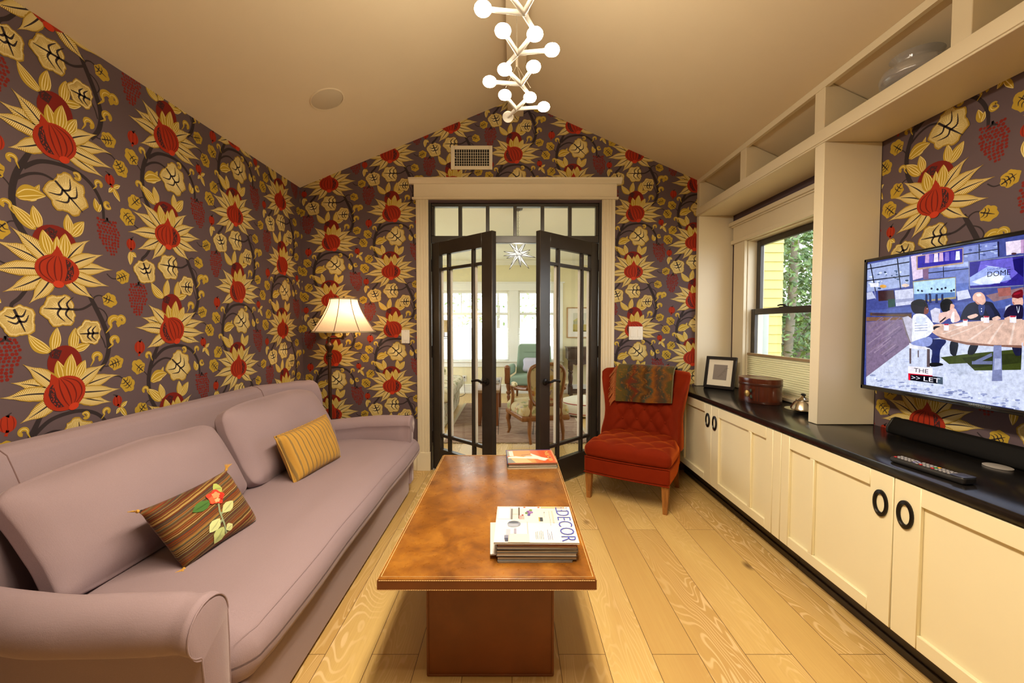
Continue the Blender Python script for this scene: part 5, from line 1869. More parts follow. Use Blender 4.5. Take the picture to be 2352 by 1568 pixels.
build('pedestal_piping', e, M['leather_dark'], ct)

# ------------------------------------------------------------------ magazines, each one its own
def magazine(cx, cy, z, w, d, t, rot, cover, label, group, art=None, spine=None):
    """w along x, d along y; page edges show on the near side"""
    Mx = Matrix.Translation((cx, cy, z)) @ Matrix.Rotation(rot, 4, 'Z')
    root = thing('magazine', label, 'magazine', (cx, cy, z), rot, group)
    p = MB().box(-w / 2 + 0.002, w / 2 - 0.002, -d / 2 + 0.002, d / 2 - 0.003, 0.0006, t - 0.0006)
    build('pages', p, M['paper'], root, local=True)
    c = MB()
    c.col = col4(cover)
    c.box(-w / 2, w / 2, -d / 2, d / 2, 0, 0.0006)
    c.box(-w / 2, w / 2, -d / 2, d / 2, t - 0.0006, t)
    c.col = col4(spine or cover)
    c.box(-w / 2, w / 2, d / 2 - 0.0008, d / 2, 0.0, t)
    if art:
        art(c, w, d, t)
    build('cover', c, M['print'], root, local=True, colors=True, smooth=False)
    return root


def art_home(c, w, d, t):
    k = [0]

    def rect(col, a0, b0, a1, b1):
        k[0] += 1
        z = t + 0.00004 * k[0]
        c.col = lin(col)
        c.poly([((a - 0.5) * w, (b - 0.5) * d, z) for a, b in ((a0, b0), (a1, b0), (a1, b1), (a0, b1))])

    def blob(col, a, b, ra, rb, n=14):
        k[0] += 1
        z = t + 0.00004 * k[0]
        c.col = lin(col)
        c.poly([((a + ra * math.cos(2 * PI * i / n) - 0.5) * w, (b + rb * math.sin(2 * PI * i / n) - 0.5) * d, z) for i in range(n)])
    rect('fbf8f4', 0.0, 0.0, 1.0, 1.0)
    rect('f6ece0', 0.20, 0.50, 0.80, 0.92)
    rect('c9c6d2', 0.01, 0.60, 0.19, 0.985); rect('fdfdfd', 0.02, 0.62, 0.175, 0.965)
    rect('7d7a78', 0.19, 0.60, 0.215, 0.93); rect('e3ddd6', 0.215, 0.62, 0.29, 0.93); rect('8a7f77', 0.215, 0.745, 0.29, 0.755)
    rect('5b4a3c', 0.29, 0.62, 0.31, 0.97)
    rect('d9a0a2', 0.30, 0.60, 0.335, 0.72); rect('a94a4a', 0.335, 0.70, 0.36, 0.75); rect('b8b0a8', 0.335, 0.60, 0.37, 0.70)
    for (a, b, cc) in ((0.42, 0.83, '7e4fa0'), (0.45, 0.86, 'a56cc0'), (0.40, 0.79, '6a8a4a'), (0.44, 0.78, '8a55a8'), (0.47, 0.81, '9c74b8'), (0.46, 0.88, '7f9d58'), (0.43, 0.73, '5a4fa0')):
        blob(cc, a, b, 0.022, 0.034, 9)
    rect('caa84e', 0.555, 0.545, 0.57, 0.665); rect('454a50', 0.57, 0.545, 0.61, 0.66)
    rect('3a3530', 0.635, 0.66, 0.637, 0.80); blob('2a2520', 0.640, 0.81, 0.006, 0.012)
    rect('d86a3a', 0.36, 0.955, 0.39, 0.985); rect('e2734a', 0.555, 0.95, 0.585, 0.985); rect('f4c98e', 0.60, 0.945, 0.93, 0.985)
    rect('eae3da', 0.17, 0.0, 0.42, 0.20); rect('c8b8b4', 0.40, 0.20, 0.41, 0.53); rect('a39a94', 0.175, 0.0, 0.18, 0.20)
    blob('8b93a6', 0.235, 0.47, 0.085, 0.085, 20); blob('a9b0c4', 0.225, 0.43, 0.07, 0.05, 18); blob('5d6474', 0.23, 0.51, 0.065, 0.035, 18)
    rect('a7a3bd', 0.235, 0.21, 0.265, 0.34); rect('8588a2', 0.12, 0.06, 0.17, 0.17); rect('c6c4d6', 0.14, 0.17, 0.19, 0.32); rect('4a4d66', 0.13, 0.02, 0.17, 0.10)
    rng = random.Random(5)
    for a in (0.50, 0.52, 0.545, 0.565, 0.585):
        rect('6d675f', a, 0.07, a + 0.005, 0.07 + rng.uniform(0.12, 0.22))
    for a in (0.645, 0.665, 0.69):
        rect('7576a8', a, 0.06, a + 0.006, 0.06 + rng.uniform(0.15, 0.26))
    rect('8c8178', 0.70, 0.42, 0.704, 0.85); rect('e8c9c0', 0.735, 0.5, 0.755, 0.85)
    c.col = lin('5560c4')
    z = t + 0.00004 * (k[0] + 2)
    x_ = 0.955

    def word(s, b_start, length, a_base, hgt):
        # letters stand with their heads to the right and read towards the reader
        put_text(c, s, lambda u, v: ((a_base + v - 0.5) * w, (b_start - u - 0.5) * d, z), length, hgt, thin=0.012)
    word('DECOR', 0.86, 0.84, 0.80, 0.175)
    word('ELLE', 0.965, 0.10, 0.80, 0.16)


def art_hand(c, w, d, t):
    k = [0]

    def pl(col, pts):
        k[0] += 1
        c.col = lin(col)
        P = [Vector(((a - 0.5) * w, (b - 0.5) * d, 0)) for a, b in pts]
        for tr in geometry.tessellate_polygon([P]):
            c.poly([(P[i].x, P[i].y, t + 0.00004 * k[0]) for i in tr])
    pl('e9622c', [(0, 0), (1, 0), (1, 1), (0, 1)])
    pl('f0793a', [(0.0, 0), (0.72, 0), (0.66, 1), (0.0, 1)])
    pl('f8a44e', [(0.05, 0), (0.58, 0), (0.5, 1), (0.08, 1)])
    pl('fbc98a', [(0.06, 0), (0.50, 0), (0.36, 0.42), (0.10, 0.42)])
    pl('8c9188', [(0, 0), (0.16, 0.02), (0.10, 0.22), (0.05, 0.40), (0, 0.42)])
    pl('a5a89c', [(0, 0.52), (0.04, 0.52), (0.05, 0.95), (0, 1)])
    pl('fdfaf3', [(0.02, 0.36), (0.16, 0.36), (0.55, 0.30), (0.72, 0.24), (0.78, 0.20), (0.86, 0.30), (0.72, 0.42), (0.66, 0.50), (0.52, 0.72), (0.50, 0.66), (0.54, 0.52),
                  (0.40, 0.52), (0.34, 0.44), (0.18, 0.52), (0.02, 0.46)])
    pl('f8f1ea', [(0.05, 0.52), (0.14, 0.52), (0.13, 0.95), (0.04, 0.95)])
    pl('8a6a50', [(0.30, 0.56), (0.50, 0.66), (0.50, 0.69), (0.30, 0.60)])
    pl('c9c4d8', [(0.36, 0.44), (0.52, 0.42), (0.50, 0.47), (0.38, 0.48)])
    pl('f4efe6', [(0.62, 0.24), (0.74, 0.14), (0.80, 0.16), (0.70, 0.28)])
    pl('f3a070', [(0.97, 0), (1, 0), (1, 1), (0.965, 1)])
    c.col = lin('fbd878')
    z = t + 0.00004 * (k[0] + 2)
    put_text(c, 'NB', lambda u, v: ((0.82 + v - 0.5) * w, (0.90 - u - 0.5) * d, z), 0.34, 0.08)
    put_text(c, 'UB', lambda u, v: ((0.845 + v - 0.5) * w, (0.50 - u - 0.5) * d, z), 0.38, 0.08)
    c.col = lin('5a3a70')
    c.poly([((a - 0.5) * w, (b - 0.5) * d, z + 0.00004) for a, b in ((0.875, 0.34), (0.905, 0.34), (0.905, 0.40), (0.875, 0.40))])


rg = random.Random(3)
GN = 'magazines stacked on the near end of the coffee table'
spec = [  # thickness, width, depth, dx, dy, rot, cover, label
    (0.0052, 0.245, 0.235, -0.004, 0.004, 0.01, '8c8a88', 'grey magazine at the very bottom of the near stack'),
    (0.0100, 0.262, 0.236, 0.004, 0.010, 0.0, '5a5450', 'thick dark-covered magazine second from the bottom of the near stack'),
    (0.0040, 0.275, 0.222, -0.018, 0.020, 0.05, 'e9e4e2', 'white magazine jutting out to the left low in the near stack'),
    (0.0105, 0.262, 0.238, 0.003, 0.006, -0.008, '8b837a', 'thick grey-edged magazine in the middle of the near stack'),
    (0.0075, 0.268, 0.236, 0.004, 0.008, 0.006, '6b6259', 'brownish magazine just above the middle of the near stack'),
    (0.0055, 0.262, 0.240, 0.006, 0.010, -0.012, '3e3f5e', 'navy-spined magazine fifth from the top of the near stack'),
    (0.0068, 0.264, 0.236, 0.003, 0.004, 0.004, '8d8f9a', 'grey-blue magazine fourth from the top of the near stack'),
    (0.0048, 0.258, 0.238, 0.006, 0.006, -0.02, 'c8552e', 'orange-edged magazine third from the top of the near stack'),
    (0.0056, 0.262, 0.240, 0.005, 0.012, 0.014, 'd8d2cc', 'pale magazine just under the top one of the near stack'),
]
z = 0.4806
for (t, w_, d_, dx, dy, ro, cv, lab) in spec:
    magazine(0.078 + dx, 1.448 + dy, z, w_, d_, t, ro, cv, lab, GN)
    z += t + 0.0004
magazine(0.081, 1.464, z, 0.278, 0.270, 0.0060, -0.012, 'fbf8f4', 'white home decor magazine on top of the near stack', GN, art_home)
GF = 'magazines stacked on the far end of the coffee table'
z = 0.4806
for (t, w_, d_, dx, dy, ro, cv, lab) in [
        (0.0050, 0.268, 0.215, 0.000, -0.010, 0.05, 'e8d2b0', 'cream magazine at the bottom of the far stack'),
        (0.0050, 0.275, 0.225, 0.004, 0.004, 0.02, '6b7a68', 'green-edged magazine second from the bottom of the far stack'),
        (0.0065, 0.262, 0.222, 0.000, 0.000, 0.06, 'e6ddd0', 'pale magazine in the middle of the far stack'),
        (0.0070, 0.268, 0.225, 0.004, 0.004, 0.04, '9a9086', 'grey-edged magazine third from the top of the far stack'),
        (0.0040, 0.272, 0.245, 0.000, 0.015, 0.05, '4a4696', 'purple magazine peeking out under the orange one')]:
    magazine(0.105 + dx, 2.345 + dy, z, w_, d_, t, ro, cv, lab, GF)
    z += t + 0.0004
magazine(0.107, 2.340, z, 0.268, 0.225, 0.0052, 0.05, 'e9622c', 'orange magazine with a white hand on top of the far stack', GF, art_hand)
# ------------------------------------------------------------------ sofa
sofa = thing('sofa', 'long mauve linen sofa with a high curved back along the wallpapered wall', 'sofa', (-1.27, 2.04, 0))
SYA, SYB, SYM = 1.00, 3.09, 2.045
b = MB().rbox((0.475, (SYB - SYA) / 2 - 0.03, 0.125), 0.018, 10, 3, lambda x, y, z: (x - 1.228 + 0.012 * (z / 0.125), y + SYM, z + 0.137))
build('base', b, M['mauve'], sofa)
for (x, y) in ((-0.85, 1.12), (-0.85, 2.97), (-1.62, 1.12), (-1.62, 2.97)):
    build('foot', MB().box(x - 0.03, x + 0.03, y - 0.03, y + 0.03, 0.0, 0.014), M['black_wood'], sofa)

# curved back: a section swept along the sofa, its ends bent forward into wings
prof = [(-1.47, 0.14), (-1.47, 0.30), (-1.52, 0.50), (-1.60, 0.70), (-1.632, 0.785), (-1.650, 0.828), (-1.680, 0.850), (-1.715, 0.855), (-1.750, 0.846),
        (-1.775, 0.815), (-1.780, 0.70), (-1.780, 0.14)]


def back_pt(u, v):
    y = SYM + (u * 2 - 1) * 1.035
    a = abs(u * 2 - 1)
    w_ = sstep(0.66, 1.0, a)
    i = v * (len(prof) - 1)
    k = min(int(i), len(prof) - 2)
    p = [prof[k][j] + (prof[k + 1][j] - prof[k][j]) * (i - k) for j in (0, 1)]
    fwd = 0.21 * w_ * sstep(0.2, 0.8, p[1])
    top = 0.012 * nz(y * 2, p[1] * 3, 1.0)
    near_front = 1.0 if p[0] > -1.74 else 0.7
    return (p[0] + fwd * near_front + 0.5 * top, y, p[1] + 0.3 * top)


b = MB().grid(back_pt, 48, 44)
nu, nv = 48, 44
b.face([0 * (nv + 1) + j for j in range(nv + 1)])
b.face([nu * (nv + 1) + j for j in range(nv + 1)][::-1])
st0 = len(b.v)
for i in range(nu):
    b.face((i * (nv + 1), (i + 1) * (nv + 1), (i + 1) * (nv + 1) + nv, i * (nv + 1) + nv))
build('backrest', b, M['mauve'], sofa, angle=60)
for u in (0.5 - 0.335, 0.5 + 0.335):
    P = []
    for k in range(12, 37):
        q = Vector(back_pt(u, k / 44))
        P.append(q + Vector((0.0006, 0, 0.0006)))
    build('back_seam', MB().tube(P, 0.0022, 6), M['ribbing'], sofa)


def arm(y_in, sgn, name='arm'):
    """rolled arm; y_in inner face, sgn -1 near end (rolls towards the camera), +1 far end"""
    def path(t):
        x = -0.742 - t * 0.86
        z = 0.0 - 0.035 * sstep(0.1, 1.0, t)
        return x, z
    sec = []
    R = 0.066
    # section in (offset outward, z): inner face up, over the roll, tucked back under, outer panel down
    for p in ((0.0, 0.10), (0.0, 0.30), (0.0, 0.44), (0.004, 0.52)):
        sec.append(p)
    cyy, czz = 0.072, 0.524
    for k in range(15):
        t = PI * (1.0 - k / 14 * 1.38)
        sec.append((cyy + R * 1.08 * math.cos(t), czz + R * math.sin(t)))
    sec += [(0.098, 0.452), (0.092, 0.40), (0.092, 0.10)]
    n = len(sec)

    def pt(u, v):
        x, dz = path(u)
        i = v * (n - 1)
        k = min(int(i), n - 2)
        o = sec[k][0] + (sec[k + 1][0] - sec[k][0]) * (i - k)
        z_ = sec[k][1] + (sec[k + 1][1] - sec[k][1]) * (i - k)
        lump = 0.004 * nz(x * 7, v * 5, 3.0 * sgn) * sstep(0.38, 0.5, z_)
        bend = -sgn * 0.10 * sstep(0.35, 1.0, u)
        pin = 0.0
        if z_ > 0.43:
            pin = 0.006 * math.exp(-((u - 0.055) / 0.018) ** 2) + 0.004 * math.exp(-((u - 0.10) / 0.012) ** 2) * (1 if o > 0.08 else 0)
        k2 = 1 - pin / R
        o2, z2 = cyy + (o - cyy) * k2, (czz + (z_ - czz) * k2 if z_ > 0.43 else z_)
        # soft rounding of the front end
        fr = 0.014 * (1 - math.sqrt(max(0.0, 1 - (1 - min(1.0, u / 0.022)) ** 2)))
        o2 = 0.046 + (o2 - 0.046) * (1 - fr * 6)
        return (x, y_in + sgn * o2 + bend, z2 + dz * sstep(0.1, 0.5, z_) + lump - fr * 1.2 * (1 if z_ > 0.4 else 0))
    us = 44
    m = MB()
    uu = [0.0, 0.003, 0.007, 0.012, 0.017, 0.022] + [0.022 + 0.978 * (i + 1) / us for i in range(us)]
    NV = 40
    s = 0
    for a in uu:
        for j in range(NV + 1):
            m.v.append(pt(a, j / NV))
    for i in range(len(uu) - 1):
        for j in range(NV):
            q = i * (NV + 1) + j
            m.face((q, q + NV + 1, q + NV + 2, q + 1))
    m.face(range(0, NV + 1))
    m.face([(len(uu) - 1) * (NV + 1) + j for j in range(NV, -1, -1)])
    for i in range(len(uu) - 1):
        q = i * (NV + 1)
        m.face((q, q + NV, q + 2 * NV + 1, q + NV + 1))
    o = build(name, m, M['mauve'], sofa, angle=70)
    # piping round the front face, with a few gathered pleats on the roll
    P = [Vector(pt(0.0045, j / 40)) + Vector((0.003, 0, 0)) for j in range(41)]
    build('arm_piping', MB().tube(P, 0.0022, 6), M['mauve'], sofa)
    return o


arm(1.070, -1)
arm(3.015, 1)

# seat cushion: one long cushion spilling past the arms at the front
def seat_fn(x, y, z):
    X, Y = x - 1.075, y + 2.135
    up = 0.030 * (1 - (x / 0.37) ** 2) * (1 - (y / 1.06) ** 4) if z > 0 else 0
    up += 0.006 * nz(X * 3, Y * 2.2, 0.3) + 0.004 * nz(X * 9, Y * 4, 2.0)
    near = sstep(0.55, 1.0, x / 0.37)
    wr = 0.006 * near * math.sin(Y * 23 + 2.5 * math.sin(Y * 3.1)) * (0.5 + 0.5 * nz(Y * 2, 0.0, 5.0))
    zz = z + up - 0.020 * near * (1 if z > 0 else 0.6) + wr * 0.7
    return (X + 0.018 * near * nz(0.5, Y * 1.8, 0.0) + wr * 0.5 - 0.030 * near * sstep(0.90, 1.0, -y / 1.06), Y, zz + 0.338)


s = MB().rbox((0.37, 1.055, 0.078), 0.070, 26, 6, seat_fn)
# keep the cushion inside the arms where it runs back between them
for i, p in enumerate(s.v):
    x, y, z = p
    if x < -0.765:
        k = sstep(-0.765, -0.80, x)
        ya, yb = 1.080 + 0.0, 3.005
        yc = min(max(y, ya), yb)
        s.v[i] = (x, y + (yc - y) * k, z)
build('seat_cushion', s, M['mauve'], sofa, angle=75)
P = []
for k in range(60):
    Y = 1.11 + (3.14 - 1.11) * k / 59
    q = seat_fn(0.342, Y - 2.135, 0.072)
    P.append((q[0] + 0.001, q[1], q[2] + 0.0005))
build('cushion_seam', MB().tube(P, 0.0006, 5), M['mauve'], sofa)


def back_cushion(yc, hw, seed, extra=0.0, hh=0.215, lean=0.45, cx=-1.385, cz=0.612):
    def fn(x, y, z):
        # x thickness, y width, z height
        e = (1 - (abs(y) / hw) ** 3) * (1 - min(1, abs(z) / (hh * 0.95)) ** 3)
        x2 = x * (0.34 + 0.80 * e)
        crown = 0.012 * math.cos(PI * y / (2 * hw)) if z > 0 else 0
        pinch = 0.060 * (abs(y) / hw) ** 6 * (abs(z) / hh) ** 6
        n1 = 0.010 * nz(y * 3.5 + seed, z * 4, 1.5) + 0.005 * nz(y * 9, z * 9 + seed, 0)
        y2 = y * (1 - pinch * 0.2) + 0.012 * nz(z * 5, seed, y)
        z2 = z + crown - pinch * (1 if z > 0 else -1) * 0.4 + 0.008 * nz(y * 4 + seed, 0.2, 0.7) * (1 if z > 0 else 0)
        X, Z = x2 + n1 + (0.012 * math.sin(y * 11 + seed) * sstep(0.4, 1, abs(z) / 0.2)), z2
        ca, sa = math.cos(-lean), math.sin(-lean)
        # wings push the outer ends forward a little
        return (cx + X * ca + Z * sa + extra * sstep(0.3, 1.0, y / hw), yc + y2, cz - X * sa + Z * ca)
    return build('back_cushion', MB().rbox((0.105, hw, hh), 0.052, 22, 5, fn), M['mauve'], sofa, angle=75)


back_cushion(1.600, 0.428, 1.7, 0.0, 0.200, 0.52, -1.402, 0.602)
back_cushion(2.485, 0.445, 6.1, 0.05, 0.218, 0.45, -1.385, 0.622)


# throw pillows, by their corner points
def pillow_mesh(c00, c10, c11, c01, t, n=22, pinch=0.07):
    c00, c10, c11, c01 = [Vector(p) for p in (c00, c10, c11, c01)]
    nrm_ = ((c10 - c00).cross(c01 - c00)).normalized()
    m = MB()

    def face(sg):
        def fn(a, b):
            u, v = 2 * a - 1, 2 * b - 1
            uu = u * (1 - pinch * (1 - v * v) * abs(u) ** 2)
            vv = v * (1 - pinch * (1 - u * u) * abs(v) ** 2)
            A, B = (uu + 1) / 2, (vv + 1) / 2
            p = c00 * (1 - A) * (1 - B) + c10 * A * (1 - B) + c11 * A * B + c01 * (1 - A) * B
            th = t * max(0.0, (1 - u ** 4)) ** 0.55 * max(0.0, (1 - v ** 4)) ** 0.55
            th *= 1 + 0.10 * nz(u * 2, v * 2, sg + 3.0)
            return p + nrm_ * (sg * th * 0.5)
        return fn
    m.grid(face(1), n, n)
    m.grid(face(-1), n, n)
    return m, nrm_, face(1)


def stripes(name, stops, direction, scale, rough=0.85):
    nt = NT(name)
    v = nt.coords()
    d = nt.n('VectorMath', {0: v, 1: direction}, operation='DOT_PRODUCT').outputs['Value']
    d2 = nt.math('ADD', nt.math('MULTIPLY', d, scale), nt.math('MULTIPLY', nt.noise(v, 30.0, 2.0), 0.004 * scale))
    if stops is None:
        w1 = nt.n('TexWhiteNoise', {'W': nt.math('FLOOR', d2)}, noise_dimensions='1D').outputs['Value']
        c = nt.ramp(w1, [(0.0, (0.055, 0.014, 0.008)), (0.16, (0.19, 0.035, 0.012)), (0.30, (0.34, 0.20, 0.05)), (0.40, (0.045, 0.045, 0.05)), (0.55, (0.12, 0.06, 0.014)),
                         (0.66, (0.27, 0.055, 0.015)), (0.78, (0.075, 0.07, 0.026)), (0.88, (0.45, 0.31, 0.11)), (0.95, (0.10, 0.028, 0.012))])
        c = nt.t.nodes[-1] and c
        h = nt.math('FRACT', d2)
        h = nt.math('PINGPONG', h, 0.5)
    else:
        f = nt.math('FRACT', d2)
        c = nt.ramp(f, stops)
        h = nt.math('SINE', nt.math('MULTIPLY', d2, 2 * PI))
    g = nt.noise(v, 500.0, 2.0)
    c = nt.mix(nt.math('MULTIPLY', g, 0.25), c, (0.08, 0.04, 0.01, 1))
    return nt.pbr(c, rough, 0, 0.2, nt.bump(nt.math('ADD', h, g), 0.35, 0.002), sheen=0.2)


A0, A1, A2, A3 = (-1.100, 1.372, 0.437), (-1.060, 1.715, 0.437), (-1.185, 1.712, 0.655), (-1.215, 1.335, 0.650)
m, nn, fnf = pillow_mesh(A0, A1, A2, A3, 0.105)
pl = thing('throw_pillow', 'small brown striped pillow embroidered with a red flower on the sofa', 'pillow', (-1.13, 1.53, 0.437))
d_up = (Vector(A3) - Vector(A0)).normalized()
build('cover', m, stripes('brown_stripe_silk', None, tuple(d_up), 310.0), pl, weld=True, angle=80)


def on_pillow(fn, nn, a, b, k=0.0025):
    p = Vector(fn(a, b))
    return p + nn * k


def flat_on(fn, nn, pts, mb, k):
    c = Vector((sum(p[0] for p in pts) / len(pts), sum(p[1] for p in pts) / len(pts)))
    cc = on_pillow(fn, nn, c[0], c[1], k + 0.0012)
    for i in range(len(pts)):
        p, q = pts[i], pts[(i + 1) % len(pts)]
        mb.poly([cc, on_pillow(fn, nn, p[0], p[1], k), on_pillow(fn, nn, q[0], q[1], k)])


em = MB()
sgn = 1
fl = lambda cx, cy, rx, ry, rot, n=12: [(cx + rx * math.cos(t) * math.cos(rot) - ry * math.sin(t) * math.sin(rot), cy + rx * math.cos(t) * math.sin(rot) + ry * math.sin(t) * math.cos(rot))
                                        for t in [2 * PI * i / n for i in range(n)]]
def leaf_pts(cx, cy, rx, ry, rot):
    P_ = [(rx * (2 * i / 8 - 1), ry * math.sin(PI * i / 8) ** 0.9 * (1 + 0.08 * (i % 2))) for i in range(9)]
    P_ += [(p[0], -p[1]) for p in P_[-2:0:-1]]
    return [(cx + p[0] * math.cos(rot) - p[1] * math.sin(rot), cy + (p[0] * math.sin(rot) + p[1] * math.cos(rot)) * 1.3) for p in P_]


def bloom(cx, cy, rx, ry):
    return [(cx + rx * (1 + 0.16 * math.cos(5 * t + 0.6)) * math.cos(t), cy + ry * (1 + 0.16 * math.cos(5 * t + 0.6)) * math.sin(t)) for t in [2 * PI * i / 30 for i in range(30)]]


def big(a_, b_):
    return 0.55 + (a_ - 0.60) * 1.10 + (b_ - 0.80) * 0.16, 0.44 + (b_ - 0.52) * 0.88


em.col = lin('8d9a78')
for (p, q) in (((0.62, 0.74), (0.60, 0.55)), ((0.60, 0.55), (0.60, 0.32)), ((0.60, 0.32), (0.62, 0.14)), ((0.60, 0.40), (0.52, 0.36)), ((0.60, 0.50), (0.68, 0.52))):
    p, q = big(*p), big(*q)
    dx_, dy_ = q[0] - p[0], q[1] - p[1]
    l_n = math.hypot(dx_, dy_)
    ox_, oy_ = -dy_ / l_n * 0.010, dx_ / l_n * 0.014
    flat_on(fnf, nn, [(p[0] + ox_, p[1] + oy_), (q[0] + ox_, q[1] + oy_), (q[0] - ox_, q[1] - oy_), (p[0] - ox_, p[1] - oy_)], em, 0.002)
for (cx_, cy_, rx, ry, ro, cc) in ((0.45, 0.77, 0.095, 0.044, 0.10, '44702f'), (0.66, 0.92, 0.040, 0.068, -0.4, 'a9b45e'), (0.70, 0.55, 0.080, 0.044, 0.35, 'c3ca8c'),
                                   (0.50, 0.38, 0.080, 0.044, 0.45, 'c8cf92'), (0.53, 0.19, 0.078, 0.058, 0.7, 'b6c27e'), (0.655, 0.22, 0.04, 0.04, 0.2, 'cdd394')):
    for kk, sc_ in ((0, 1.0), (1, 0.55)):
        em.col = lin(cc) if kk == 0 else tuple(x * 0.72 for x in lin(cc)[:3]) + (1,)
        flat_on(fnf, nn, leaf_pts(*big(cx_, cy_), rx * 1.25 * sc_ * (1 if kk == 0 else 1.4), ry * 1.2 * sc_ * (1 if kk == 0 else 0.25), ro), em, 0.0028 + 0.001 * kk)
for (cx_, cy_, rx, ry, cc, k) in ((0.605, 0.80, 0.090, 0.112, 'cf3a25', 0.0040), (0.570, 0.775, 0.045, 0.064, 'e45f38', 0.0054), (0.645, 0.785, 0.040, 0.058, 'bd2c1a', 0.0054),
                                  (0.605, 0.83, 0.040, 0.050, 'ee9263', 0.0068), (0.60, 0.74, 0.03, 0.03, 'f2b07e', 0.0068)):
    em.col = lin(cc)
    flat_on(fnf, nn, bloom(*big(cx_, cy_), rx, ry), em, k)
build('embroidered_flower', em, inked('embroidery_thread', 0.7, bump=0.3), pl, colors=True, smooth=False)
for p, o in ((A0, (0, -0.02, -0.0)), (A1, (0.012, 0.022, 0.0)), (A2, (0, 0.010, 0.02)), (A3, (0, -0.022, 0.008))):
    p = Vector(p)
    t = MB().ball(p, 0.006, seg=8, rings=6)
    for k in range(5):
        t.tube([p, p + Vector(o) * 0.6 + Vector((0.003 * (k - 2), 0, 0.002 * (k % 2))), p + Vector(o) + Vector((0.006 * (k - 2), 0.002 * k, 0))], [0.0022, 0.002, 0.0012], 5)
    build('tassel', t, simple('amber_thread', (0.55, 0.30, 0.05), 0.8), pl)

B0, B1, B2, B3 = (-1.115, 2.115, 0.440), (-1.060, 2.560, 0.438), (-1.185, 2.640, 0.690), (-1.225, 2.135, 0.680)
m, nn2, _f = pillow_mesh(B0, B1, B2, B3, 0.12, pinch=0.05)
d_al = (Vector(B1) - Vector(B0)).normalized()
pl = thing('throw_pillow', 'gold vertically striped pillow at the far end of the sofa', 'pillow', (-1.14, 2.36, 0.438))
gold = stripes('gold_stripe_silk', [(0.0, (0.50, 0.27, 0.050)), (0.42, (0.56, 0.32, 0.065)), (0.50, (0.26, 0.16, 0.055)), (0.68, (0.30, 0.19, 0.06)), (0.76, (0.55, 0.31, 0.06)), (1.0, (0.50, 0.27, 0.05))],
               tuple(d_al), 29.0)
build('cover', m, gold, pl, weld=True, angle=80)
# piping along the edge
n = 22
def edge_pts(c, pinch):
    c00, c10, c11, c01 = [Vector(p) for p in c]
    out = []
    for (fu) in ([(-1 + 2 * i / n, -1) for i in range(n)] + [(1, -1 + 2 * i / n) for i in range(n)] + [(1 - 2 * i / n, 1) for i in range(n)] + [(-1, 1 - 2 * i / n) for i in range(n)]):
        u, v = fu
        uu = u * (1 - pinch * (1 - v * v) * abs(u) ** 2)
        vv = v * (1 - pinch * (1 - u * u) * abs(v) ** 2)
        A, B = (uu + 1) / 2, (vv + 1) / 2
        out.append(c00 * (1 - A) * (1 - B) + c10 * A * (1 - B) + c11 * A * B + c01 * (1 - A) * B)
    return out
build('piping', MB().tube(edge_pts((B0, B1, B2, B3), 0.05), 0.0035, 6, closed=True), gold, pl)

# ------------------------------------------------------------------ swing-arm floor lamp behind the sofa arm
fx, fy = -1.488, 3.40
lamp = thing('floor_lamp', 'bronze swing-arm floor lamp with a lit cream bell shade in the corner', 'floor lamp', (fx, fy, 0))
build('base', MB().lathe([(0.0001, 0.0), (0.125, 0.0), (0.128, 0.012), (0.10, 0.022), (0.05, 0.032), (0.022, 0.05), (0.0001, 0.05)], (fx, fy, 0.0), 36, caps=False), M['bronze'], lamp)
build('pole', MB().cyl((fx, fy, 0.045), 0.0135, 0.975, 18), M['bronze'], lamp)
build('urn', MB().lathe([(0.014, 0.985), (0.021, 0.990), (0.021, 1.000), (0.014, 1.004), (0.018, 1.012), (0.022, 1.020), (0.022, 1.028), (0.016, 1.034), (0.017, 1.045), (0.030, 1.075), (0.034, 1.090),
                               (0.030, 1.102), (0.016, 1.112), (0.011, 1.124), (0.013, 1.140), (0.011, 1.150), (0.009, 1.165), (0.0001, 1.166)], (fx, fy, 0), 28, caps=False), M['bronze'], lamp)
lx, ly = -1.352, 3.37
build('swing_arm', MB().tube([(fx, fy, 1.150), (fx + 0.02, fy - 0.004, 1.152), (lx - 0.02, ly, 1.155), (lx - 0.012, ly, 1.156)], 0.0065, 10).cyl((fx, fy, 1.138), 0.011, 0.028, 14)
      .cyl((lx - 0.012, ly, 1.142), 0.010, 0.030, 14).cyl((lx, ly, 1.160), 0.014, 0.045, 14, r2=0.011).cyl((lx - 0.01, ly, 1.158), 0.006, 0.012), M['bronze'], lamp)
prof = []
for k in range(13):
    t = k / 12
    prof.append((0.107 + 0.132 * (t ** 1.45), 1.466 - 0.258 * t))
shd = build('lamp_shade', MB().lathe(prof, (lx, ly, 0), 48, caps=False), M['shade'], lamp)
for z_, r_ in ((1.467, 0.1085), (1.2075, 0.2405)):
    tb_ = MB()
    s_ = 0.010
    tb_.lathe([(r_ + 0.001 + (0.0035 if z_ < 1.3 else -0.0012), z_ - s_ * 0.6), (r_ + 0.0025, z_ + s_ * 0.6 - 0.002), (r_ - 0.001, z_ + s_ * 0.6 - 0.002)], (lx, ly, 0), 48, caps=False)
    build('shade_trim', tb_, M['shade_trim'], shd)
for k in range(8):
    a = 2 * PI * k / 8 + 0.07 - PI / 2
    P = [(lx + (r + 0.0015) * math.cos(a), ly + (r + 0.0015) * math.sin(a), z) for r, z in prof]
    build('shade_rib', MB().tube(P, 0.0028, 6), M['rib'], shd)
build('finial', MB().lathe([(0.004, 1.462), (0.012, 1.470), (0.005, 1.476), (0.009, 1.484), (0.0001, 1.492)], (lx, ly, 0), 16, caps=False), M['bronze'], lamp)
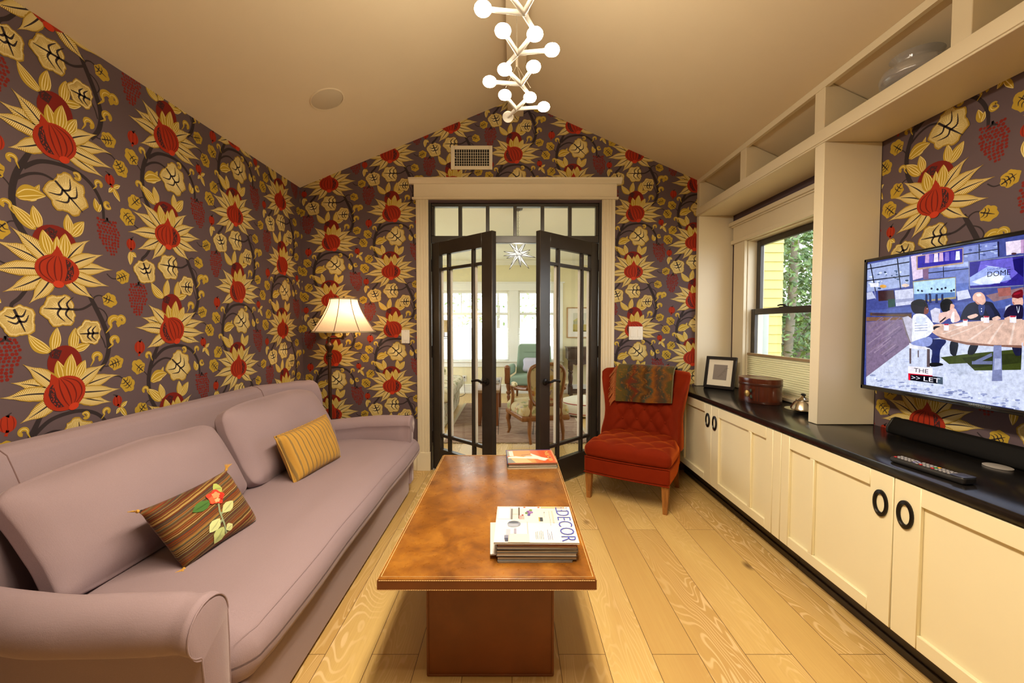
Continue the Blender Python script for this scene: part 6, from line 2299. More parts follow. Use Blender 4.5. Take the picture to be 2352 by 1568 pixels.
build('shade_fitter', MB().tube([(lx - 0.106, ly, 1.464), (lx + 0.106, ly, 1.464)], 0.002, 6).tube([(lx, ly - 0.106, 1.464), (lx, ly + 0.106, 1.464)], 0.002, 6).cyl((lx, ly, 1.20), 0.004, 0.262, 8), M['bronze'], lamp)
build('diffuser_cup', MB().lathe([(0.045, 1.212), (0.030, 1.200), (0.012, 1.192)], (lx, ly, 0), 24, caps=False), M['white'], lamp)
lb = bpy.data.lights.new('lamp_bulb_light', 'POINT')
lb.energy = LAMP_W
lb.color = (1.0, 0.70, 0.40)
lb.shadow_soft_size = 0.03
lo_ = bpy.data.objects.new('lamp_bulb_light', lb)
COL.objects.link(lo_)
lo_.parent = lamp
lo_.location = (lx - fx + 0.03, ly - fy, 1.345)

# ------------------------------------------------------------------ red slipper chair (own frame: x along its front, y towards its back)
ch = thing('slipper_chair', 'rust red velvet slipper chair with a button-tufted winged back', 'chair', (0.786, 2.869, 0), math.radians(-31.9))


def tuft(a, b, amp):
    f = abs(math.cos(PI * (a + b) / 2) * math.cos(PI * (a - b) / 2))
    return amp * (f ** 0.45)


def seat2(x, y, z):
    w_ = 0.305
    t = 0
    if z > 0.02:
        t = tuft(x / 0.098, y / 0.098 + 0.5, 0.022) * (1 - sstep(0.86, 1.0, abs(x) / w_)) * sstep(-0.30, -0.22, y)
    crown = 0.012 * (1 - (x / w_) ** 2) if z > 0 else 0
    yb = y + 0.255
    xx = x * (1 - 0.10 * sstep(0.2, 0.55, yb))
    return (xx, yb - 0.018 * (1 - (x / w_) ** 2) * (1 - sstep(-0.05, 0.1, y)), z + 0.352 + t + crown)


build('seat', MB().rbox((0.305, 0.275, 0.048), 0.040, 34, 5, seat2), M['velvet'], ch, local=True, angle=80)


def rail(x, y, z):
    yb = y + 0.255
    return (x * (1 - 0.10 * sstep(0.2, 0.55, yb)), yb - 0.016 * (1 - (x / 0.3) ** 2) * (1 - sstep(-0.05, 0.1, y)), z + 0.252)


build('seat_rail', MB().rbox((0.298, 0.270, 0.056), 0.014, 12, 3, rail), M['velvet'], ch, local=True)
P = [rail(x, -0.272, -0.056) for x in [-0.297 + 0.594 * i / 24 for i in range(25)]]
build('rail_cord', MB().tube(P, 0.005, 8), M['velvet'], ch, local=True)
P = [(p[0] * 0.985, p[1] + 0.001, 0.309) for p in P]
build('seat_cord', MB().tube(P, 0.0045, 8), M['velvet'], ch, local=True)


# back: front surface, wrapped wings, rear shell in one closed sheet
def chair_back(u, v):
    """u across (0..1), v around the section: 0..0.62 front going up, rest over the top and down the rear"""
    a = 2 * u - 1
    if v < 0.60:
        h, side = v / 0.60, 0
    elif v < 0.72:
        h, side = 1.0, (v - 0.60) / 0.12
    else:
        h, side = 1 - (v - 0.72) / 0.28, 1
    z = 0.34 + h * 0.545
    halfw = 0.285 + 0.035 * h ** 1.5 - 0.022 * math.exp(-((h - 0.45) / 0.22) ** 2)
    wing = abs(a) ** 3.2
    lean = 0.075 * h
    wingd = 0.135 - 0.03 * h + 0.035 * math.exp(-((h - 0.12) / 0.14) ** 2) - 0.04 * sstep(0.8, 1.0, h)
    yf = 0.470 + lean - wingd * wing
    yr = 0.560 + lean * 0.85 - 0.05 * wing
    x = a * halfw
    if side == 0:
        k = sstep(0.10, 0.2, h) * (1 - sstep(0.80, 0.92, h)) * (1 - sstep(0.68, 0.86, abs(a)))
        t = tuft(a / 0.20, h / 0.155, 0.026) * (0.25 + 0.75 * k)
        return (x, yf - t + 0.006, z)
    if side == 1:
        return (x * (1 - 0.01), yr, z)
    s = side
    th = PI * s
    ym = (yf + yr) / 2
    return (x, ym - (yr - yf) / 2 * math.cos(th), z + 0.028 * math.sin(th) * (1 - 0.35 * wing))


bk_ = MB()
NU, NVv = 56, 72
bk_.grid(chair_back, NU, NVv)
for uu_ in (0, NU):
    ids = [uu_ * (NVv + 1) + j for j in range(NVv + 1)]
    # rounded outer edge of each wing
    c_ = [Vector(bk_.v[i]) for i in ids]
    half = 43
    front = ids[:half]
    rear = ids[:half - 1:-1]
    n_ = min(len(front), len(rear))
    rings = [front]
    sx_ = -1 if uu_ == 0 else 1
    for r_k in range(1, 6):
        t_ = r_k / 6
        new = []
        for q in range(len(front)):
            p = Vector(bk_.v[front[q]])
            rr = Vector(bk_.v[rear[min(len(rear) - 1, int(q * (len(rear) - 1) / (len(front) - 1) + 0.5))]])
            m_ = p.lerp(rr, (1 - math.cos(PI * t_)) / 2) + Vector((sx_ * 0.022 * math.sin(PI * t_), 0, 0))
            new.append(len(bk_.v))
            bk_.v.append(tuple(m_))
        rings.append(new)
    last = [rear[min(len(rear) - 1, int(q * (len(rear) - 1) / (len(front) - 1) + 0.5))] for q in range(len(front))]
    rings.append(last)
    for e_i in (0, -1):
        cap_ = []
        for r_ in rings:
            if r_[e_i] not in cap_:
                cap_.append(r_[e_i])
        bk_.face(cap_)
    for a_r, b_r in zip(rings[:-1], rings[1:]):
        for q in range(len(front) - 1):
            f_ = [a_r[q], a_r[q + 1], b_r[q + 1], b_r[q]]
            f2 = []
            for i_ in f_:
                if i_ not in f2:
                    f2.append(i_)
            if len(f2) > 2:
                bk_.face(f2)
build('backrest', bk_, M['velvet'], ch, local=True, angle=80)
bn = MB().ball((0, 0, 0), 0.010, 0.006, 0.010, 10, 6)
proto = None
for i in range(-3, 4):
    for j in range(1, 6):
        if (i + j) % 2 == 0:
            continue
        a_, h_ = i * 0.20, j * 0.155
        if abs(a_) > 0.65 or h_ > 0.66:
            continue
        p = chair_back((a_ + 1) / 2, h_ * 0.60)
        if proto is None:
            proto = build('button', bn, M['velvet'], ch, local=True)
            o = proto
        else:
            o = proto.copy()
            COL.objects.link(o)
            o.parent = ch
        o.location = (p[0], p[1] - 0.004, p[2])


def chair_leg(x, y, lean, front=True):
    m = MB()
    n_ = 10
    lv = []
    for k in range(n_ + 1):
        t = k / n_
        z = 0.200 * (1 - t)
        hw = (0.024 - 0.010 * t) if front else (0.020 - 0.006 * t)
        lv.append((x + lean[0] * t, y + lean[1] * t, z, hw))
    for k in range(n_):
        (x0, y0, z0, h0), (x1, y1, z1, h1) = lv[k], lv[k + 1]
        s = len(m.v)
        for (xx, yy, zz, hh) in (lv[k], lv[k + 1]):
            m.v += [(xx - hh, yy - hh, zz), (xx + hh, yy - hh, zz), (xx + hh, yy + hh, zz), (xx - hh, yy + hh, zz)]
        for q in ((0, 1, 5, 4), (1, 2, 6, 5), (2, 3, 7, 6), (3, 0, 4, 7)):
            m.face([s + i for i in q])
        if k == 0:
            m.face([s, s + 1, s + 2, s + 3])
        if k == n_ - 1:
            m.face([s + 7, s + 6, s + 5, s + 4])
    o = build('leg', m, M['leg_wood'], ch, local=True, weld=True)
    if front:
        fl_ = MB()
        for k in (-1, 0, 1):
            for (dx, dy) in ((1, 0), (0, 1)):
                for sg in (-1, 1):
                    px, py = (k * 0.009, sg * 0.0235) if dx else (sg * 0.0235, k * 0.009)
                    fl_.tube([(x + px, y + py, 0.195), (x + px * 0.62, y + py * 0.70, 0.055)], 0.0026, 6)
        build('fluting', fl_, M['leg_wood'], o, local=True)
        build('foot_cup', MB().box(x - 0.0165, x + 0.0165, y - 0.0165, y + 0.0165, 0.036, 0.048).box(x - 0.013, x + 0.013, y - 0.013, y + 0.013, 0.0, 0.036), M['leg_wood'], o, local=True, bevel=0.003)
    return o


chair_leg(-0.268, 0.012, (0, 0))
chair_leg(0.268, 0.012, (0, 0))
chair_leg(-0.235, 0.50, (-0.01, 0.05), False)
chair_leg(0.235, 0.50, (0.01, 0.05), False)

# paisley throw folded over the chair back
def m_throw():
    nt = NT('paisley_wool')
    v = nt.mapped((1, 1, 1))
    xyz = nt.n('SeparateXYZ', {0: v})
    X, Z = xyz.outputs[0], xyz.outputs[2]
    wob = nt.noise(nt.mapped((4, 4, 9)), 1.0, 2.0)
    xs = nt.math('ADD', X, nt.math('MULTIPLY', nt.math('SUBTRACT', wob, 0.5), 0.26))
    band = nt.ramp(nt.math('MULTIPLY_ADD', xs, 2.5, 0.5), [
        (0.0, (0.099, 0.068, 0.014)), (0.10, (0.081, 0.056, 0.012)), (0.16, (0.034, 0.037, 0.025)), (0.26, (0.074, 0.037, 0.009)), (0.33, (0.124, 0.017, 0.006)),
        (0.39, (0.053, 0.040, 0.019)), (0.47, (0.149, 0.059, 0.007)), (0.53, (0.062, 0.026, 0.007)), (0.60, (0.037, 0.053, 0.034)), (0.66, (0.223, 0.071, 0.007)),
        (0.74, (0.081, 0.034, 0.014)), (0.84, (0.046, 0.043, 0.025)), (0.93, (0.161, 0.062, 0.011)), (1.0, (0.07, 0.055, 0.015))])
    sw = nt.noise(v, 26.0, 4.0, 0.6, 2.2)
    lines = nt.math('SINE', nt.math('MULTIPLY', sw, 46.0))
    c = nt.mix(nt.ramp(lines, [(0.50, (0, 0, 0)), (0.9, (0.403, 0.403, 0.403))]), band, (0.045, 0.042, 0.032, 1))
    sw2 = nt.noise(v, 15.0, 2.0, 0.5, 3.0)
    c = nt.mix(nt.ramp(sw2, [(0.58, (0, 0, 0)), (0.62, (0.496, 0.496, 0.496)), (0.68, (0.496, 0.496, 0.496)), (0.72, (0, 0, 0))]), c, (0.25, 0.085, 0.010, 1))
    return nt.pbr(c, 0.95, 0, 0.15, nt.bump(nt.noise(v, 420, 2), 0.4, 0.002), sheen=0.15)


tw = thing('throw_blanket', 'folded olive and orange paisley throw hanging over the red chair back', 'blanket', (0.786, 2.869, 0.70), math.radians(-31.9))


def throw_pt(u, v, off=0.0):
    x = -0.215 + 0.435 * u
    a = x / 0.305
    w3 = abs(a) ** 3.2
    yf = 0.470 + 0.075 - (0.105 - 0.04) * w3 - 0.034
    yr = 0.560 + 0.064 - 0.05 * w3 + 0.014
    top = 0.885 + 0.028 + 0.012
    front_len, rear_len = 0.245 + 0.010 * math.sin(u * PI) - 0.02 * u, 0.16
    L = front_len + 0.14 + rear_len
    s_ = v * L
    if s_ < front_len:
        d = front_len - s_
        z = top - 0.030 - d
        hh = (z - 0.34) / 0.545
        y = 0.470 + 0.075 * hh - (0.135 - 0.03 * hh) * w3 - 0.036 - off
        y += -0.010 * math.sin(d * 14) * 0.5 - 0.006 * math.sin(u * 9 + d * 8)
        return (x + 0.012 * (0.5 - u) * d * 4, y, z)
    if s_ < front_len + 0.14:
        t = (s_ - front_len) / 0.14 * PI
        ym, rr = (yf + yr) / 2, (yr - yf) / 2 + off
        return (x, ym - rr * math.cos(t), top - 0.030 + (0.034 + off) * math.sin(t))
    d = s_ - front_len - 0.14
    return (x, yr + off + 0.002, top - 0.030 - d)


Z0_ = -0.70
t = MB()
t.grid(lambda u, v: throw_pt(u, v, 0.012), 30, 50)
t.grid(lambda u, v: throw_pt(u, v, 0.0), 30, 50)
n1 = 31 * 51
def _rim(idx):
    for a, b in zip(idx[:-1], idx[1:]):
        t.face((a, b, b + n1, a + n1))
_rim([i * 51 for i in range(31)]); _rim([i * 51 + 50 for i in range(31)]); _rim(list(range(51))); _rim([30 * 51 + j for j in range(51)])
t.v = [(p[0], p[1], p[2] + Z0_) for p in t.v]
build('blanket', t, m_throw(), tw, local=True, angle=60)
e = MB()
for k in (0.004, 0.010):
    e.tube([tuple(Vector(throw_pt(1.0, v / 30, k)) + Vector((0.002, 0, Z0_))) for v in range(31)], 0.0035, 6)
build('bound_edge', e, simple('olive_binding', (0.13, 0.11, 0.045), 0.9), tw, local=True)
fr = MB()
rg = random.Random(8)
for k in range(46):
    v = 0.015 + 0.50 * k / 45
    p = Vector(throw_pt(0.0, v, 0.006)) + Vector((0, 0, Z0_))
    dn = Vector((-0.026 - 0.02 * rg.random(), -0.008 * rg.random(), -0.045 - 0.04 * rg.random()))
    q = [p, p + Vector((-0.016, -0.004, -0.004)), p + Vector((-0.016, -0.006, 0)) + dn * 0.6, p + Vector((-0.014, -0.006, 0)) + dn]
    fr.tube(spline(q, 3), 0.0022, 5)
f_ = build('fringe', fr, simple('rust_fringe', (0.36, 0.11, 0.03), 0.9, vary=0.3), tw, local=True)
f_['kind'] = 'stuff'

# ------------------------------------------------------------------ branching chandelier along the ridge
cd = thing('chandelier', 'white branching chandelier of glowing globe bulbs hanging under the ridge beam', 'chandelier', (0.02, 1.2, 2.30))
CZ = 2.30
stem_m, sock = MB(), MB()
bulbs = []


def arm_to(p, q, r0=0.0085):
    stem_m.tube([p, Vector(p).lerp(Vector(q), 0.5), q], [r0 * 1.1, r0, r0 * 0.95], 10)
    stem_m.ball(p, r0 * 1.25, seg=10, rings=8)


prev = None
for k in range(3, -6, -1):
    y = 1.442 + 0.2065 * k
    odd = k % 2 != 0
    nx = 0.022 if odd else 0.040
    node = (nx, y, CZ)
    pa = (0.082 if odd else -0.030, y - 0.1165, CZ)      # stem carries on through this bulb
    pb = (-0.030 if odd else 0.085, y - 0.1165, CZ)
    pf_ = (0.146 if odd else -0.090, y - 0.018, CZ)
    arm_to(node, pa); arm_to(node, pb); arm_to(node, pf_)
    bulbs += [(pa, Vector((0, 0, 1))), (pb, (Vector(pb) - Vector(node)).normalized()), (pf_, (Vector(pf_) - Vector(node)).normalized())]
    if prev is None:
        cap = (-0.020, 2.137, CZ)
        arm_to(node, cap)
    else:
        arm_to(node, prev)
    prev = pa
build('stem', stem_m, M['lamp_white'], cd)
build('end_cap', MB().lathe([(0.0001, -0.016), (0.020, -0.016), (0.024, -0.010), (0.028, 0.0), (0.026, 0.006), (0.0001, 0.006)], (0, 0, 0), 24, caps=False)
      .xf(Matrix.Translation((-0.020, 2.137, CZ)) @ Matrix.Rotation(PI * 0.78, 4, 'X')), M['lamp_white'], cd)
bm0 = MB().ball((0, 0, 0), 0.0295, 0.0295, 0.0205, 16, 10)
bm0.v = [(p[0], p[1], max(p[2], -0.01204)) for p in bm0.v]      # flat lens underneath, frosted dome above
for i_, f_ in enumerate(bm0.f):
    if max(bm0.v[q][2] for q in f_) > -0.0119:
        bm0.mi[i_] = 1
bp = None
for (p, d) in bulbs:
    if bp is None:
        bp = build('bulb', bm0, [M['bulb'], M['bulb_side']], cd, local=True)
        o = bp
    else:
        o = bp.copy()
        COL.objects.link(o)
        o.parent = cd
    q = Vector(p) - Vector((0, 0, 0.008)) if d.z > 0.5 else Vector(p) + d * 0.006
    o.location = q - Vector((0.02, 1.2, 2.30))
cable = simple('grey_cable', (0.22, 0.18, 0.13), 0.5)
for (y_, ends) in ((1.95, ((0.083, 1.925, 2.325), (-0.028, 1.925, 2.325), (0.040, 1.86, 2.31))), (0.75, ((0.083, 0.70, 2.325), (-0.028, 0.70, 2.325)))):
    wires = MB().tube([(0.022, y_, 3.02), (0.022, y_, 2.475)], 0.0022, 6).cyl((0.022, y_, 2.435), 0.0055, 0.045, 10)
    for q in ends:
        wires.tube([(0.022, y_, 2.44), q], 0.0009, 5)
    build('suspension_wire', wires, cable, cd)

# ------------------------------------------------------------------ small fittings
vt = thing('air_vent', 'white wall register with a black grille above the double doors', 'vent', (-0.3415, YB, 2.576))
f = MB()
VX0, VX1, VZ0, VZ1 = -0.518, -0.166, 2.576, 2.776
ix0, ix1, iz0, iz1 = VX0 + 0.033, VX1 - 0.028, VZ0 + 0.031, VZ1 - 0.032
f.box(VX0, ix0, YB - 0.0095, YB - 0.0026, VZ0, VZ1).box(ix1, VX1, YB - 0.0095, YB - 0.0026, VZ0, VZ1).box(ix0, ix1, YB - 0.0095, YB - 0.0026, VZ0, iz0).box(ix0, ix1, YB - 0.0095, YB - 0.0026, iz1, VZ1)
build('frame', f, M['cream'], vt, bevel=0.002, bseg=1)
build('backing', MB().box(ix0, ix1, YB - 0.0040, YB - 0.0026, iz0, iz1), M['dark_hole'], vt)
for k in range(1, 15):
    x = ix0 + (ix1 - ix0) * k / 15
    build('slat', MB().box(x - 0.0018, x + 0.0018, YB - 0.0085, YB - 0.0040, iz0, iz1), M['cream'], vt)
for k in range(1, 6):
    z = iz0 + (iz1 - iz0) * k / 6 - 0.004
    build('slat', MB().box(ix0, ix1, YB - 0.0055, YB - 0.0040, z - 0.0012, z + 0.0012), M['cream'], vt)
build('lever', MB().ball((ix0 + 0.004, YB - 0.010, (iz0 + iz1) / 2), 0.004, seg=8, rings=6), M['white'], vt)


def switch(x0, x1, z0, z1, n_, label):
    s = thing('light_switch', label, 'light switch', ((x0 + x1) / 2, YB, z0))
    build('plate', MB().box(x0, x1, YB - 0.0082, YB - 0.0027, z0, z1), M['white'], s, bevel=0.002, bseg=1)
    for k in range(n_):
        xc = x0 + (x1 - x0) * (k + 0.5) / n_
        build('rocker', MB().box(xc - 0.0165, xc + 0.0165, YB - 0.0115, YB - 0.0080, (z0 + z1) / 2 - 0.033, (z0 + z1) / 2 + 0.033), M['white'], s, bevel=0.0015, bseg=1)
        for zz in (z0 + 0.010, z1 - 0.010):
            build('screw', MB().cyl((xc, YB - 0.0092, zz), 0.0028, 0.001, 8, axis='y'), M['steel'], s)


switch(-0.951, -0.881, 1.103, 1.218, 1, 'single white light switch left of the double doors')
switch(1.005, 1.125, 1.133, 1.248, 2, 'double white light switch right of the double doors')

# round speaker flush in the left ceiling slope
def ceil_left(x, y):
    return Vector((x, y, ceil_z(x)))


spx, spy = -1.170, 2.697
cz_ = ceil_left(spx, spy)
nd = Vector((0.4056, 0, -1)).normalized()
Ms = Matrix.Translation(cz_ + nd * 0.0) @ nd.to_track_quat('Z', 'Y').to_matrix().to_4x4()
sp = thing('ceiling_speaker', 'round beige speaker grille set in the left ceiling slope', 'speaker', tuple(cz_))
build('grille', MB().lathe([(0.0001, 0.004), (0.094, 0.004), (0.097, 0.0025), (0.097, 0.0008)], (0, 0, 0), 48, caps=False).xf(Ms),
      simple('beige_speaker_mesh', (0.56, 0.48, 0.345), 0.9, bump=0.5, bscale=700), sp)
build('rim', MB().lathe([(0.098, 0.0008), (0.099, 0.006), (0.104, 0.006), (0.108, 0.0008)], (0, 0, 0), 48, caps=False).xf(Ms), M['ceiling'], sp)
# ------------------------------------------------------------------ the living room beyond the double doors
LY0, LY1, LX0, LX1, LZ = YB + 0.12, 7.757, -2.30, 2.30, 2.45
w = MB()
w.box(LX0 - 0.1, -1.42, LY1, LY1 + 0.14, 0, LZ).box(0.81, LX1 + 0.1, LY1, LY1 + 0.14, 0, LZ)
w.box(-1.42, 0.81, LY1, LY1 + 0.14, 0, 0.60).box(-1.42, 0.81, LY1, LY1 + 0.14, 1.905, LZ).box(-0.045, 0.105, LY1, LY1 + 0.14, 0.6, 1.905)
struct('wall_living_far', w, M['yellow_paint'])
w = MB().box(LX0 - 0.12, LX0, LY0, 4.3, 0, LZ).box(LX0 - 0.12, LX0, 7.4, LY1, 0, LZ).box(LX0 - 0.12, LX0, 3.95, 7.4, 0, 0.35).box(LX0 - 0.12, LX0, 3.95, 7.4, 2.3, LZ)  # unseen wide opening, added to let more daylight into the living room
struct('wall_living_left', w, M['yellow_paint'])
w = MB().box(LX1, LX1 + 0.08, LY0, 3.95, 0, LZ).box(LX1, LX1 + 0.08, 7.4, LY1, 0, LZ).box(LX1, LX1 + 0.08, 3.95, 7.4, 0, 0.35).box(LX1, LX1 + 0.08, 3.95, 7.4, 2.3, LZ)  # opening on this side too, out of view and added for extra daylight
struct('wall_living_right', w, M['yellow_paint'])
struct('ceiling', MB().box(LX0 - 0.12, LX1 + 0.08, LY0, LY1 + 0.14, LZ, LZ + 0.12), M['white_ceiling'])
struct('wall_living_near', MB().box(LX0 - 0.1, DX0 - 0.001, LY0 + 0.0005, LY0 + 0.012, 0, LZ).box(DX1 + 0.001, LX1, LY0 + 0.0005, LY0 + 0.012, 0, LZ).box(DX0 - 0.001, DX1 + 0.001, LY0 + 0.0005, LY0 + 0.012, DZ, LZ),
       M['yellow_paint'])
t = MB()
t.prism([(LY1, LZ), (LY1, LZ - 0.075), (LY1 - 0.012, LZ - 0.075), (LY1 - 0.07, LZ - 0.014), (LY1 - 0.07, LZ)], LX0, LX1, 'x')
struct('trim_4', t, M['white_paint'])['label'] = 'white cornice of the far room'
t = MB().box(-1.56, 0.94, LY1 - 0.024, LY1, 1.905, 2.045).box(-1.59, 0.97, LY1 - 0.045, LY1, 2.045, 2.068)
t.box(-1.56, -1.42, LY1 - 0.02, LY1, 0.5, 1.905).box(-0.055, 0.115, LY1 - 0.02, LY1, 0.5, 1.905).box(0.81, 0.94, LY1 - 0.02, LY1, 0.5, 1.905)
t.box(-1.58, 0.96, LY1 - 0.05, LY1, 0.585, 0.612).box(-1.56, 0.94, LY1 - 0.022, LY1, 0.495, 0.585)
struct('trim_5', t, M['white_paint'], bevel=0.003, bseg=1)['label'] = 'white casing of the far windows'
struct('baseboard_far', MB().box(LX0, LX1, LY1 - 0.018, LY1, 0, 0.15).box(LX0, LX1, LY1 - 0.026, LY1, 0.15, 0.172).box(LX0, LX1, LY1 - 0.03, LY1, 0, 0.04), M['white_paint'], bevel=0.003, bseg=1)


def far_window(name, x0, x1, muntins, label):
    f = MB()
    y = LY1 + 0.03
    f.box(x0, x0 + 0.045, y, y + 0.05, 0.6, 1.905).box(x1 - 0.045, x1, y, y + 0.05, 0.6, 1.905).box(x0 + 0.0452, x1 - 0.0452, y, y + 0.05, 1.86, 1.905).box(x0 + 0.0452, x1 - 0.0452, y, y + 0.05, 0.6, 0.65)
    f.box(x0 + 0.0452, x1 - 0.0452, y, y + 0.05, 1.455, 1.505)
    for m_ in muntins:
        f.box(m_ - 0.011, m_ + 0.011, y + 0.01, y + 0.04, 1.5052, 1.8598)
    o = struct(name, f, M['white_paint'], bevel=0.003, bseg=1)
    o['label'] = label
    build('glass', MB().box(x0 + 0.04, x1 - 0.04, y + 0.024, y + 0.028, 0.64, 1.87), M['glass'], o)
    n_ = 20
    z0, z1 = 0.62, 1.215
    zz = [z0 + (z1 - z0) * i / (2 * n_) for i in range(2 * n_ + 1)]
    s = MB().prism([(LY1 + (0.006 if i % 2 else 0.0), z) for i, z in enumerate(zz)] + [(LY1 + 0.014, z1), (LY1 + 0.014, z0)], x0 + 0.012, x1 - 0.012, 'x')
    build('window_shade', s, M['white_shade'], o, smooth=False)


far_window('window_2', -1.42, -0.045, (-1.18, -0.945, -0.49, -0.26), 'wide far window with a white shade over its lower half')
far_window('window_3', 0.105, 0.81, (), 'narrow far window behind the green armchair')

# star pendant
sy_, sz_ = 4.30, 1.985
sp_ = thing('star_pendant', 'glowing glass star pendant lamp on a chain in the far room', 'pendant lamp', (0.062, sy_, sz_))
g, sm = MB(), MB()
bm_i = bmesh.new()
bmesh.ops.create_icosphere(bm_i, subdivisions=1, radius=1.0)
C0 = Vector((0.062, sy_, sz_))
core = 0.036
for k_, f in enumerate(bm_i.faces):
    vs = [v.co.normalized() for v in f.verts]
    n_ = (vs[0] + vs[1] + vs[2]).normalized()
    tip = C0 + n_ * (0.185 if k_ % 2 else 0.15)
    B = [C0 + v * core for v in vs]
    for i in range(3):
        g.poly([B[i], B[(i + 1) % 3], tip])
        sm.tube([B[i], tip], 0.0021, 5)
        sm.tube([B[i], B[(i + 1) % 3]], 0.0016, 5)
bm_i.free()
build('glass_star', g, M['star_glow'], sp_, smooth=False)
build('lead_seams', sm, M['black_iron'], sp_)
sl_ = bpy.data.lights.new('star_light', 'POINT')
sl_.energy = STAR_W
sl_.color = (1.0, 0.90, 0.74)
sl_.shadow_soft_size = 0.04
so_ = bpy.data.objects.new('star_light', sl_)
COL.objects.link(so_)
so_.parent = sp_
so_.location = (0, 0, -0.22)
chn = MB()
zc = sz_ + 0.15
k = 0
while zc < LZ - 0.03:
    a = PI / 2 * (k % 2)
    chn.tube([(0.062 + 0.006 * math.cos(t_) * math.cos(a), sy_ + 0.006 * math.cos(t_) * math.sin(a), zc + 0.011 + 0.011 * math.sin(t_)) for t_ in [2 * PI * i / 10 for i in range(10)]], 0.0016, 5, closed=True)
    zc += 0.0175
    k += 1
build('chain', chn, M['black_iron'], sp_)
build('ceiling_rose', MB().lathe([(0.05, 0), (0.045, -0.018), (0.008, -0.03), (0.0001, -0.03)], (0.062, sy_, LZ), 24, caps=False), M['black_iron'], sp_)

# rug
def m_rug():
    nt = NT('striped_wool_rug')
    v = nt.mapped((0.7, 17, 1))
    a = nt.noise(v, 1.6, 4.0, 0.7)
    c = nt.ramp(a, [(0.30, (0.09, 0.045, 0.032)), (0.42, (0.24, 0.13, 0.09)), (0.49, (0.44, 0.33, 0.24)), (0.54, (0.19, 0.095, 0.068)), (0.64, (0.50, 0.40, 0.30)), (0.74, (0.20, 0.11, 0.08))])
    return nt.pbr(c, 0.95, 0, 0.1, nt.bump(nt.noise(nt.coords(), 180, 2), 0.4, 0.004))


rug = thing('area_rug', 'brown striped wool rug with pale fringe on the far room floor', 'rug', (0.05, 5.58, 0))
build('pile', MB().box(-0.735, 0.85, 4.44, 6.72, 0.0005, 0.010), m_rug(), rug, bevel=0.004)
e = MB().box(-0.775, -0.7352, 4.44, 6.72, 0.0005, 0.006).box(0.8502, 0.88, 4.44, 6.72, 0.0005, 0.006)
build('border', e, simple('cream_rug_border', (0.55, 0.48, 0.33), 0.95), rug)
fr = MB()
rg = random.Random(2)
for k in range(150):
    x = -0.76 + 1.62 * k / 149
    fr.tube([(x, 4.44, 0.006), (x + rg.uniform(-0.008, 0.008), 4.42, 0.004), (x + rg.uniform(-0.014, 0.014), 4.40, 0.003)], 0.003, 4)
f_ = build('fringe', fr, simple('rug_fringe', (0.30, 0.22, 0.13), 0.95), rug)
f_['kind'] = 'stuff'
for x0, x1 in ((-0.19, -0.16), (0.36, 0.24)):
    build('dark_line', MB().tube([(x0, 6.6, 0.009), (x0 + (x1 - x0) * 0.5, 5.6, 0.009), (x1, 4.75, 0.009)], 0.0035, 6), M['dark_hole'], rug)


def turned(x, y, z0, z1, r, m, prof=None):
    prof = prof or [(0.7, 0), (0.8, 0.03), (1.0, 0.06), (0.7, 0.10), (0.55, 0.14), (0.75, 0.25), (1.0, 0.42), (0.75, 0.55), (0.6, 0.62), (1.0, 0.66), (1.0, 0.70), (0.65, 0.74), (1.05, 0.80), (1.05, 1.0)]
    return m.lathe([(r * a, z0 + (z1 - z0) * b) for a, b in prof], (x, y, 0), 16)


# green armchair, own frame: front towards -y
green = weave('sage_green_upholstery', (0.24, 0.32, 0.235))
gc = thing('armchair', 'sage green upholstered armchair with carved wooden arms in front of the far window', 'armchair', (0.34, 7.03, 0), math.radians(-10), 'armchairs in the far room')
build('seat', MB().rbox((0.33, 0.30, 0.075), 0.045, 10, 4, lambda x, y, z: (x, y, z + 0.355 + (0.02 * (1 - (x / .33) ** 2) if z > 0 else 0))), green, gc, local=True)
build('seat_rail', MB().box(-0.33, 0.33, -0.29, 0.30, 0.205, 0.285), M['mahogany'], gc, local=True, bevel=0.008)
build('backrest', MB().rbox((0.30, 0.07, 0.30), 0.06, 12, 4, lambda x, y, z: (x * (1 - 0.06 * z / 0.3), y + 0.30 + 0.10 * (z + 0.3) - 0.05 * (abs(x) / 0.3) ** 4 * -1 * -1, z + 0.64)), green, gc, local=True)
build('back_seam', MB().tube([(-0.285, 0.275, 0.80), (0, 0.268, 0.805), (0.285, 0.275, 0.80)], 0.006, 8), green, gc, local=True)
for sx in (-1, 1):
    a = MB().rbox((0.055, 0.24, 0.085), 0.05, 8, 4, lambda x, y, z: (x + sx * 0.375, y + 0.02, z + 0.515))
    build('arm', a, green, gc, local=True)
    s = MB()
    s.prism([(-0.26, 0.30), (-0.285, 0.36), (-0.27, 0.45), (-0.295, 0.53), (-0.285, 0.60), (-0.235, 0.60), (-0.215, 0.52), (-0.225, 0.30)], sx * 0.335, sx * 0.42, 'x')
    s.ball((sx * 0.378, -0.27, 0.575), 0.048, 0.045, 0.042, 14, 8)
    build('carved_arm_front', s, M['mahogany'], gc, local=True, bevel=0.008)
    l = turned(sx * 0.36, -0.245, 0.0, 0.30, 0.042, MB(), [(0.4, 0), (0.5, 0.05), (0.45, 0.12), (0.75, 0.3), (0.5, 0.42), (1.0, 0.52), (1.0, 0.58), (0.6, 0.64), (0.8, 0.75), (1.0, 0.85), (1.0, 1.0)])
    build('leg', l, M['mahogany'], gc, local=True)
    l = MB().tube([(sx * 0.30, 0.28, 0.24), (sx * 0.31, 0.33, 0.1), (sx * 0.32, 0.38, 0.0)], [0.024, 0.02, 0.016], 8)
    build('leg', l, M['mahogany'], gc, local=True)
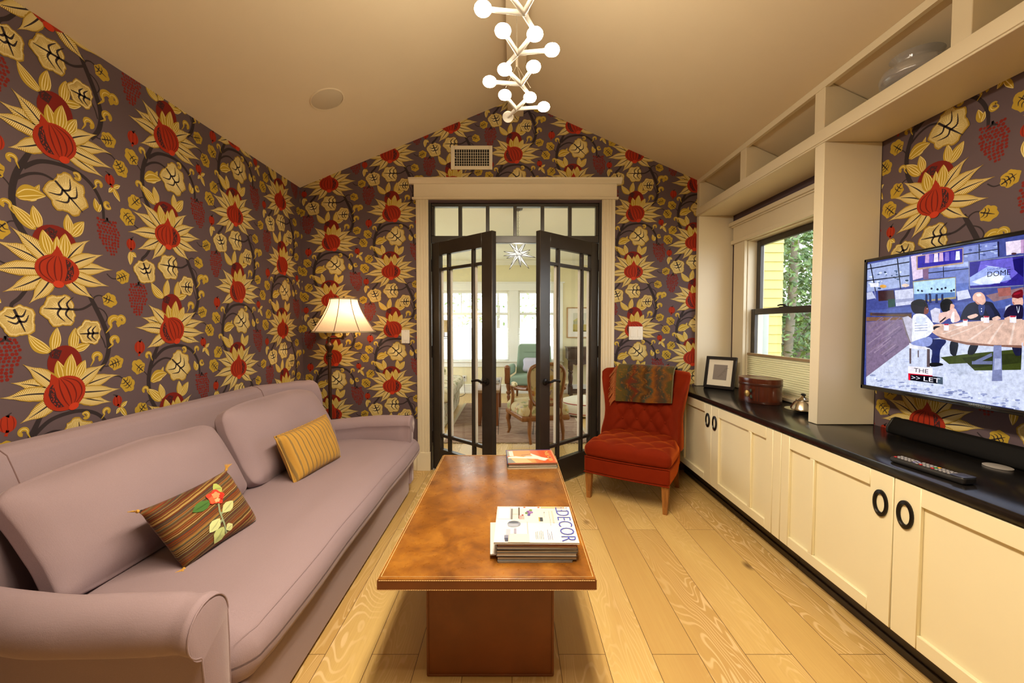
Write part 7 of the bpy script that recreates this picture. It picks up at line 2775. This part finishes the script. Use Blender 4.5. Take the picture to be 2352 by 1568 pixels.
lp = MB().rbox((0.19, 0.06, 0.12), 0.058, 10, 5, lambda x, y, z: (x * (1 + 0.1 * abs(z) / .12) + 0.02, y + 0.125 + 0.32 * (z + 0.12), z + 0.585))
lp.xf(ROOT[gc])
tag(build('cushion', lp, weave('pale_lilac_cloth', (0.52, 0.50, 0.60))), 'pale lilac cushion leaning in the green armchair', 'cushion')


def m_floral(name, ground, s=1.0):
    nt = NT(name)
    v = nt.coords()
    c = col4(ground)
    for (sc_, th, col, off) in ((9, 0.60, (0.22, 0.24, 0.10), 0.0), (7, 0.66, (0.30, 0.05, 0.035), 3.1), (6, 0.66, (0.42, 0.28, 0.06), 7.7), (8, 0.68, (0.16, 0.14, 0.20), 11.3)):
        n_ = nt.noise(nt.mapped((s, s, s), loc=(off, off, 0)), sc_, 2.0, 0.5, 1.2)
        f = nt.ramp(n_, [(th - 0.03, (0, 0, 0)), (th + 0.02, (0.8, 0.8, 0.8))])
        c = nt.mix(f, c, col4(col))
    return nt.pbr(c, 0.9, 0, 0.15)


M['floral'] = m_floral('tapestry_floral', (0.46, 0.38, 0.22))
M['floral_pale'] = m_floral('pale_floral_slipcover', (0.66, 0.60, 0.42), 1.3)

# open armchair seen from behind: own frame, back at -y
fc = thing('armchair', 'carved open armchair with floral tapestry back, seen from behind through the doors', 'armchair', (0.315, 4.62, 0.0125), math.radians(12), 'armchairs in the far room')
fm = MB()
def back_ring(t, k=1.0):
    c_, s_ = math.cos(t), math.sin(t)
    zz = math.copysign(abs(s_) ** 0.55, s_)
    x = 0.185 * k * math.copysign(abs(c_) ** 0.40, c_) * (1 + 0.14 * zz)
    z = 0.612 + 0.212 * k * zz + (0.024 * math.exp(-(x / 0.11) ** 2) if s_ > 0 else 0)
    return (x, -0.205 - 0.12 * (z - 0.40), z)
fm.tube([back_ring(2 * PI * i / 60) for i in range(60)], 0.023, 10, closed=True, flat=(1.0, 0.8))
build('back_frame', fm, M['chair_wood'], fc, local=True)
pn = MB()
ringp = [Vector(back_ring(2 * PI * i / 60, 0.93)) for i in range(60)]
cn_ = sum(ringp, Vector()) / 60
for sgn_, off in ((-1, -0.012), (1, 0.03)):
    for i in range(60):
        p, q = ringp[i], ringp[(i + 1) % 60]
        o = Vector((0, off, 0))
        pn.poly([cn_ + o * 1.6, p.lerp(cn_, 0.5) + o * 1.4, q.lerp(cn_, 0.5) + o * 1.4])
        pn.poly([p + o * 0.3, q + o * 0.3, q.lerp(cn_, 0.5) + o * 1.4, p.lerp(cn_, 0.5) + o * 1.4])
build('back_panel', pn, M['floral'], fc, local=True, weld=True, angle=80)
build('seat', MB().rbox((0.30, 0.27, 0.065), 0.055, 10, 5, lambda x, y, z: (x * (0.88 + 0.22 * (y + 0.27) / 0.54), y + 0.04, z + 0.325 + (0.025 * (1 - (x / .3) ** 2) if z > 0 else 0))), M['floral'], fc, local=True)
rl = MB().rbox((0.305, 0.275, 0.03), 0.02, 8, 3, lambda x, y, z: (x * (0.88 + 0.22 * (y + 0.27) / 0.54), y + 0.04, z + 0.262))
build('seat_rail', rl, M['chair_wood'], fc, local=True)
for sx in (-1, 1):
    build('leg', MB().tube(spline([(sx * 0.160, -0.205, 0.46), (sx * 0.172, -0.210, 0.28), (sx * 0.185, -0.235, 0.12), (sx * 0.175, -0.255, 0.0)], 4), [0.026] * 5 + [0.022] * 4 + [0.016] * 3 + [0.015], 10), M['chair_wood'], fc, local=True)
    build('leg', MB().tube(spline([(sx * 0.285, 0.27, 0.26), (sx * 0.305, 0.29, 0.17), (sx * 0.292, 0.275, 0.06), (sx * 0.305, 0.295, 0.0)], 4), [0.03] * 5 + [0.02] * 4 + [0.014] * 3 + [0.018], 10), M['chair_wood'], fc, local=True)
    build('arm', MB().tube(spline([(sx * 0.205, -0.215, 0.575), (sx * 0.255, -0.10, 0.565), (sx * 0.295, 0.05, 0.575), (sx * 0.30, 0.12, 0.565), (sx * 0.285, 0.12, 0.46), (sx * 0.30, 0.15, 0.28)], 4),
                           [0.017] * 12 + [0.019] * 9, 10), M['chair_wood'], fc, local=True)
    build('arm_pad', MB().ball((sx * 0.290, 0.03, 0.600), 0.032, 0.085, 0.028, 14, 8), M['floral_pale'], fc, local=True)

# low oak table with books
lt = thing('low_table', 'low weathered oak table with arched end legs on the striped rug', 'table', (-0.31, 5.80, 0))
build('table_top', MB().box(-0.465, -0.155, 5.12, 6.46, 0.425, 0.462), M['table_oak'], lt, bevel=0.006)
arch = [(-0.452, 0.013), (-0.385, 0.013)] + [(-0.385 + 0.15 * i / 12, 0.013 + 0.27 * math.sin(PI * i / 12) ** 0.6) for i in range(1, 12)] + [(-0.235, 0.013), (-0.168, 0.013), (-0.168, 0.425), (-0.452, 0.425)]
for (y0, y1) in ((5.16, 5.20), (6.36, 6.40)):
    build('end_leg', MB().prism(arch, y0, y1, 'y'), M['mahogany'], lt, bevel=0.003, bseg=1)
build('stretcher', MB().box(-0.33, -0.29, 5.2, 6.36, 0.30, 0.36), M['mahogany'], lt)
for k, (z0, z1, cc, lab) in enumerate(((0.463, 0.487, (0.10, 0.10, 0.10), 'dark book at the bottom of the pile on the low oak table'), (0.4875, 0.508, (0.22, 0.21, 0.19), 'grey book on top of the pile on the low oak table'))):
    bk0 = thing('book', lab, 'book', (-0.32, 5.85, z0), group='books on the low oak table')
    build('cover', MB().box(-0.44 + 0.01 * k, -0.17 - 0.01 * k, 5.72, 5.94, z0, z0 + 0.003).box(-0.44 + 0.01 * k, -0.17 - 0.01 * k, 5.72, 5.94, z1 - 0.003, z1).box(-0.44 + 0.01 * k, -0.437 + 0.01 * k, 5.72, 5.94, z0, z1),
          simple('book_cloth', cc, 0.7), bk0)
    build('pages', MB().box(-0.436 + 0.01 * k, -0.175 - 0.01 * k, 5.724, 5.936, z0 + 0.0032, z1 - 0.0032), M['paper'], bk0)

# slip-covered sofa on the left
fs = thing('slipcovered_sofa', 'pale floral slipcovered sofa on the left of the far room', 'sofa', (-1.25, 5.85, 0))
build('skirt', MB().rbox((0.42, 0.78, 0.15), 0.03, 10, 3, lambda x, y, z: (x - 1.25 + 0.012 * math.sin(y * 40) * sstep(0, -0.15, z), y + 5.85, z + 0.153)), M['floral_pale'], fs)
build('seat_cushion', MB().rbox((0.44, 0.74, 0.085), 0.05, 10, 4, lambda x, y, z: (x - 1.20, y + 5.83, z + 0.39 + (0.02 * (1 - (x / .44) ** 2) if z > 0 else 0))), M['floral_pale'], fs)
build('arm', MB().rbox((0.36, 0.09, 0.14), 0.07, 8, 4, lambda x, y, z: (x - 1.40, y + 6.58, z + 0.46)), M['floral_pale'], fs)
build('backrest', MB().rbox((0.10, 0.80, 0.28), 0.08, 8, 4, lambda x, y, z: (x - 1.66, y + 5.85, z + 0.55)), M['floral_pale'], fs)

# reading lamp by that sofa
fl2 = thing('floor_lamp', 'slim bronze floor lamp with a small tan shade by the far window', 'floor lamp', (-1.165, 7.0, 0))
build('base', MB().lathe([(0.0001, 0), (0.11, 0), (0.10, 0.015), (0.02, 0.03), (0.0001, 0.03)], (-1.165, 7.0, 0), 28, caps=False), M['bronze'], fl2)
build('pole', MB().cyl((-1.165, 7.0, 0.025), 0.010, 1.06, 14), M['bronze'], fl2)
build('swing_arm', MB().tube([(-1.165, 7.0, 1.075), (-1.02, 7.0, 1.078)], 0.006, 8).tube([(-1.165, 7.0, 1.045), (-1.04, 7.0, 1.047)], 0.005, 8), M['bronze'], fl2)
build('lamp_shade', MB().lathe([(0.055, 1.355), (0.075, 1.26), (0.115, 1.15)], (-1.135, 7.0, 0), 32, caps=False), simple('tan_shade', (0.62, 0.46, 0.24), 0.8), fl2)
build('harp', MB().cyl((-1.135, 7.0, 1.075), 0.005, 0.285, 8), M['bronze'], fl2)

# round pouf
canvas = simple('cream_canvas', (0.68, 0.64, 0.50), 0.9, vary=0.06, bump=0.2, bscale=300)
po = thing('pouf', 'round cream canvas pouf with red piping on the far room floor', 'pouf', (1.06, 5.92, 0.0125))
build('cover', MB().lathe([(0.0001, 0.001), (0.30, 0.001), (0.355, 0.025), (0.365, 0.06), (0.37, 0.11), (0.362, 0.165), (0.335, 0.195), (0.25, 0.222), (0.12, 0.240), (0.0001, 0.243)], (1.06, 5.92, 0.0125), 48, caps=False), canvas, po)
red_p = simple('red_piping', (0.34, 0.03, 0.02), 0.8)
for z_, r_ in ((0.045, 0.362), (0.175, 0.358)):
    build('piping', MB().tube([(1.06 + r_ * math.cos(2 * PI * i / 48), 5.92 + r_ * math.sin(2 * PI * i / 48), z_ + 0.0125) for i in range(48)], 0.006, 6, closed=True), red_p, po)
tx = MB()
put_text(tx, '23', lambda a, b: (0.93 + a, 5.66 + b * 0.9, 0.228 + b * 0.10), 0.075, 0.075)
build('printed_number', tx, M['black_plastic'], po)

# dark console table and picture on the far wall
co = thing('console_table', 'dark oak console table with turned legs against the far wall', 'table', (1.36, 7.52, 0))
build('top_chest', MB().box(0.985, 1.745, 7.36, 7.69, 0.665, 0.865).box(0.970, 1.760, 7.345, 7.70, 0.862, 0.880), M['dark_oak'], co, bevel=0.005)
scal = [(1.02, 0.655), (1.71, 0.655), (1.71, 0.55)] + [(1.71 - 0.69 * i / 24, 0.555 + 0.022 * abs(math.sin(PI * i / 4))) for i in range(1, 24)] + [(1.02, 0.55)]
build('apron', MB().prism(scal, 7.40, 7.42, 'y').box(1.01, 1.72, 7.38, 7.67, 0.645, 0.664), M['dark_oak'], co)
for x in (1.055, 1.675):
    for y in (7.42, 7.63):
        l = turned(x, y, 0.16, 0.56, 0.030, MB())
        l.box(x - 0.027, x + 0.027, y - 0.027, y + 0.027, 0.0, 0.17).box(x - 0.027, x + 0.027, y - 0.027, y + 0.027, 0.55, 0.645)
        build('leg', l, M['dark_oak'], co)
build('stretcher', MB().box(1.055, 1.675, 7.40, 7.44, 0.055, 0.10).box(1.055, 1.675, 7.61, 7.65, 0.055, 0.10), M['dark_oak'], co)

pc_ = thing('framed_picture', 'oak-framed watercolour of a barn in a field on the far wall', 'picture', (1.31, LY1, 1.03))
px0, px1, pz0, pz1 = 1.013, 1.615, 1.035, 1.600
f = MB()
for (a, b, c, d) in ((px0, px1, pz0, pz0 + 0.018), (px0, px1, pz1 - 0.018, pz1), (px0, px0 + 0.018, pz0 + 0.0182, pz1 - 0.0182), (px1 - 0.018, px1, pz0 + 0.0182, pz1 - 0.0182)):
    f.box(a, b, LY1 - 0.022, LY1 - 0.001, c, d)
build('frame', f, M['pale_oak'], pc_, bevel=0.002, bseg=1)
build('mat', MB().box(px0 + 0.01, px1 - 0.01, LY1 - 0.008, LY1 - 0.001, pz0 + 0.01, pz1 - 0.01), M['mat_board'], pc_)
a = MB()


def wc(col, pts, k):
    a.col = lin(col)
    P = [(1.130 + 0.37 * u, 1.150 + 0.345 * v) for u, v in pts]
    for tr in geometry.tessellate_polygon([[Vector((p[0], p[1], 0)) for p in P]]):
        a.poly([(P[i][0], LY1 - 0.0082 - 0.0002 * k, P[i][1]) for i in tr])


wc('ece8d2', [(0, 0), (1, 0), (1, 1), (0, 1)], 0)
wc('c8b560', [(0, 0), (1, 0), (1, 0.38), (0, 0.40)], 1)
wc('a99a3c', [(0, 0), (0.3, 0), (0.5, 0.08), (1, 0.05), (1, 0), (0.9, 0.0), (0, 0.12)], 2)
wc('b9b98f', [(0.02, 0.40), (0.55, 0.40), (0.55, 0.60), (0.36, 0.78), (0.02, 0.60)], 3)
wc('9a9c9a', [(0.22, 0.40), (0.55, 0.40), (0.55, 0.60), (0.42, 0.74), (0.22, 0.52)], 4)
wc('d0c878', [(0.0, 0.58), (0.30, 0.80), (0.42, 0.78), (0.10, 0.55)], 5)
wc('6f8f78', [(0.66, 0.40), (0.82, 0.40), (0.80, 0.58), (0.70, 0.60)], 3)
wc('55706c', [(0.86, 0.40), (1, 0.40), (1, 0.56), (0.88, 0.56)], 4)
build('watercolour', a, M['print'], pc_, colors=True, smooth=False)

for (x0, x1, z0, lab, cord) in ((-0.925, -0.845, 0.222, 'white wall outlet with a plugged-in cord below the far window', True), (1.40, 1.47, 0.24, 'white wall outlet under the dark console table', False)):
    o = thing('wall_outlet', lab, 'outlet', ((x0 + x1) / 2, LY1, z0))
    build('plate', MB().box(x0, x1, LY1 - 0.006, LY1 - 0.0005, z0, z0 + 0.115), M['white'], o, bevel=0.002, bseg=1)
    for dz in (0.036, 0.079):
        build('socket', MB().cyl(((x0 + x1) / 2, LY1 - 0.008, z0 + dz), 0.016, 0.0025, 16, axis='y'), M['white'], o)
    if cord:
        xc = (x0 + x1) / 2
        cdm = MB().ball((xc, LY1 - 0.020, z0 + 0.08), 0.012, 0.014, 0.014, 10, 8)
        cdm.tube(spline([(xc, LY1 - 0.03, z0 + 0.075), (xc, LY1 - 0.045, 0.2), (xc + 0.01, LY1 - 0.06, 0.05), (xc + 0.02, LY1 - 0.12, 0.006), (xc - 0.02, LY1 - 0.35, 0.005), (xc - 0.18, LY1 - 0.62, 0.005)], 5), 0.004, 6)
        tag(build('power_cord', cdm, M['black_plastic']), 'black power cord running from the wall outlet down to the floor', 'cord')

# ------------------------------------------------------------------ outdoors
struct('ground', MB().box(-30, 40, -12, 40, -0.45, -0.35), simple('garden_soil', (0.38, 0.36, 0.26), 0.95, vary=0.3, vscale=2))
sd = MB()
z = -0.34
while z < 3.4:
    sd.prism([(3.72, z), (3.700, z), (3.712, z + 0.089), (3.72, z + 0.089)], 2.005, 2.392, 'x')
    z += 0.080
struct('wall_outside', sd, simple('yellow_clapboard', (0.60, 0.545, 0.165), 0.6, vary=0.03))['label'] = 'yellow clapboard siding outside the window'
struct('trim_6', MB().box(2.175, 2.245, 3.655, 3.698, -0.34, 1.36), simple('pale_grey_paint', (0.34, 0.40, 0.38), 0.6), bevel=0.004)['label'] = 'white painted post against the yellow siding'
sd = MB()
for k in range(26):
    sd.box(2.6 + 0.15 * k, 2.742 + 0.15 * k, 6.30, 6.32, -0.34, 1.52)
sd.box(2.6, 6.5, 6.32, 6.36, 0.1, 0.19).box(2.6, 6.5, 6.32, 6.36, 1.2, 1.29)
tag(build('wooden_fence', sd, wood('grey_brown_fence', (0.045, 0.035, 0.024), (0.10, 0.08, 0.055), 1.0, 0.8)), 'weathered brown board fence behind the shrub outside the window', 'fence')


def leaves(n_, centre, radii, size, cols, seed, lean=0.4, gap=0.0):
    rg = random.Random(seed)
    m = MB()
    for _ in range(n_):
        while True:
            p = Vector((rg.uniform(-1, 1), rg.uniform(-1, 1), rg.uniform(-1, 1)))
            if p.length <= 1 and (gap == 0 or nz(p.x * 2.2 + seed, p.y * 2.2, p.z * 2.2) > gap):
                break
        c = Vector((centre[0] + p.x * radii[0], centre[1] + p.y * radii[1], centre[2] + p.z * radii[2]))
        d = Vector((rg.gauss(0, 1), rg.gauss(0, 1), rg.gauss(-lean, 0.7))).normalized()
        s_ = d.cross(Vector((rg.gauss(0, 1), rg.gauss(0, 1), rg.gauss(0, 1)))).normalized()
        u = s_.cross(d)
        L = size * rg.uniform(0.6, 1.25)
        w_ = L * rg.uniform(0.30, 0.42)
        m.col = col4(rg.choice(cols))
        b_, t_ = c, c + d * L
        k = c + d * L * 0.45 - u * L * 0.03
        m.poly([b_, k + s_ * w_ * 0.5, t_, c + d * L * 0.5])
        m.poly([b_, c + d * L * 0.5, t_, k - s_ * w_ * 0.5])
    return m


leaf_m = inked('glossy_leaf', 0.35, 0.5)
G1 = [(0.075, 0.15, 0.035), (0.10, 0.20, 0.045), (0.05, 0.11, 0.03), (0.16, 0.27, 0.07), (0.12, 0.22, 0.08)]
sh_ = thing('shrub', 'tall leafy green shrub outside the window', 'shrub', (3.25, 4.95, -0.35))
f = build('foliage', leaves(8500, (3.35, 5.05, 1.75), (1.05, 0.75, 1.5), 0.085, G1, 3), leaf_m, sh_, colors=True, smooth=False)
f['kind'] = 'stuff'
build('trunk', MB().tube([(3.18, 4.75, -0.35), (3.12, 4.72, 0.9), (3.16, 4.70, 2.0), (3.13, 4.68, 3.4)], [0.055, 0.048, 0.042, 0.03], 10), simple('grey_bark', (0.22, 0.20, 0.16), 0.9, vary=0.3, vscale=20), sh_)
bk2 = thing('hedge', 'dense dark green hedge beyond the fence', 'hedge', (4.8, 7.4, -0.35))
f = build('foliage', leaves(5200, (4.9, 7.5, 2.4), (2.5, 0.9, 2.7), 0.20, [(0.05, 0.10, 0.03), (0.075, 0.14, 0.04), (0.035, 0.08, 0.025), (0.11, 0.19, 0.06)], 5), leaf_m, bk2, colors=True, smooth=False)
f['kind'] = 'stuff'
build('trunk', MB().tube([(4.9, 7.5, -0.35), (4.9, 7.5, 1.6)], [0.09, 0.06], 10), simple('brown_bark', (0.10, 0.075, 0.05), 0.9, vary=0.3, vscale=20), bk2)
ft = thing('tree', 'sparse pale-leaved tree outside the far windows', 'tree', (-0.4, 11.0, -0.35))
f = build('foliage', leaves(900, (-0.35, 11.0, 2.0), (2.6, 0.9, 1.25), 0.15, [(0.30, 0.42, 0.20), (0.24, 0.36, 0.16), (0.38, 0.48, 0.28)], 9, gap=0.05), leaf_m, ft, colors=True, smooth=False)
f['kind'] = 'stuff'
build('trunk', MB().tube([(-0.4, 11.0, -0.35), (-0.35, 11.0, 1.8)], [0.07, 0.04], 10), simple('pale_bark', (0.3, 0.27, 0.22), 0.9), ft)
